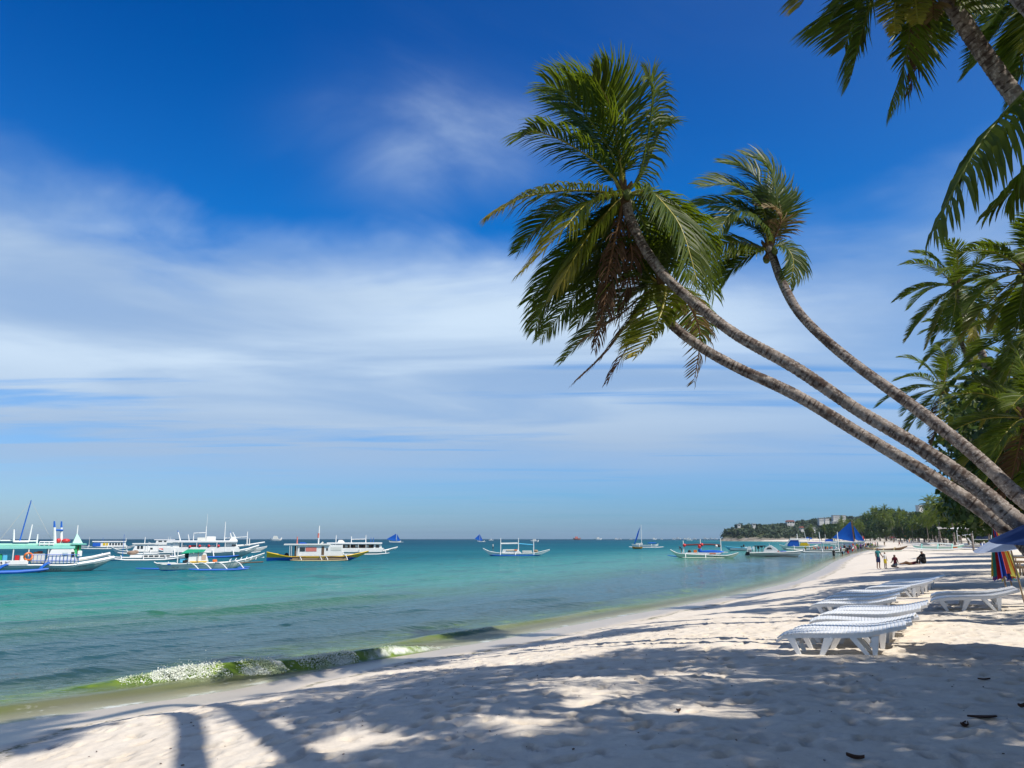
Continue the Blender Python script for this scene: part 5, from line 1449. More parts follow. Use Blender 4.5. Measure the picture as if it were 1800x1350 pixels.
# --- 4b: another farther behind
b = Boat('outrigger_boat', 'small far boat with an open upper deck left of the big white boat', 'boat', 282, 962, 0, GR_OUT)
b.hull([(262, 953, .1, 957), (272, 957, .8, 963), (295, 958, 1, 965), (312, 954, .1, 957)], 2.0, WHT, BLUE, 962.5)
b.cabin(273, 302, 949.5, 957.5, 1.8, WHT, [(278, 284, 950.5, 953), (287, 291, 950.5, 953)], (2, -2))
b.roof(271, 305, 949, 2.0, WHT, .1)
b.mast(294, 943, 949, .06); b.mast(297.5, 943, 949, .06)
# a sliver of another hull behind the bow of the big white boat
b = Boat('outrigger_boat', 'white hull with upswept bow showing behind the prow of the big white boat', 'boat', 430, 972, .1, GR_OUT)
b.hull([(385, 966, .2, 974), (410, 966.5, .9, 976), (440, 966, .8, 974), (455, 963, .4, 970), (467.5, 960.5, .06, 962.5)], 1.8, OFFW, BLUE, 973, WHT)
b.outrigger(395, 455, 2.4, [(410, 966), (440, 966)], WHT, WHT, .08)

# --- 5: big white two-deck boat
b = Boat('outrigger_boat', 'big white boat with full-length roof, tall masts and red buoys, twin prow beams right', 'boat', 360, 980, -.04, GR_OUT)
b.hull([(284, 966, .2, 974), (293, 968, .7, 980), (320, 970, 1, 985), (380, 971, 1, 985), (415, 970.5, .75, 980), (435, 966, .35, 973), (449, 959.5, .06, 962)], 2.9, OFFW, HULLG, 978, WHT, rim_r=.07)
b.box('side_board', 293, 418, 962, 970.5, -1.5, -1.42, WHT, (-1, -2)); b.box('side_board', 293, 418, 962, 970.5, 1.42, 1.5, WHT, (-1, -2))
for y, e in ((-1.2, 959.3), (1.2, 954)): b.pole('prow_beam', [(412, 969 if y < 0 else 960, y), (432, 965 if y < 0 else 958.5, y * .9), (450 if y < 0 else 460, e, y * .7)], .15, WHT)
b.cabin(294, 318, 954.5, 969, 2.5, WHT, [(304, 308, 957, 961, paint('pale_window', (.45, .55, .6)))], (4, -1), 'aft_cabin')
b.cabin(390, 416, 954.5, 966, 2.2, WHT, [(404, 411, 957.5, 960.5)], (2, -5), 'wheelhouse')
b.cabin(320, 388, 963, 970, 1.6, BRN, (), (0, 0), 'bench')
for a in (326, 340, 356, 372): b.box('seat', a - 4, a + 4, 958.5, 963, -.8, .8, WHT if a != 340 else PNK)
b.roof(298, 413, 951.2, 3.1, WHT, .22, (322, 346, 379, 393), 970, camber=.08, r=.06)
b.box('roof_locker', 361, 376, 943.5, 950.5, -.8, .8, WHT); b.box('roof_locker', 346, 361, 945.5, 950.5, -.7, .7, OFFW)
b.pole('roof_frame', [(339.5, 950, -.5), (339.5, 938, -.5), (359, 937, -.5)], .07, WHT)
b.mast(359.3, 926, 951, .09); b.mast(359.8, 904, 926, .03, WHT, .3)
b.mast(391, 918, 954, .085, WHT, 0, -.9); b.mast(318, 936, 952, .10, WHT, -5, .4, (BLUE, 3)); b.mast(332.5, 940, 951, .07, WHT, -2.5)
b.mast(429.5, 935, 959, .10, WHT, -.5, .6); b.mast(433.5, 947, 960, .09, WHT, -.3, .6)
b.pole('roof_rail', [(391, 946.5, .4), (429, 944, .6)], .05, WHT)
b.box('peaked_cover', 399, 414, 944, 951, -.9, .9, WHT, (4, -7)); b.mast(402, 937, 945, .10, WHT, -2, 0, (BLUE, 2)); b.mast(409, 936, 945, .08, WHT, -5)
for a in (335, 351, 366, 382): b.ball('buoy', a, 960 if a != 335 else 961, .20, RED, -1.46)
b.outrigger(300, 417, 3.6, [(310, 969), (340, 970), (372, 970), (405, 970)], BLUE, WHT, .13, z=.12, hy=1.3, br=.08, sweep=4)

# --- 6: small boat with the green awning, in front
b = Boat('outrigger_boat', 'small white outrigger boat with a tilted green awning, nearest of the middle boats', 'boat', 360, 1002, .05, GR_OUT)
b.hull([(277, 987.5, .05, 989), (284, 990.5, .35, 996), (292, 991.5, .6, 1004), (315, 991, .9, 1006), (360, 990, 1, 1006), (400, 988.5, .75, 1003), (430, 983, .35, 991), (460, 973.5, .05, 975.5)], 1.35, OFFW, BLUE, 1000.5, WHT, rim_r=.045)
b.box('deck_panel', 281, 312, 988.6, 990.6, -.42, .42, WHT); b.box('bow_mark', 298, 304, 990.5, 992.5, -.62, -.5, BLUE)
b.cabin(331, 365, 973, 988, .95, WHT, [(353, 360, 975.5, 984, paint('tan_curtain', (.55, .40, .30)))], (1, -5))
tr = MB(); q = [(319, 972.6, -.7), (356, 970.2, -.7), (360, 966.6, .7), (330, 966, .7)]
tr.add([(b.X(a), y, b.Z(z)) for a, z, y in q] + [(b.X(a), y, b.Z(z) - .04) for a, z, y in q], [(0, 1, 2, 3), (7, 6, 5, 4), (0, 4, 5, 1), (1, 5, 6, 2), (2, 6, 7, 3), (3, 7, 4, 0)]).build('awning', TARPG, b.root)
for a, t_, y in ((314, 966, -.4), (347, 970, -.6)): b.pole('awning_post', [(a, 990, y), (a, t_, y)], .05 if a == 314 else .03, WHT if a == 314 else WOOD)
b.pole('awning_post', [(331, 988, .5), (331, 966, .6)], .03, WOOD)
b.ball('inflated_ring', 329, 976, .24, BLK, 0, (.8, .6, 1.3)); b.box('cargo', 318, 326, 982, 989, -.4, .4, SKYB); b.box('cargo', 322, 331, 984, 989, -.4, .4, BLK)
b.box('bench', 334, 362, 986.5, 989, -.55, .55, YEL); b.box('cargo', 372, 379, 984, 988.5, -.4, .4, ORG)
b.outrigger(332, 430, 2.1, [(328, 990), (348, 990), (374, 989.5), (402, 987.5)], BLUE, WHT, .09, (-1,), .07, .1, .12, .5, .05, sweep=20)
b.outrigger(248, 440, 2.1, [(300, 990), (348, 990), (402, 987.5)], BLUE, WHT, .08, (1,), .07, .1, .2, .5, .045)
b.pole('bamboo_pole', [(413, 990, -.9), (456, 988.5, -1.1)], .06, BRN); b.pole('bamboo_pole', [(405, 988.5, .3), (460, 981, .2)], .05, WHT)
for i in range(6): b.pole('rib_stick', [(398 + i * 9, 988 - i * .8, -.9), (404 + i * 9, 983.5 - i * 1.2, .6)], .035, WHT)
b.text('MC 91', 306, 317, 997, 2.2, -.60, INK)

# --- 7: yellow and blue boat
b = Boat('outrigger_boat', 'wooden boat with yellow and blue bow and white cabin with pinkish window', 'boat', 560, 985.5, -.06, GR_OUT)
b.hull([(471.5, 970.5, .08, 986), (477, 972, .3, 989), (490, 974.5, .6, 990), (512, 978, .9, 990), (560, 979, 1, 990), (600, 978, .85, 989), (625, 974, .45, 981), (646, 969, .05, 971)], 2.2, YEL, BLUE, 979.8, YEL, WOOD, rim_r=.06)
b.box('painted_shade_strip', 512, 618, 978.2, 980, -1.13, -1.07, BRN, (0, 0)); b.box('painted_shade_board', 516, 610, 980.3, 983.5, -1.09, -1.03, WOOD)  # brown strips paint in the shade along the right part of the hull
b.cabin(523.5, 601, 958.5, 977.5, 1.7, WHT, [(528, 537, 962.2, 969.5), (538, 556.5, 962.2, 969.5, PNK), (565, 569.5, 961, 975.5, BRN), (573, 576, 964, 968), (581, 599, 962, 968, OFFW)], (1, -1))
b.roof(501, 579, 957, 2.1, OFFW, .12, (511, 514, 523), 979, camber=.06, pmat=WHT); b.box('door_panel', 519, 523, 960, 977, -.7, .7, BRN)
b.mast(558.5, 925, 957, .11, WHT, .3); b.mast(522, 944, 957, .10, PNK); b.box('cargo', 525, 540, 953.8, 956.5, -.4, .4, TARPB, (2, -6)); b.pole('mast_band', [(557.8, 946, 0), (558.1, 938, 0)], .13, PNK)
b.pole('exhaust', [(563, 957, -.3), (567, 953.5, -.3)], .12, OFFW)
b.outrigger(515, 612, 2.8, [(528, 979), (562, 979), (572, 979), (605, 977)], BAMB, WHT, .08, z=.06, up=.1, arch=.1, hy=1.1, br=.05, sweep=6)
b.ball('crew_bag', 505, 976, .3, BLK)

# --- 8: white passenger boat
b = Boat('outrigger_boat', 'white passenger boat with open dark sides and prow pointing right, behind the yellow boat', 'boat', 630, 975, .03, GR_OUT)
b.hull([(556, 966, .2, 972), (572, 968, .8, 977), (620, 969, 1, 978), (660, 969, .9, 977), (678, 967, .5, 972), (697, 962.5, .05, 964.5)], 2.8, WHT, HULLG, 973.5, WHT)
b.box('side_board', 576, 670, 963.5, 970.5, -1.45, -1.38, WHT, (0, 3)); b.box('side_board', 576, 670, 963.5, 970.5, 1.38, 1.45, WHT, (0, 3))
b.cabin(586, 664, 957.5, 964.2, 1.6, BRN, [(588 + 9 * i, 593 + 9 * i, 958.5, 962.5, BLK if i % 2 else OFFW) for i in range(8)], (0, 0), 'bench')
b.cabin(655, 671, 956, 969, 2.4, WHT, [(659, 665, 958, 963)], (1, -3), 'wheelhouse'); b.cabin(577, 587, 957, 968, 2.4, WHT, [(579, 584, 960.5, 964.5, paint('pale_window', (.45, .55, .6)))], (0, 0), 'aft_cabin')
b.roof(575, 670, 954.5, 3.0, WHT, .2, (590, 602, 615, 629, 642), 969, camber=.06, r=.05)
b.mast(590.5, 941, 955, .09); b.mast(617, 943, 955, .09); b.mast(642, 941, 955, .09); b.pole('roof_rail', [(617, 948.5, 0), (642, 948, 0)], .06, WHT)
b.mast(651, 945.5, 955, .06, BLUE); b.mast(655.5, 945.5, 955, .06, BLUE); b.box('roof_locker', 593, 606, 949.5, 954.3, -.6, .6, WHT, (2, -4))
b.sail([(600, 949), (607, 955), (600, 955)], RED, -.1, .1, 'flag')
b.outrigger(580, 682, 3.4, [(600, 968), (630, 968), (672, 967)], WHT, WHT, .1, sweep=4, hy=1.3)
b.pole('prow_beam', [(672, 968.5, -.5), (698, 962, -.4)], .12, WHT)

# --- sailing boats far out
def paraw(label, cx, wy, hx0, hx1, main, jib, mast, yaw=0, hullm=WHT, group='small sailing boats'):
    b = Boat('sailing_outrigger', label, 'sailboat', cx, wy, yaw, group)
    m = (hx0 + hx1) / 2
    gy = wy - (hx1 - hx0) * .09
    b.hull([(hx0, gy - 1.2, .1, wy - 1), (hx0 + (m - hx0) * .4, gy, .8, wy + 1), (m, gy + .2, 1, wy + 1), (hx1 - (hx1 - m) * .4, gy, .8, wy + 1), (hx1, gy - 1.2, .1, wy - 1)], .9, hullm, BLUE if hullm is WHT else hullm, wy - .3, hullm, rim_r=.05)
    b.outrigger(hx0 + 1, hx1 + (hx1 - hx0) * .2, 2.3, [(m - (hx1 - hx0) * .2, gy), (m + (hx1 - hx0) * .2, gy)], WHT, WHT, .09)
    b.mast(*mast)
    if main: b.sail(main, SAILB, .05, .5)
    if jib: b.sail(jib, SAILB, .02, .3, 'jib')
    return b
paraw('blue sailed outrigger heading out just right of the white passenger boat', 694, 953.5, 684, 705, [(696.5, 938), (695.5, 951), (679, 948)], [(697.5, 939), (704, 950.5), (697, 951)], (696.8, 936.5, 951.5, .07, WHT))
paraw('smaller blue sailed outrigger on the horizon left of the moored boat with three posts', 846, 952.5, 839, 852, [(843.2, 939), (842.8, 950.5), (834.5, 947)], [(843.8, 940), (848.5, 950), (843.5, 950.5)], (843.4, 938, 951, .06, WHT))
paraw('far sail as a tiny blue triangle under the headland cliff', 1304, 951, 1299, 1310, [(1304.5, 941), (1305.5, 949), (1298.5, 949)], [(1305, 942), (1309, 949), (1305.5, 949.5)], (1304.8, 940, 950, .07, WHT))
paraw('far sail as a tiny blue patch above the boat with blue canopy', 1423, 952, 1417, 1430, [(1422, 938), (1424, 948), (1417.5, 947)], [(1422.5, 939), (1428, 948), (1424, 948)], (1422.3, 937, 949, .08, WHT))
b = Boat('sailing_outrigger', 'moored white outrigger with bare mast and half-furled crescent of blue sail', 'sailboat', 1133, 963, .03, 'small sailing boats')
b.hull([(1111, 956.5, .1, 959), (1119, 958, .7, 964), (1135, 958.5, 1, 965), (1150, 958, .7, 963), (1157, 956, .1, 959)], 1.1, WHT, WHT, None, WHT)
b.mast(1128, 923, 959, .11, WHT, 0)
n = 12; cr = MB(); L1 = catmull([(1126.8, 926), (1122.5, 934), (1119, 944), (1115, 956)], n); L2 = catmull([(1126.6, 926.5), (1124.6, 934), (1121, 946), (1116, 956.2)], n)
cr.loft([[(b.X(a[0]), -.10, b.Z(a[1])), (b.X((a[0] + c[0]) / 2), .22, b.Z((a[1] + c[1]) / 2)), (b.X(c[0]), -.05, b.Z(c[1]))] for a, c in zip(L1, L2)]).build('sail', SAILB, b.root, True)
b.ball('blue_bundle', 1146, 954.6, .55, TARPB, 0, (2.6, .5, .32)); b.box('deck_box', 1118, 1130, 954.8, 957.6, -.4, .4, OFFW)
b.outrigger(1106, 1166, 2.3, [(1124, 957.5), (1145, 957.5)], WHT, WHT, .1)
b = Boat('rowing_boat', 'small ochre boat lying against the white outrigger with half-furled sail', 'boat', 1120, 965, 0)
b.hull([(1111.5, 960.8, .2, 963.5), (1116, 961.8, .9, 966), (1124, 961.8, .9, 966), (1129.5, 961, .2, 963.5)], .9, paint('ochre_boat', (.42, .22, .02)), BRN, 964.2, paint('ochre_boat', (.42, .22, .02)), rim_r=.04)

# --- 11 and 13: open boats with three posts
b = Boat('outrigger_boat', 'slim white outrigger boat with three white posts and blue float, alone in mid water', 'boat', 907, 977, 0, GR_OUT)
b.hull([(849, 964, .05, 966), (857, 968, .4, 973), (866, 970.5, .7, 978.5), (885, 972.5, .95, 980), (912, 973, 1, 980), (935, 972.5, .8, 979.5), (950, 970, .5, 976), (966.5, 966, .05, 968)], 1.2, WHT, BLUE, 975.3, WHT, rim_r=.05)
for a, t_ in ((880, 946), (911.3, 946), (938, 950)): b.mast(a, t_, 971, .09, WHT, 0, -.1)
b.pole('furled_pole', [(880, 956, 0), (911, 955.5, 0)], .14, WHT); b.pole('furled_pole', [(911, 956, 0), (925, 957.2, 0), (938, 958.2, 0)], .10, SKYB)
b.box('deck_box', 882, 917, 966, 972.5, -.42, .42, WHT, (2, -8)); b.box('cargo', 890, 909, 966.5, 968.5, -.5, .5, paint('cream_cloth', (.75, .62, .45))); b.box('cargo', 904, 909, 966, 968, -.55, -.3, ORG); b.box('cargo', 918, 935, 968, 972, -.4, .4, OFFW); b.ball('cargo_net', 942, 968.8, .28, WOOD, 0, (1.4, 1, .8))
b.outrigger(866, 940, 2.0, [(880, 971), (906, 972), (938, 971)], BLUE, WHT, .10, z=.08, up=.1, arch=.12, hy=.5)
MC = b
b = Boat('outrigger_boat', 'pale outrigger boat with red balls hung on its poles and blue cover', 'boat', 1238, 981, .02, GR_OUT)
b.hull([(1180, 966.5, .05, 968.5), (1187, 970.5, .35, 975), (1195, 973, .6, 981), (1215, 974.5, .9, 984), (1240, 975.5, 1, 984.5), (1268, 976.5, .85, 984.5), (1282, 975.5, .5, 983), (1296.5, 971.5, .05, 973.5)], 1.2, paint('pale_green_hull', (.66, .70, .58)), paint('pale_green_hull', (.66, .70, .58)), None, WHT, rim_r=.05)
for a, t_, l in ((1203, 951, -.5), (1233, 948, -1), (1267, 947, 0)): b.mast(a, t_, 974, .09, WHT, l)
b.pole('furled_pole', [(1203, 958.5, 0), (1232, 957.5, 0), (1250, 957.6, 0), (1265, 958.5, 0)], .13, paint('maroon_cloth', (.16, .04, .04), .8))
for a, c, r in ((1204.5, 959, .24), (1230.5, 961, .27), (1234.5, 958, .24)): b.ball('buoy', a, c, r, RED, -.15)
b.ball('buoy', 1259.5, 960.5, .22, OFFW, -.1); b.ball('buoy', 1264, 960, .2, BLK, -.1)
b.ball('blue_cover', 1251, 970.8, .9, TARPB, 0, (2.0, .45, .35)); b.box('cargo', 1220, 1226, 967, 971.5, -.3, .3, ORG); b.ball('cargo_bag', 1231, 968, .28, TARPB); b.ball('cargo_bag', 1213, 970, .26, BLK); b.box('deck_box', 1206, 1268, 971.6, 974.5, -.42, .42, WHT)
b.box('gear_board', 1268, 1279, 970.4, 971.6, -.5, .5, WHT); b.box('painted_panel', 1247, 1258, 972.3, 974.4, -.62, -.57, ORG)
b.outrigger(1174, 1280, 1.9, [(1200, 973.5), (1232, 974.5), (1266, 975)], BLUE, WHT, .08, (1,), hy=.5); b.outrigger(1200, 1272, 1.7, [(1206, 974), (1240, 975)], paint('pale_green_hull', (.66, .70, .58)), WHT, .07, (-1,), .05, .05, .1, .5)
b.text('Mayumi', 1253, 1277, 978.6, 3.2, -.60, paint('green_lettering', (.08, .18, .05)), .3)
MR = b

# --- 14: blue speedboat, 15: white motor boat, 16
b = Boat('speedboat', 'bright sky blue speedboat with outboard engine at its right end', 'boat', 1300, 968.5, 0)
b.hull([(1276, 960, .06, 961.5), (1282, 961.6, .6, 967), (1295, 962.5, 1, 971), (1312, 963.5, 1, 971), (1323, 964, .95, 971)], 1.9, SKYB, WHT, 966.8, SKYB, rim_r=.06)
b.box('stripe', 1284, 1323, 964.8, 965.7, -.99, -.9, WHT); b.box('windscreen', 1302, 1306, 960, 962.8, -.6, .6, glass_dark(), (0, -1)); b.box('seat', 1309, 1314, 961.5, 963.6, -.6, .6, WHT)
b.box('outboard_engine', 1322, 1325.5, 961, 968, -.25, .25, WHT); b.ball('helmsman_seat', 1307.5, 959.5, .2, BLK, .2, (1, 1, 1.6))
b = Boat('motorboat', 'white motorboat with pointed cabin, black canopy frame and large outboard engine', 'boat', 1364, 978, 0)
b.hull([(1320, 971.5, .9, 981), (1335, 971.5, 1, 981.5), (1365, 971, 1, 981.5), (1388, 970, .75, 980.5), (1400, 969, .4, 977.5), (1409.5, 967.6, .05, 969)], 2.3, WHT, WHT, None, WHT, rim_r=.07)
b.box('bottom_stripe', 1345, 1401, 977.3, 978.2, -1.02, -.9, BRN); b.box('rub_rail', 1320, 1404, 972.6, 973.4, -1.2, -1.12, OFFW)
c = MB().prism([(b.X(1343), b.Z(971)), (b.X(1371), b.Z(971)), (b.X(1366), b.Z(965)), (b.X(1357.5), b.Z(959.3)), (b.X(1354), b.Z(959)), (b.X(1345), b.Z(964.5))], -.85, .85).build('cabin', WHT, b.root, False, .05)
MB().prism([(b.X(1348.5), b.Z(965.5)), (b.X(1358.5), b.Z(965.5)), (b.X(1356), b.Z(962.5)), (b.X(1351), b.Z(962.7))], -.875, -.84).build('window', glass_dark(), c)
b.pole('antenna', [(1354, 959, 0), (1353.5, 956, 0)], .03, WHT); b.box('cushion', 1367, 1370, 968, 970.5, -.88, -.8, PNK); b.box('fore_deck', 1371, 1384, 968.2, 971, -.7, .7, TARPB, (1, -3))
b.roof(1328, 1348, 959.8, 1.7, BLK, .10, (1330, 1335, 1341, 1346), 971, BLK, camber=.05, r=.035, name='canopy'); b.box('canopy_curtain', 1333, 1337, 960, 965, -.8, -.76, BLK); b.box('canopy_curtain', 1338, 1343, 960, 962.8, -.8, -.76, BLK)
e = b.box('outboard_engine', 1314.5, 1323.5, 961.5, 970.5, -.35, .35, WHT, (2, -1)); b.box('engine_leg', 1311, 1320, 970, 977, -.15, .15, BLK, (3, 0), e); b.box('engine_cowl', 1317, 1323, 966.5, 970.4, -.37, .37, paint('grey_metal', (.3, .32, .34)), (0, 0), e)
b = Boat('outrigger_boat', 'boat with deep blue side curtains, white slanted front and yellow cover', 'boat', 1400, 966, .1, GR_OUT)
b.hull([(1372, 957.5, .08, 959.5), (1382, 959.8, .6, 967), (1405, 961, 1, 969), (1425, 960.5, .9, 968), (1436, 958, .3, 963)], 2.4, WHT, OFFW, 964.5, WHT)
b.cabin(1385, 1404, 949.5, 960.5, 2.0, TARPB, (), (6, 0)); b.pole('front_frame', [(1382, 958.5, -1.05), (1391, 948.3, -1.05), (1420, 948, -1.05)], .12, WHT); b.pole('front_frame', [(1382, 958.5, 1.05), (1391, 948.3, 1.05), (1420, 948, 1.05)], .12, WHT)
b.roof(1390, 1422, 948, 2.3, WHT, .12, (1405, 1420), 961); b.box('yellow_cover', 1405, 1421.5, 954.3, 959.5, -1.2, -.9, TARPY, (2, 0)); b.mast(1402.5, 938.5, 949, .12); b.mast(1417, 934, 949, .06, WHT, -2.5)
b.outrigger(1380, 1430, 3, [(1395, 960), (1420, 960)], WHT, WHT)

# --- boats at the water's edge with the crowd
b = Boat('outrigger_boat', 'long white boat nosing onto the beach beside the crowd, blue cover and two masts', 'boat', 1445, 971, .05, GR_OUT)
b.hull([(1398, 966, .08, 968.5), (1410, 967, .6, 972), (1440, 967, 1, 974), (1465, 966.3, .8, 973), (1485, 964, .1, 967)], 1.9, paint('cream_hull', (.74, .72, .55)), BLUE, 971.3, WHT)
b.roof(1446, 1470, 953, 2.0, WHT, .30, (1448, 1468), 966, camber=.05); b.box('blue_cover', 1451, 1464, 948, 952, -.7, .7, TARPB, (2, -1)); b.roof(1422, 1446, 955.5, 1.9, WHT, .1, (1424, 1444), 966); b.box('blue_strip', 1423, 1447, 953.6, 955, -.98, -.9, TARPB)
b.mast(1443.5, 936, 966, .11, WHT, -1.5, -.4); b.mast(1472.5, 935.5, 966, .11, WHT, -.6, -.4); b.mast(1452, 940, 953, .05)
b.outrigger(1402, 1480, 3, [(1415, 966), (1445, 966), (1472, 965)], WHT, WHT, .1)
b = Boat('sailing_outrigger', 'beached outrigger with the largest bright blue mainsail and jib, reddish mast', 'sailboat', 1498, 958.5, 0, 'small sailing boats', ground_pt=ground(1498, 958.5))
b.hull([(1464, 949.5, .1, 952), (1475, 952, .7, 957.5), (1495, 953, 1, 959), (1510, 952.5, .7, 957.5), (1520, 950, .1, 952.5)], 1.0, WHT, BLUE, 956, WHT, rim_r=.06)
b.mast(1501.5, 916, 954, .14, paint('red_brown_mast', (.30, .09, .05)), -1.5)
b.sail([(1498.2, 917.2), (1501.3, 952.5), (1466.5, 945.5)], SAILB, -.1, .7); b.sail([(1502.6, 924), (1519.3, 952), (1504.3, 949)], SAILB, -.05, .4, 'jib')
b.pole('boom', [(1502, 953.4, -.1), (1465, 946.5, -.1)], .07, WHT)
b.outrigger(1462, 1522, 2.6, [(1482, 951), (1505, 951.5)], WHT, WHT, .10, z=.15)

# --- tiny boats strung along the horizon
rng = random.Random(5)
hz = [(485, 951, 20, 'white launch far out, right of the big white boat'), (863, 951, 8, 'tiny white boat behind the head of the standing boatman'),
      (940, 953.5, 14, 'tiny pale boat beyond the slim white outrigger boat'), (1014, 949, 13, 'tiny reddish boat on the horizon, alone'), (1052, 949.3, 11, 'tiny white boat on the horizon left of the bare mast')]
for a, w in ((1083, 7), (1090, 6), (1109, 5), (1150, 8), (1163, 5), (1184, 6), (1192, 10), (1204, 7), (1210, 8), (1221, 7), (1212, 10), (1240, 9), (1250, 8), (1258, 7)):
    hz.append((a, 948.4 + rng.uniform(0, .6) + (2.2 if a == 1212 else 0), w, 'tiny white boat in the string of boats on the horizon near the headland'))
for a, wy, w, lab in hz:
    b = Boat('distant_boat', lab, 'boat', a, max(wy, 948.9), rng.uniform(-.3, .3), 'tiny boats on the horizon')
    m = paint('rusty_hull', (.40, .16, .10)) if 'reddish' in lab else WHT
    h = w * .13
    wy = b.wy
    b.hull([(a - w / 2, wy - h * 2.2, .2, wy - h), (a - w * .3, wy - h * 1.5, .9, wy + .3), (a + w * .3, wy - h * 1.5, .9, wy + .3), (a + w / 2, wy - h * 2.4, .1, wy - h)], w * b.s * .22, m, m, None, m, rim_r=.1)
    b.cabin(a - w * .3, a + w * .22, wy - h * 3.4, wy - h * 1.4, w * b.s * .16, OFFW if 'reddish' not in lab else PNK, (), (1.0 * w / 12, -1.6 * w / 12))
    if rng.random() < .5: b.mast(a + w * .1, wy - h * 6, wy - h * 3, .10)

# --- boats pulled up on the sand
b = Boat('outrigger_boat', 'dark narrow outrigger boat pulled up on the sand near the crowd', 'boat', 1556, 971, -.12, 'boats pulled up on the sand', ground_pt=ground(1556, 970))
b.hull([(1523, 962.5, .06, 964.5), (1532, 965.5, .6, 969), (1555, 966, 1, 971.5), (1578, 964, .6, 969), (1592, 960.5, .06, 962)], .8, BRN, BRN, None, WOOD, rim_r=.05)
b.outrigger(1532, 1586, 1.5, [(1540, 966), (1555, 966), (1572, 964.5)], paint('pale_green_hull', (.66, .70, .58)), BAMB, .10, (-1,), .12, .1, .25, .3); b.outrigger(1530, 1606, 1.6, [(1540, 966), (1572, 964.5)], BRN, BAMB, .07, (1,), .12, .1, .25, .3)
b = Boat('outrigger_boat', 'white and teal outrigger boat pulled up on the sand, bow to the right', 'boat', 1650, 970, -.05, 'boats pulled up on the sand', ground_pt=ground(1650, 968))
b.hull([(1610, 960.5, .1, 963), (1622, 962, .7, 968), (1650, 962.5, 1, 970), (1675, 962, .8, 968), (1690, 958.5, .06, 961)], 1.2, TEAL, OFFW, 966, WHT, rim_r=.06)
b.box('deck_box', 1622, 1640, 956.5, 961, -.5, .5, paint('grey_metal', (.3, .32, .34)), (2, -8)); b.pole('side_pole', [(1608, 959.5, .6), (1645, 957, .6), (1672, 958.5, .6)], .10, WHT); b.box('bow_emblem', 1673, 1680, 963.5, 966, -.48, -.40, ORG)
b.outrigger(1612, 1686, 1.9, [(1625, 961), (1650, 961.5), (1672, 961)], WHT, TEAL, .12, z=.16)
b = Boat('outrigger_boat', 'beached white boat with blue stripe under a ragged white awning on tall posts', 'boat', 1705, 968, -.03, 'boats pulled up on the sand', ground_pt=ground(1705, 966))
b.hull([(1668, 961, .1, 963.5), (1685, 961.5, .8, 967), (1710, 960, 1, 968), (1738, 957, .7, 965), (1752, 952, .1, 956)], 1.8, WHT, BLUE, 963.5, WHT, rim_r=.06)
n = 14; aw = MB()
rows = []
for i in range(n + 1):
    f = i / n; x = b.X(1657 + f * 88)
    rows.append([(x, y, b.Z(928.5 + 3.2 * f + 1.6 * math.sin(f * 9 + y * 1.1) + .9 * abs(y) + (.8 if i % 3 == 0 else 0))) for y in np.linspace(-1.6, 1.6, 7)])
aw.loft(rows); aw.loft([[(x, y, z - .03) for x, y, z in r] for r in rows]).build('awning', TARPW, b.root, True)
for a, y in ((1688, -1.4), (1712, -1.4), (1740, -1.4), (1690, 1.4), (1742, 1.4)): b.pole('awning_post', [(a, 962, y * .7), (a, 931, y)], .06, WOOD if y > 0 else WHT)
b.pole('frame_beam', [(1688, 944, -1.45), (1711, 942, -1.45)], .08, WHT); b.pole('slanted_post', [(1701, 944, -1.5), (1709, 957, -1.3)], .10, WHT); b.box('cargo', 1690, 1704, 957, 961.5, -.8, .8, paint('grey_blue_cloth', (.42, .48, .56)), (4, -2)); b.box('blue_panel', 1722, 1734, 957.5, 961, -1.0, -.92, BLUE); b.box('deck_rail', 1712, 1742, 950, 951.2, -1, 1, OFFW); b.box('dark_awning_block', 1715, 1742, 945, 950, .2, 1.2, paint('navy_cloth', (.03, .05, .12), .8))  # includes a near-black navy block beneath the awning
b.outrigger(1672, 1748, 2.4, [(1690, 960), (1725, 958)], WHT, WHT, .10, z=.16)
# ================================================================== palms beyond the frame that shade the near sand
def over(px, py, h):                                    # the point at height h whose shadow falls on the sand at this spot
    q = ground(px, py); return q, q + SUNV * ((h - q.z) / SUNV.z)
_a, _ = over(520, 1350, 9); _b, MID_A = over(330, 1240, 12.5); BASE_A = _a + (_a - _b) * 2.4
_c, _ = over(320, 1350, 9); _d, MID_B = over(300, 1255, 12.5); BASE_B = _c + (_c - _d) * 4.6
def shade_palm(gx, gy, h, base, seed, n, fl, label, mid=None):
    k = (h - 1.1) / math.tan(SUN_EL)
    c = Vector((gx + SUN_DIR.x * k, gy + SUN_DIR.y * k, h))
    b = Vector((base[0], base[1], gz(*base) - .15))
    rng = np.random.RandomState(seed)
    frs = auto_crown(c, n, fl, rng, (-0.45, .1, 0), 44, 0.8, 0.055, 2, lo=-40, hi=75, kinds=GENERIC)
    frs = outside(frs)
    m = Vector(mid) if mid else b.lerp(c, .5) + Vector((.4, 0, -.5))
    tpts = [tuple(b), tuple(m), tuple(c)] if not mid else [tuple(b), tuple(b.lerp(m, .25)), tuple(b.lerp(m, .5)), tuple(b.lerp(m, .75)), tuple(m), tuple(m.lerp(c, .5)), tuple(c)]
    return palm(label, b, tpts, [.19, .155, .125], c, frs, 'palms beyond the frame that shade the near sand', 0, 9, 0.14, seed)
SH_LAB = 'palm outside the picture, known only by the shade it throws on the near sand'
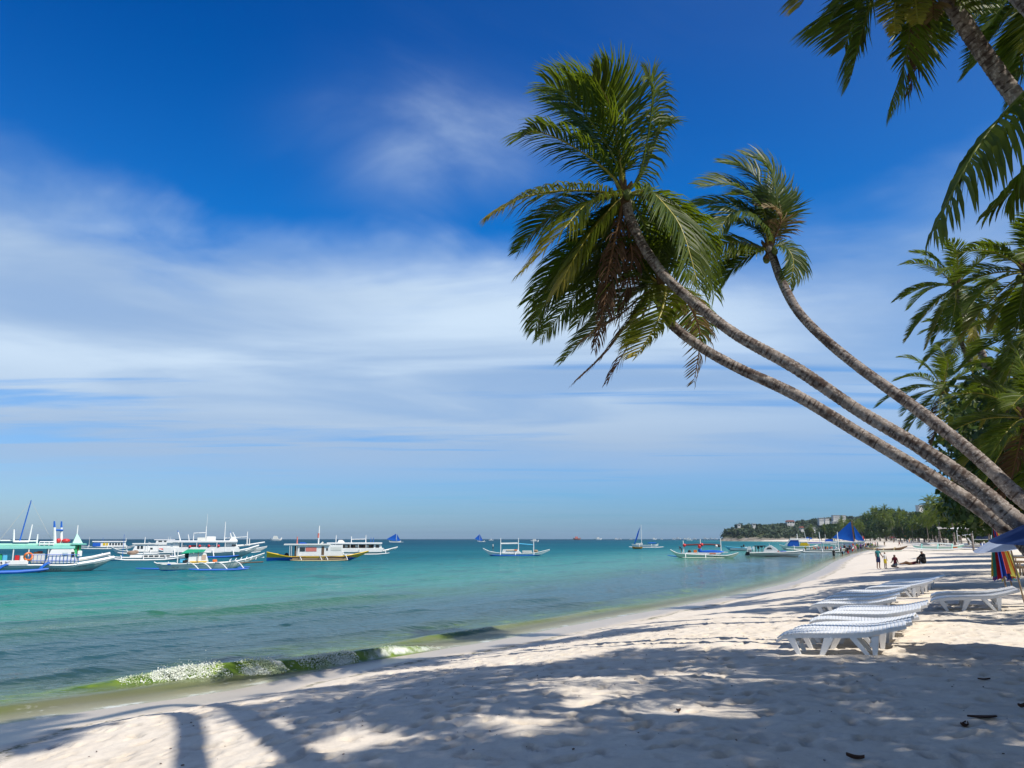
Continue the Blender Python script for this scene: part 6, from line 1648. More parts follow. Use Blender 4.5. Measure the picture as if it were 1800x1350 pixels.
for i, q in enumerate([(-6.9, 11.6, 15.5, BASE_A[:2], 10, 2.0, MID_A), (-7.6, 10.6, 15.5, BASE_B[:2], 10, 2.0, MID_B), (-0.3, 6.8, 10.5, (8.5, 1.0), 20, 2.2), (1.8, 6.9, 10.5, (11.5, 0.5), 22, 2.4), (0.2, 13.9, 10.5, (11.0, 8.0), 20, 2.1), (2.9, 13.3, 10.5, (12.5, 8.0), 20, 2.1), (3.8, 7.2, 10.0, (13.5, 1.5), 28, 3.6),
                       (5.4, 9.3, 10.0, (14.5, 4.0), 26, 3.4), (6.8, 10.8, 10.0, (15.5, 5.5), 26, 3.3), (-1.1, 10.6, 10.5, (8.0, 4.0), 20, 1.9), (7.4, 8.4, 9.0, (15, 2.5), 24, 3.4)]):
    shade_palm(q[0], q[1], q[2], q[3], 400 + i, q[4], q[5], SH_LAB, q[6] if len(q) > 6 else None)

for i, (x, y, h, w) in enumerate([(13.5, 1.0, 10.5, 9.0), (10.5, -5.0, 11, 9.5), (15.5, 6.5, 9.5, 7.0), (21.5, 12.0, 14, 9.0), (26.5, 18.5, 15, 10.0), (31.0, 27.0, 16, 11.0)]):  # added out of view: near ones darken the sand, tall ones the grove
    o = broadleaf(360 + i, h, w, TREE_LEAF, 14, 420, 0.11); o.location = (x, y, gz(x, y) - .1)
    tag(o, 'dense broad-leaved tree outside the picture, added for the deep shade it throws', 'tree', 'unseen trees added beyond the frame for shade')

# ================================================================== sunbeds
PLASTIC = paint('white_plastic', (0.78, 0.79, 0.80), 0.35, 0.45, 0.10, 2)
PROF = [(0.0, .235), (.05, .275), (.16, .312), (.35, .33), (1.15, .33), (1.32, .34), (1.55, .375), (1.9, .45)]
def prof_z(x): return float(np.interp(x, [p[0] for p in PROF], [p[1] for p in PROF]))
def make_sunbed():
    o = empty('sunbed')
    rail_x = np.linspace(0, 1.9, 22)
    for y in (-.33, .33):
        b = MB(); rings = []
        for x in rail_x:
            z = prof_z(x); h = .058 if .12 < x < 1.4 else .04
            rings.append([(x, y - .022, z - h), (x, y + .022, z - h), (x, y + .026, z), (x, y - .026, z)])
        b.loft(rings, 0, True, True); b.build('side_rail', PLASTIC, o, False)
        legs = [[(.16, .28), (.28, .28), (.375, 0), (.315, 0)], [(.72, .28), (.87, .28), (.68, 0), (.61, 0)],
                [(1.08, .28), (1.18, .28), (1.385, 0), (1.32, 0)], [(1.39, .29), (1.51, .31), (1.445, 0), (1.39, 0)]]
        for q in legs:
            b = MB().prism([(q[0][0], q[0][1]), (q[3][0], q[3][1] - .02), (q[2][0], q[2][1] - .02), (q[1][0], q[1][1])], y - .03, y + .03)
            b.build('leg', PLASTIC, o, False, .008)
    sl = MB().box(-.0262, .0262, -.365, .365, -.012, .010).build('slat', PLASTIC, o, False, .006)
    me = sl.data; n = 33
    for i in range(n):
        x = .04 + i * 1.83 / (n - 1)
        q = sl if i == 0 else link(bpy.data.objects.new('slat', me), o)
        q.location = (x, 0, prof_z(x) + .012)
        q.rotation_euler = (0, -math.atan2(prof_z(x + .03) - prof_z(x - .03), .06), 0)
    MB().box(.28, .34, -.31, .31, .16, .22).build('crossbar', PLASTIC, o); MB().box(1.36, 1.42, -.31, .31, .14, .20).build('crossbar', PLASTIC, o)
    return o
bed0 = make_sunbed(); bed_used = [False]
def put_bed(x, y, rz, label, group):
    o = copy_tree(bed0) if bed_used[0] else bed0
    bed_used[0] = True
    ca, sa = math.cos(rz), math.sin(rz)
    za, zb = gz(x + .3 * ca, y + .3 * sa), gz(x + 1.4 * ca, y + 1.4 * sa)
    o.location = (x, y, za - .025); o.rotation_euler = (0, -math.atan2(zb - za, 1.1), rz)
    tag(o, label, 'sunbed', group)
ORD = ['first', 'second', 'third', 'fourth', 'fifth', 'sixth', 'seventh']
rng = random.Random(3)
for i in range(7):
    lab = ('nearest white plastic sunbed, its four slanted legs in full view' if i == 0 else
           f'{ORD[i]} sunbed back in the nearest row of white sunbeds' if i < 6 else 'last sunbed of the nearest row, touching the middle row')
    put_bed(4.36 + .47 * i + rng.uniform(-.05, .05), 13.95 + .86 * i, R(-25 + rng.uniform(-4, 4)), lab, 'nearest row of white sunbeds')
for i in range(5):
    lab = ('front sunbed of the middle row, bright white legs at its foot end' if i == 0 else f'{ORD[i]} sunbed back in the middle row of white sunbeds')
    put_bed(7.15 + .55 * i + rng.uniform(-.05, .05), 20.5 + 1.0 * i, R(-25 + rng.uniform(-2, 2)), lab, 'middle row of white sunbeds')
for i in range(6):
    lab = ('front sunbed of the farthest row, lit white on its foot end' if i == 0 else 'last sunbed of the farthest row, in the tree shade nearest the seated people' if i == 5 else f'{ORD[i]} sunbed back in the farthest row of white sunbeds')
    put_bed(11.3 + .62 * i, 27.3 + 1.02 * i, R(-25 + rng.uniform(-2, 2)), lab, 'farthest row of white sunbeds')
put_bed(10.3, 21.0, R(-24), 'sunbed standing apart at the right with grey shaded side and curved backrest', 'pair of white sunbeds at the right')
put_bed(10.85, 22.1, R(-24), 'sunbed just behind the one standing apart at the right', 'pair of white sunbeds at the right')

# ================================================================== umbrellas
def umb_cloth(c): return cloth('umbrella_%02d%02d%02d' % tuple(int(q * 99) for q in c), c, .25, .75)
RAIN = [(.50, .33, .03), (.03, .22, .20), (.45, .02, .03), (.03, .08, .40), (.62, .12, .08), (.60, .58, .15), (.04, .10, .50), (.12, .05, .20)]
def folded_umbrella(foot, top, r, label, shift, rz):
    foot, top = Vector(foot), Vector(top)
    o = empty('beach_umbrella', foot); tag(o, label, 'umbrella', 'folded striped beach umbrellas')
    ax = top - foot
    MB().tube([(0, 0, -.3), tuple(ax * .5), tuple(ax * .98)], .024, 8).build('pole', WOOD, o, True)
    a = ax.normalized().cross(Vector((0, 1, 0))).normalized(); b = ax.normalized().cross(a)
    for g in range(14):
        bm = MB(); rings = []
        for q in range(9):
            f = q / 8; c = ax * (1.0 - .74 * f)
            rr = r * (0.16 + .84 * f ** 0.9)
            row = []
            for k in range(5):
                t = rz + (g + k / 4) * 2 * math.pi / 14
                pl = 1.0 if k in (0, 4) else (0.80 if k in (1, 3) else 0.68)
                rad = rr * (pl * (1 if f > .1 else .9)) * (1 + .06 * math.sin(g * 2.1 + f * 4))
                drop = ax.normalized() * (-.05 * (k in (0, 4)) * f + .07 * math.sin(g * 1.7) * f)
                row.append(tuple(c + (a * math.cos(t) + b * math.sin(t)) * rad + drop))
            rings.append(row)
        bm.loft(rings).build('panel', umb_cloth(RAIN[(g + shift) % 8]), o, True)
    return o
pf = ground(1772, 1046)
folded_umbrella(pf, P(1747, 926, pf.y * 1.0), .33, 'folded rainbow striped umbrella leaning beside the sunbeds at the right', 0, 2.2)
pf2 = ground(1783, 1044)
folded_umbrella(pf2, P(1757, 934, pf2.y), .26, 'second folded rainbow umbrella, mostly hidden behind the front one', 3, 1.0)
def open_umbrella(apex, r, drop, colr, label, tilt=(0, 0)):
    apex = Vector(apex); g = Vector((apex.x, apex.y, gz(apex.x, apex.y)))
    o = empty('beach_umbrella', g); tag(o, label, 'umbrella', 'open beach umbrellas at the right edge')
    h = apex.z - g.z; M = Euler((tilt[0], tilt[1], 0)).to_matrix()
    MB().tube([(0, 0, -.3), tuple(M @ Vector((0, 0, h + .06)))], .022, 8).build('pole', WOOD, o, True)
    cl = cloth('umbrella_' + ('navy' if colr[0] < .1 else 'pale'), colr, .2, .7)
    for gk in range(8):
        rings = []
        for q in range(6):
            f = q / 5; row = []
            for k in range(4):
                t = (gk + k / 3) * 2 * math.pi / 8; edge = 1 - .06 * f * (1 - abs(k / 3 - .5) * 2)
                row.append(tuple(M @ Vector((r * f * edge * math.cos(t), r * f * edge * math.sin(t), h - drop * f ** 1.08))))
            rings.append(row)
        MB().loft(rings).build('panel', cl, o, True)
    return o
open_umbrella(P(1790, 933, 22), .92, .40, (.46, .54, .72), 'pale blue open umbrella just in front of the rainbow one', (0, R(-10)))
open_umbrella(P(1868, 897, 12.5), 1.02, .44, (.025, .06, .20), 'dark blue open umbrella cut by the right edge, nearest to us', (R(3), R(-3)))
def wood_bench(x, y, rz, label):
    o = empty('wooden_lounger', (x, y, gz(x, y)), rz); tag(o, label, 'lounger', 'wooden loungers at the right edge')
    for sx in (.15, 1.65):
        for sy in (-.3, .3): MB().box(sx - .035, sx + .035, sy - .035, sy + .035, -.1, .38).build('leg', WOOD, o)
    for sy in (-.3, .3): MB().box(0, 1.85, sy - .03, sy + .03, .34, .42).build('side_rail', WOOD, o)
    m = None
    for i in range(12):
        q = MB().box(-.05, .05, -.34, .34, 0, .02).build('slat', WOOD, o) if m is None else link(bpy.data.objects.new('slat', m), o)
        m = q.data; q.location = (.1 + i * .15, 0, .423)
for i, (px, py, lab) in enumerate([(1790, 1012, 'nearest wooden lounger beyond the folded umbrellas at the right edge'), (1786, 1000, 'middle wooden lounger beyond the folded umbrellas at the right edge'), (1780, 990, 'farthest wooden lounger beyond the folded umbrellas at the right edge')]):
    g = ground(px, py); wood_bench(g.x, g.y, R(-20), lab)

# ================================================================== people
SKEL = {
 'stand': dict(pel=(0, 0, .92), bel=(0, 0, 1.07), che=(0, .01, 1.29), nb=(0, .01, 1.43), ne=(0, 0, 1.50), h1=(0, -.02, 1.57), h2=(0, -.01, 1.66),
               sl=(-.17, 0, 1.39), el=(-.23, .02, 1.13), wl=(-.24, -.06, .90), hl=(-.24, -.09, .81), hil=(-.09, 0, .87), kl=(-.11, -.01, .48), al=(-.12, .03, .07), tl=(-.13, -.13, .03),
               sr=(.17, 0, 1.39), er=(.23, .02, 1.13), wr=(.24, -.06, .90), hr=(.24, -.09, .81), hir=(.09, 0, .87), kr=(.10, -.02, .48), ar=(.11, .03, .07), tr=(.12, -.13, .03)),
}
def pose(base, **kw):
    d = dict(SKEL[base]); d.update(kw); return d
SKEL['walk'] = pose('stand', kl=(-.09, -.14, .50), al=(-.10, -.20, .09), tl=(-.10, -.36, .06), kr=(.09, .06, .47), ar=(.10, .27, .12), tr=(.10, .16, .03), el=(-.23, .10, 1.15), wl=(-.23, .14, .92), hl=(-.23, .13, .83), er=(.23, -.05, 1.14), wr=(.22, -.22, .97), hr=(.22, -.28, .90))
SKEL['reach'] = pose('stand', er=(.30, -.02, 1.17), wr=(.42, -.04, .98), hr=(.47, -.05, .90), kl=(-.13, -.01, .48), al=(-.15, .02, .07), tl=(-.16, -.13, .03))
SKEL['reach_back'] = pose('stand', el=(-.30, .0, 1.18), wl=(-.43, -.03, 1.10), hl=(-.49, -.04, 1.08))
SKEL['carry'] = pose('stand', el=(-.24, -.12, 1.18), wl=(-.13, -.30, 1.22), hl=(-.06, -.34, 1.26), er=(.26, -.04, 1.15), wr=(.25, -.24, 1.08), hr=(.22, -.32, 1.08))
SKEL['bend'] = pose('stand', bel=(0, -.08, 1.05), che=(0, -.24, 1.20), nb=(0, -.34, 1.28), ne=(0, -.40, 1.32), h1=(0, -.47, 1.34), h2=(0, -.52, 1.42), sl=(-.17, -.30, 1.24), el=(-.20, -.36, .99), wl=(-.18, -.45, .78), hl=(-.17, -.48, .70), sr=(.17, -.30, 1.24), er=(.20, -.36, .99), wr=(.18, -.45, .78), hr=(.17, -.48, .70))
SKEL['kneel'] = dict(pel=(0, .06, .30), bel=(0, .03, .44), che=(0, .0, .66), nb=(0, 0, .80), ne=(0, -.01, .86), h1=(0, -.03, .93), h2=(0, -.02, 1.02), sl=(-.16, 0, .76), el=(-.22, -.02, .52), wl=(-.20, -.20, .42), hl=(-.18, -.28, .40), hil=(-.09, .05, .26), kl=(-.14, -.30, .12), al=(-.14, .10, .07), tl=(-.14, .22, .05),
                     sr=(.16, 0, .76), er=(.24, .0, .54), wr=(.34, -.10, .44), hr=(.40, -.12, .44), hir=(.09, .05, .26), kr=(.14, -.30, .12), ar=(.14, .10, .07), tr=(.14, .22, .05))
SKEL['sit'] = dict(pel=(0, .10, .13), bel=(0, .12, .28), che=(0, .06, .52), nb=(0, .0, .66), ne=(0, -.03, .72), h1=(0, -.08, .78), h2=(0, -.08, .87), sl=(-.17, .02, .62), el=(-.24, -.14, .44), wl=(-.14, -.32, .42), hl=(-.06, -.38, .42), hil=(-.09, .06, .13), kl=(-.13, -.30, .46), al=(-.12, -.42, .07), tl=(-.12, -.56, .04),
                   sr=(.17, .02, .62), er=(.24, -.14, .44), wr=(.14, -.32, .42), hr=(.06, -.38, .42), hir=(.09, .06, .13), kr=(.13, -.30, .46), ar=(.12, -.42, .07), tr=(.12, -.56, .04))
SKEL['lie'] = dict(pel=(0, 0, .11), bel=(0, .15, .12), che=(0, .36, .15), nb=(0, .50, .20), ne=(0, .56, .24), h1=(0, .63, .28), h2=(0, .71, .31), sl=(-.17, .46, .17), el=(-.27, .30, .10), wl=(-.20, .12, .14), hl=(-.14, .06, .20), hil=(-.09, -.05, .10), kl=(-.13, -.44, .15), al=(-.12, -.84, .06), tl=(-.14, -.92, .14),
                   sr=(.17, .46, .17), er=(.27, .60, .10), wr=(.16, .76, .12), hr=(.10, .80, .14), hir=(.09, -.05, .10), kr=(.12, -.42, .24), ar=(.12, -.78, .06), tr=(.13, -.88, .12))
RAD = dict(pel=.125, bel=.115, che=.135, nb=.075, ne=.055, h1=.085, h2=.085, s=.062, e=.043, w=.030, h=.034, hi=.088, k=.058, a=.040, t=.036)
BONES = [('pel', 'bel'), ('bel', 'che'), ('che', 'nb'), ('nb', 'ne'), ('ne', 'h1'), ('h1', 'h2')] + [(a % s, b % s) if '%' in a else (a, b % s) for s in 'lr' for a, b in (('nb', 's%s'), ('s%s', 'e%s'), ('e%s', 'w%s'), ('w%s', 'h%s'), ('pel', 'hi%s'), ('hi%s', 'k%s'), ('k%s', 'a%s'), ('a%s', 't%s'))]
_body = {}
def body_data(ps):
    """one skinned, continuous body for a pose, plus shirt, shorts and hair lifted off its surface"""
    if ps in _body: return _body[ps]
    sk = SKEL[ps]; names = list(sk)
    me = bpy.data.meshes.new('skeleton')
    me.from_pydata([sk[k] for k in names], [(names.index(a), names.index(b)) for a, b in BONES], [])
    o = bpy.data.objects.new('skeleton', me); COL.objects.link(o)
    md = o.modifiers.new('skin', 'SKIN'); md.use_smooth_shade = True
    o.modifiers.new('sub', 'SUBSURF').levels = 1
    for i, k in enumerate(names):
        r = RAD.get(k) or RAD[k[:-1]]
        v = me.skin_vertices[0].data[i]; v.radius = (r, r * (.78 if k in ('bel', 'che', 'pel') else 1)); v.use_root = (k == 'pel')
    dg = bpy.context.evaluated_depsgraph_get(); dg.update()
    em = bpy.data.meshes.new_from_object(o.evaluated_get(dg))
    V = np.array([v.co[:] for v in em.vertices]); Nn = np.array([v.normal[:] for v in em.vertices]); Fc = [tuple(p.vertices) for p in em.polygons]
    bpy.data.objects.remove(o)
    A = np.array([sk[a] for a, b in BONES]); B = np.array([sk[b] for a, b in BONES])
    cen = np.array([V[list(f)].mean(0) for f in Fc])
    d = B - A; L2 = (d * d).sum(1)
    t = np.clip(((cen[:, None] - A) * d).sum(2) / L2, 0, 1)
    near = (((cen[:, None] - (A + d * t[..., None])) ** 2).sum(2)).argmin(1); tt = t[np.arange(len(cen)), near]
    bn = [BONES[i] for i in near]
    top, shorts, trous, hair, robe = [], [], [], [], []
    hd = np.array(sk['h2']) - np.array(sk['ne']); hd = hd / np.linalg.norm(hd)
    for i, (a, b) in enumerate(bn):
        k = a + '>' + b
        torso = k in ('pel>bel', 'bel>che', 'che>nb', 'nb>sl', 'nb>sr'); upper = a in ('sl', 'sr')
        if torso or (upper and tt[i] < .55): top.append(i)
        if k in ('pel>hil', 'pel>hir') or (a in ('hil', 'hir') and tt[i] < .80) or (k == 'pel>bel' and tt[i] < .35): shorts.append(i)
        if k in ('pel>hil', 'pel>hir') or a in ('hil', 'hir') or (a in ('kl', 'kr') and tt[i] < .85) or (k == 'pel>bel' and tt[i] < .35): trous.append(i)
        if torso or upper or a in ('el', 'er', 'pel', 'hil', 'hir', 'kl', 'kr'): robe.append(i)
        if b in ('h2',) or a == 'h1' or (a == 'ne' and tt[i] > .7):
            q = cen[i] - np.array(sk['h1']); up = q @ hd; back = q[1] if ps != 'lie' else -q[2]
            if up > .075 or (back > .01 and up > -.03): hair.append(i)
    def sub(idx, off):
        fs = [Fc[i] for i in idx]; u = sorted({v for f in fs for v in f}); mp = {v: j for j, v in enumerate(u)}
        m = bpy.data.meshes.new('part'); m.from_pydata([tuple(V[v] + Nn[v] * off) for v in u], [], [[mp[v] for v in f] for f in fs])
        m.polygons.foreach_set('use_smooth', [True] * len(fs)); return m
    bm_ = bpy.data.meshes.new('body'); bm_.from_pydata([tuple(v) for v in V], [], Fc); bm_.polygons.foreach_set('use_smooth', [True] * len(Fc))
    _body[ps] = dict(body=bm_, shirt=sub(top, .014), shorts=sub(shorts, .020), trousers=sub(trous, .020), hair=sub(hair, .016), robe=sub(robe, .022))
    return _body[ps]
def skin_col(i): return paint('skin_%d' % i, [(.32, .18, .11), (.22, .115, .07), (.45, .27, .19)][i], .55, .35, .1)
HAIR = paint('black_hair', (.012, .010, .010), .5, .4, .05)
CLO = {}
COLS = dict(red=(.55, .03, .03), white=(.75, .75, .73), black=(.015, .015, .018), yellow=(.75, .55, .04), orange=(.75, .22, .04), blue=(.03, .12, .45), navy=(.02, .03, .10), teal=(.03, .20, .22), purple=(.16, .06, .28), lime=(.35, .60, .08),
            grey=(.28, .29, .30), pink=(.70, .25, .30), maroon=(.18, .03, .04), brown=(.14, .08, .05), khaki=(.40, .33, .20), green=(.05, .25, .08))
def dress(c): return cloth('cloth_' + c, COLS[c], .1, .85)
def person(label, pt, ps='stand', h=1.68, rz=0.0, shirt='white', low='navy', sk=0, group=None, wear=('shirt', 'shorts', 'hair'), sink=0.0):
    d = body_data(ps)
    o = empty('person', pt, rz); k = h / 1.74; o.location.z -= sink
    tag(o, label, 'person', group)
    for nm in ('body',) + tuple(wear):
        me = d[nm].copy(); m = {'body': skin_col(sk), 'shirt': dress(shirt), 'robe': dress(shirt), 'shorts': dress(low), 'trousers': dress(low), 'hair': HAIR}[nm]
        me.materials.append(m)
        q = link(bpy.data.objects.new(nm, me), o)
    o.scale = (k, k, k)
    return o
def view_h(pt, hpx): return hpx * ((pt - CAMV).dot(FWD)) / F
GN = 'people in the tree shade by the farthest sunbeds'
g = ground(1545, 1000); person('standing person in dark teal shirt holding a small child by the hand', g, 'reach', 1.52, R(20), 'teal', 'navy', 1, GN)
man_xy = g.copy()
g = ground(1557, 999.5); person('small child in white top and yellow shorts, hand held by the standing person', g, 'reach_back', 1.18, R(30), 'white', 'yellow', 1, GN)
g = ground(1574, 998.5); person('kneeling child in dark top beside the child in yellow shorts', g, 'kneel', 1.55, R(-60), 'maroon', 'grey', 1, GN)
g = ground(1600, 993); person('person lying on the sand beside the seated cloaked figure', g, 'lie', 1.65, R(-80), 'maroon', 'brown', 1, GN, ('shirt', 'trousers', 'hair'))
g = ground(1623, 991.5); person('seated figure wrapped in black on the sand, back turned to the right', g, 'sit', 1.85, R(-75), 'black', 'black', 1, GN, ('robe', 'hair'))
# boatmen
def on_boat(b, px, py, y=0.0):
    return b.root.matrix_world @ Vector((b.X(px), y, b.Z(py)))
bpy.context.view_layer.update()
person('boatman in white shirt standing at the left end of the slim white outrigger boat', on_boat(MC, 866.5, 968.3), 'stand', 1.2, R(90), 'white', 'black', 1, 'boatmen')
person('boatman in dark blue stepping along the boat hung with red balls', on_boat(MR, 1199, 972.5), 'bend', 1.2, R(-90), 'navy', 'brown', 1, 'boatmen')
# the crowd where the boats land, and walkers farther up the beach: px, py of the feet, height px, pose, top, bottom, label
CROWD = [
 (1466, 980, 17, 'stand', 'black', 'black', 'woman in black wading alone left of the crowd'),
 (1481, 977, 18, 'carry', 'white', 'black', 'man in white shirt with dark load wading at the left end of the crowd'),
 (1491, 975.5, 17, 'walk', 'black', 'red', 'person in dark top and red shorts right of the wading man in white'),
 (1485, 970, 15, 'stand', 'maroon', 'black', 'person in maroon behind the wading man in white shirt'),
 (1494, 969, 14, 'stand', 'brown', 'navy', 'person in brown top behind the red shorts'),
 (1498.5, 971, 14, 'bend', 'white', 'red', 'person bending in white top and red shorts in the crowd'),
 (1502, 970, 14, 'stand', 'khaki', 'black', 'person in khaki top near the middle of the crowd'),
 (1506.5, 966.5, 12, 'stand', 'yellow', 'grey', 'person in bright yellow top in the crowd'),
 (1511, 966, 12, 'walk', 'white', 'khaki', 'person in white and khaki right of the yellow top'),
 (1513.5, 969, 15, 'stand', 'purple', 'black', 'person in purple top at the front of the crowd'),
 (1516, 967.5, 14, 'bend', 'navy', 'brown', 'person in navy bending beside the purple top'),
 (1520, 965, 13, 'stand', 'blue', 'white', 'person in blue top and white shorts in the crowd'),
 (1524, 964.5, 12, 'stand', 'grey', 'blue', 'person in grey top and blue shorts in the crowd'),
 (1528, 964.5, 13.5, 'walk', 'black', 'green', 'person in black top and green shorts near the right end of the crowd'),
 (1531.5, 963.8, 12, 'stand', 'teal', 'maroon', 'person in teal top near the right end of the crowd'),
 (1535, 963.5, 12, 'stand', 'pink', 'black', 'person in pink top near the right end of the crowd'),
 (1539, 962.5, 12, 'walk', 'red', 'brown', 'person in red top and brown shorts at the right end of the crowd'),
 (1543, 962, 12, 'stand', 'grey', 'khaki', 'person in grey and khaki, last at the right end of the crowd'),
 (1555, 960.3, 11, 'walk', 'brown', 'khaki', 'lone walker in brown between the crowd and the beach walkers'),
 (1571, 954.5, 7, 'stand', 'khaki', 'brown', 'tiny far walker in khaki on the empty sand'),
 (1581, 960, 15, 'walk', 'black', 'maroon', 'tall walker in black above the dark beached boat'),
 (1586, 957, 11, 'stand', 'grey', 'navy', 'walker in grey behind the tall walker in black'),
 (1595, 955.5, 11, 'stand', 'teal', 'blue', 'walker in teal and blue left of the orange top'),
 (1598.7, 954.5, 10.5, 'stand', 'orange', 'orange', 'walker all in orange'),
 (1602, 954.5, 10, 'stand', 'lime', 'white', 'walker in lime green right of the orange one'),
 (1608.5, 952.5, 9, 'walk', 'navy', 'navy', 'walker in navy right of the lime green one'),
 (1612.5, 953.5, 10, 'stand', 'white', 'khaki', 'walker in white and khaki between the navy and blue ones'),
 (1617, 954, 10, 'stand', 'blue', 'teal', 'walker in bright blue and teal'),
 (1625.5, 952, 8, 'stand', 'grey', 'black', 'walker in grey and black left of the dark pair'),
 (1633.5, 953, 10, 'walk', 'black', 'black', 'walker in all black left of the dark red one'),
 (1636.5, 953, 9, 'stand', 'grey', 'white', 'walker in grey and white beside the black one'),
 (1643, 952.5, 11, 'stand', 'maroon', 'red', 'walker in dark red left of the group in caps'),
 (1654.5, 950, 8, 'stand', 'white', 'navy', 'far person in white and navy, left of the group by the awning'),
 (1659.5, 953.5, 13, 'stand', 'grey', 'blue', 'person in grey and blue at the left of the group by the white awning'),
 (1664, 952.5, 11, 'stand', 'white', 'black', 'person in white and black in the group by the white awning'),
 (1669, 953.3, 12, 'walk', 'red', 'white', 'person in red top and white shorts in the group by the white awning'),
 (1673.5, 952.5, 11, 'stand', 'black', 'maroon', 'person in black and maroon in the group by the white awning'),
 (1679, 953.5, 13, 'stand', 'green', 'black', 'person in green top in the shade just left of the awning posts'),
 (1430, 969.3, 9, 'stand', 'orange', 'black', 'leftmost orange vested passenger beside the long white boat'),
 (1434.5, 969.3, 9.5, 'bend', 'red', 'black', 'passenger in red bending beside the long white boat'),
 (1439, 968.5, 10, 'stand', 'pink', 'navy', 'passenger in pink beside the mast of the long white boat'),
 (1447.5, 968.3, 10.5, 'stand', 'red', 'navy', 'passenger in red under the white cover of the long white boat'),
 (1451.5, 968.3, 9.5, 'walk', 'maroon', 'red', 'passenger in maroon and red beside the long white boat'),
 (1458, 968.3, 10, 'bend', 'red', 'white', 'passenger in red and white shorts beside the long white boat'),
 (1462.5, 968.5, 10, 'stand', 'pink', 'white', 'passenger in pink and white, nearest the right mast of the long white boat'),
 (1488, 972.5, 15, 'walk', 'grey', 'maroon', 'person in grey and maroon squeezed behind the dark top and red shorts'),
 (1496.5, 966.5, 12, 'stand', 'blue', 'black', 'person in blue and black at the back of the crowd'),
 (1500, 966, 12, 'stand', 'red', 'white', 'person in red and white at the back of the crowd'),
 (1504.5, 972, 14, 'walk', 'pink', 'khaki', 'person in pink and khaki at the front of the crowd'),
 (1508.7, 969.5, 13, 'stand', 'green', 'black', 'person in green top left of the purple one'),
 (1518.3, 963.5, 11.5, 'stand', 'white', 'black', 'person in white and black behind the navy one bending'),
 (1522, 966.5, 13, 'walk', 'orange', 'navy', 'person in orange and navy at the front of the crowd'),
 (1526, 966, 13, 'stand', 'black', 'white', 'person in black top and white shorts at the front of the crowd'),
 (1533, 965, 12, 'bend', 'lime', 'grey', 'person bending in lime green near the right end of the crowd'),
 (1478, 972, 15, 'stand', 'pink', 'black', 'person in pink and black behind the wading man in white'),
 (1474, 969.5, 13, 'stand', 'navy', 'grey', 'person in navy and grey at the prow of the long white boat'),
 (1469.5, 969, 12, 'bend', 'white', 'blue', 'person bending in white and blue at the prow of the long white boat'),
 (1455, 969, 10, 'stand', 'orange', 'navy', 'passenger in orange and navy under the blue cover of the long white boat'),
 (1443, 969, 10, 'walk', 'orange', 'white', 'passenger in orange and white right of the mast'),
 (1425.5, 969, 9, 'bend', 'navy', 'khaki', 'crew member bending in navy by the yellow crew member'),
 (1416, 968.5, 8, 'stand', 'yellow', 'black', 'crew member in yellow at the left end of the long white boat'),
]
rng = random.Random(9)
for px, py, hp, ps, c1, c2, lab in CROWD:
    g = ground(px, py)
    hm = max(1.45, min(1.85, view_h(g, hp)))
    on_water = g.z < 0.05
    person(lab, g, ps, hm, rng.uniform(0, 6.28), c1, c2, rng.choice((0, 1, 2)), 'crowd where the boats land' if px < 1550 else 'walkers on the far sunlit beach', sink=0.25 if px < 1500 and g.z < .06 else 0.02)

# ---- stalls and small things on the far sand
def stall(px, py, wpx, hpx, mat, label, name='beach_tent'):
    g = ground(px, py); s = (g - CAMV).dot(FWD) / F; w, h = wpx * s, hpx * s
    o = empty(name, g, -math.atan2(g.x, g.y)); tag(o, label, 'tent' if 'tent' in name else 'lifeguard chair')
    if name == 'beach_tent':
        MB().add([(-w / 2, -w / 3, h * .55), (w / 2, -w / 3, h * .55), (w / 2, w / 3, h * .55), (-w / 2, w / 3, h * .55), (-w * .2, 0, h), (w * .2, 0, h)], [(0, 1, 5, 4), (1, 2, 5), (2, 3, 4, 5), (3, 0, 4), (3, 2, 1, 0)]).build('roof', mat, o)
        for sx in (-.46, .46):
            for sy in (-.3, .3): MB().tube([(w * sx, w * sy, -.1), (w * sx, w * sy, h * .56)], .05, 5).build('post', WHT, o)
        MB().box(-w * .3, w * .3, -.1, w * .25, 0, h * .3).build('table', OFFW, o)
    else:
        for sx in (-.4, .4):
            for sy in (-.4, .4): MB().tube([(w * sx, w * sy, -.1), (w * sx * .7, w * sy * .7, h * .9)], .06, 5).build('leg', WHT, o)
        MB().box(-w * .4, w * .4, -w * .4, w * .4, h * .48, h * .54).build('seat', WHT, o); MB().box(-w * .4, w * .4, w * .3, w * .36, h * .54, h * .75).build('backrest', WHT, o); MB().box(-w * .55, w * .55, -w * .55, w * .55, h * .92, h).build('roof', OFFW, o)
stall(1536, 949.8, 9, 6, TARPW, 'left one of two small white tents at the edge of the far trees')
stall(1545.5, 949.8, 7, 6, TARPW, 'right one of two small white tents at the edge of the far trees')
stall(1572, 949.5, 15, 6, paint('red_awning', (.5, .10, .09), .8, .2, .2), 'long low red tent under the far trees')
stall(1560, 949.5, 7, 14, WHT, 'white lifeguard chair with a roof in front of the far trees', 'lifeguard_chair')
g = ground(1593, 952)
o = empty('beach_umbrella', g); tag(o, 'small orange umbrella far off among the walkers', 'umbrella'); s = (g - CAMV).dot(FWD) / F
MB().tube([(0, 0, -.1), (0, 0, 11 * s)], .04, 5).build('pole', WHT, o)
MB().loft([[(4.5 * s * f * math.cos(k * math.pi / 4), 4.5 * s * f * math.sin(k * math.pi / 4), (12 - 3.5 * f ** 1.5) * s) for k in range(8)] for f in (0.02, .5, 1)], 0, True).build('canopy', cloth('umbrella_orange', (.7, .25, .05)), o, True)
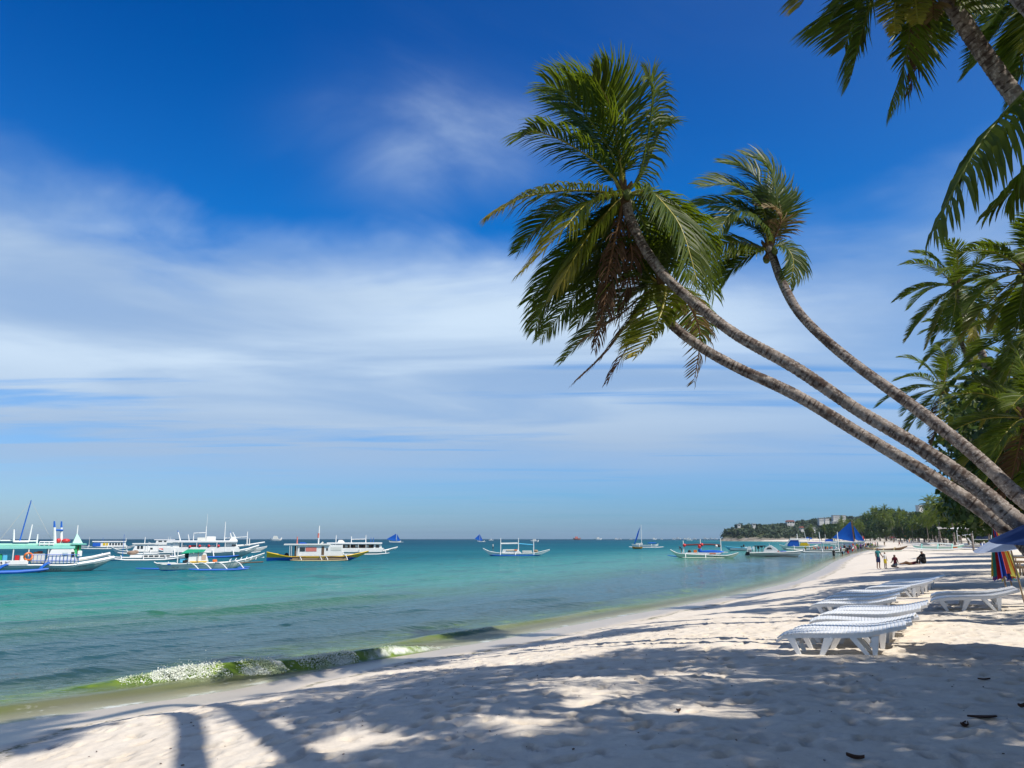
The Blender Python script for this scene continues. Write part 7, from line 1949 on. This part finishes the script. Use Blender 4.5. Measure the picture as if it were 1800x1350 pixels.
g = ground(1517.5, 958); o = empty('banner', g); tag(o, 'small red and white banner beside the big blue sail', 'banner'); s = (g - CAMV).dot(FWD) / F
MB().tube([(0, 0, -.1), (0, 0, 16 * s)], .05, 5).build('pole', WHT, o); MB().box(.05, 2.2 * s, -.02, .02, 5 * s, 15 * s).build('cloth', dress('red'), o)

# ---- litter on the near sand
DRY = paint('dry_leaf', (.085, .045, .030), .8, .2, .4, 20)
def litter(px, py, L, w, rz, label, curl):
    g = ground(px, py); rows = []
    for i in range(9):
        f = i / 8; ww = w * math.sin(math.pi * min(1, .06 + f * .9)) ** .8
        rows.append([(L * (f - .5), ww * k, .012 + curl * (abs(k) ** 2) * .8 + curl * .7 * (2 * f - 1) ** 2) for k in (-1, -.5, 0, .5, 1)])
    b = MB().loft(rows); b.loft([[(x, y, z - .006) for x, y, z in r] for r in rows])
    o = b.build('dry_leaf', DRY, None, True); o.location = g; o.rotation_euler = (0, 0, rz); tag(o, label, 'leaf', 'dry leaves on the near sand')
litter(1727, 1263, .27, .045, R(-3), 'largest dry brown leaf on the shaded sand, lying flat at the right', .012)
litter(1696, 1279, .10, .035, R(40), 'small crumpled dry leaf just left of the largest one', .03)
litter(1504, 1336, .14, .035, R(-35), 'curled dry leaf at the bottom edge of the picture', .025)
litter(1730, 1196, .15, .02, R(0), 'thin dark leaf farther up the shaded sand at the right', .012)
litter(1797, 1245, .10, .03, R(15), 'dry leaf cut by the right edge of the picture', .03)
litter(1193, 1252, .05, .022, R(15), 'tiny dark leaf below the sunlit patch in the middle', .02)
crumb = []
rng = np.random.RandomState(17)
CV, CQ = [], []; nb = 0
cb = MB().box(-1, 1, -.6, .6, -.4, .4)
cv, cq = np.array(cb.v), np.array(cb.f)
for _ in range(700):
    x, y = rng.uniform(-6, 11), rng.uniform(5, 22)
    if float(shore_dist(np.array([x]), np.array([y]))[0][0]) < 2.6: continue
    r = rng.uniform(.003, .011) * (1 + .5 * rng.rand() ** 4); a = rng.uniform(0, 6.28)
    v = cv * r * np.array([1, rng.uniform(.4, 1), .8]); v = np.stack([v[:, 0] * math.cos(a) - v[:, 1] * math.sin(a), v[:, 0] * math.sin(a) + v[:, 1] * math.cos(a), v[:, 2]], -1)
    CV.append(v + np.array([x, y, gz(x, y) + .012])); CQ.append(cq + nb); nb += 8
o = mesh_np('debris', np.concatenate(CV), [np.concatenate(CQ)], [DRY], None, False); tag(o, 'scattered dark crumbs of husk and bark on the near sand', 'debris', kind='stuff')

# ================================================================== the air
hz_m = bpy.data.materials.new('haze'); hz_m.use_nodes = True
_n = hz_m.node_tree; _n.nodes.clear()
_v = _n.nodes.new('ShaderNodeVolumePrincipled'); _o = _n.nodes.new('ShaderNodeOutputMaterial')
_v.inputs['Color'].default_value = (0.62, 0.80, 1.0, 1); _v.inputs['Density'].default_value = 0.00006; _v.inputs['Anisotropy'].default_value = 0.3
_n.links.new(_v.outputs[0], _o.inputs['Volume'])
o = MB().box(-8800, 5200, -500, 9500, -16, 75).build('haze', hz_m); tag(o, 'thin sea haze over the whole bay', 'haze', kind='stuff')
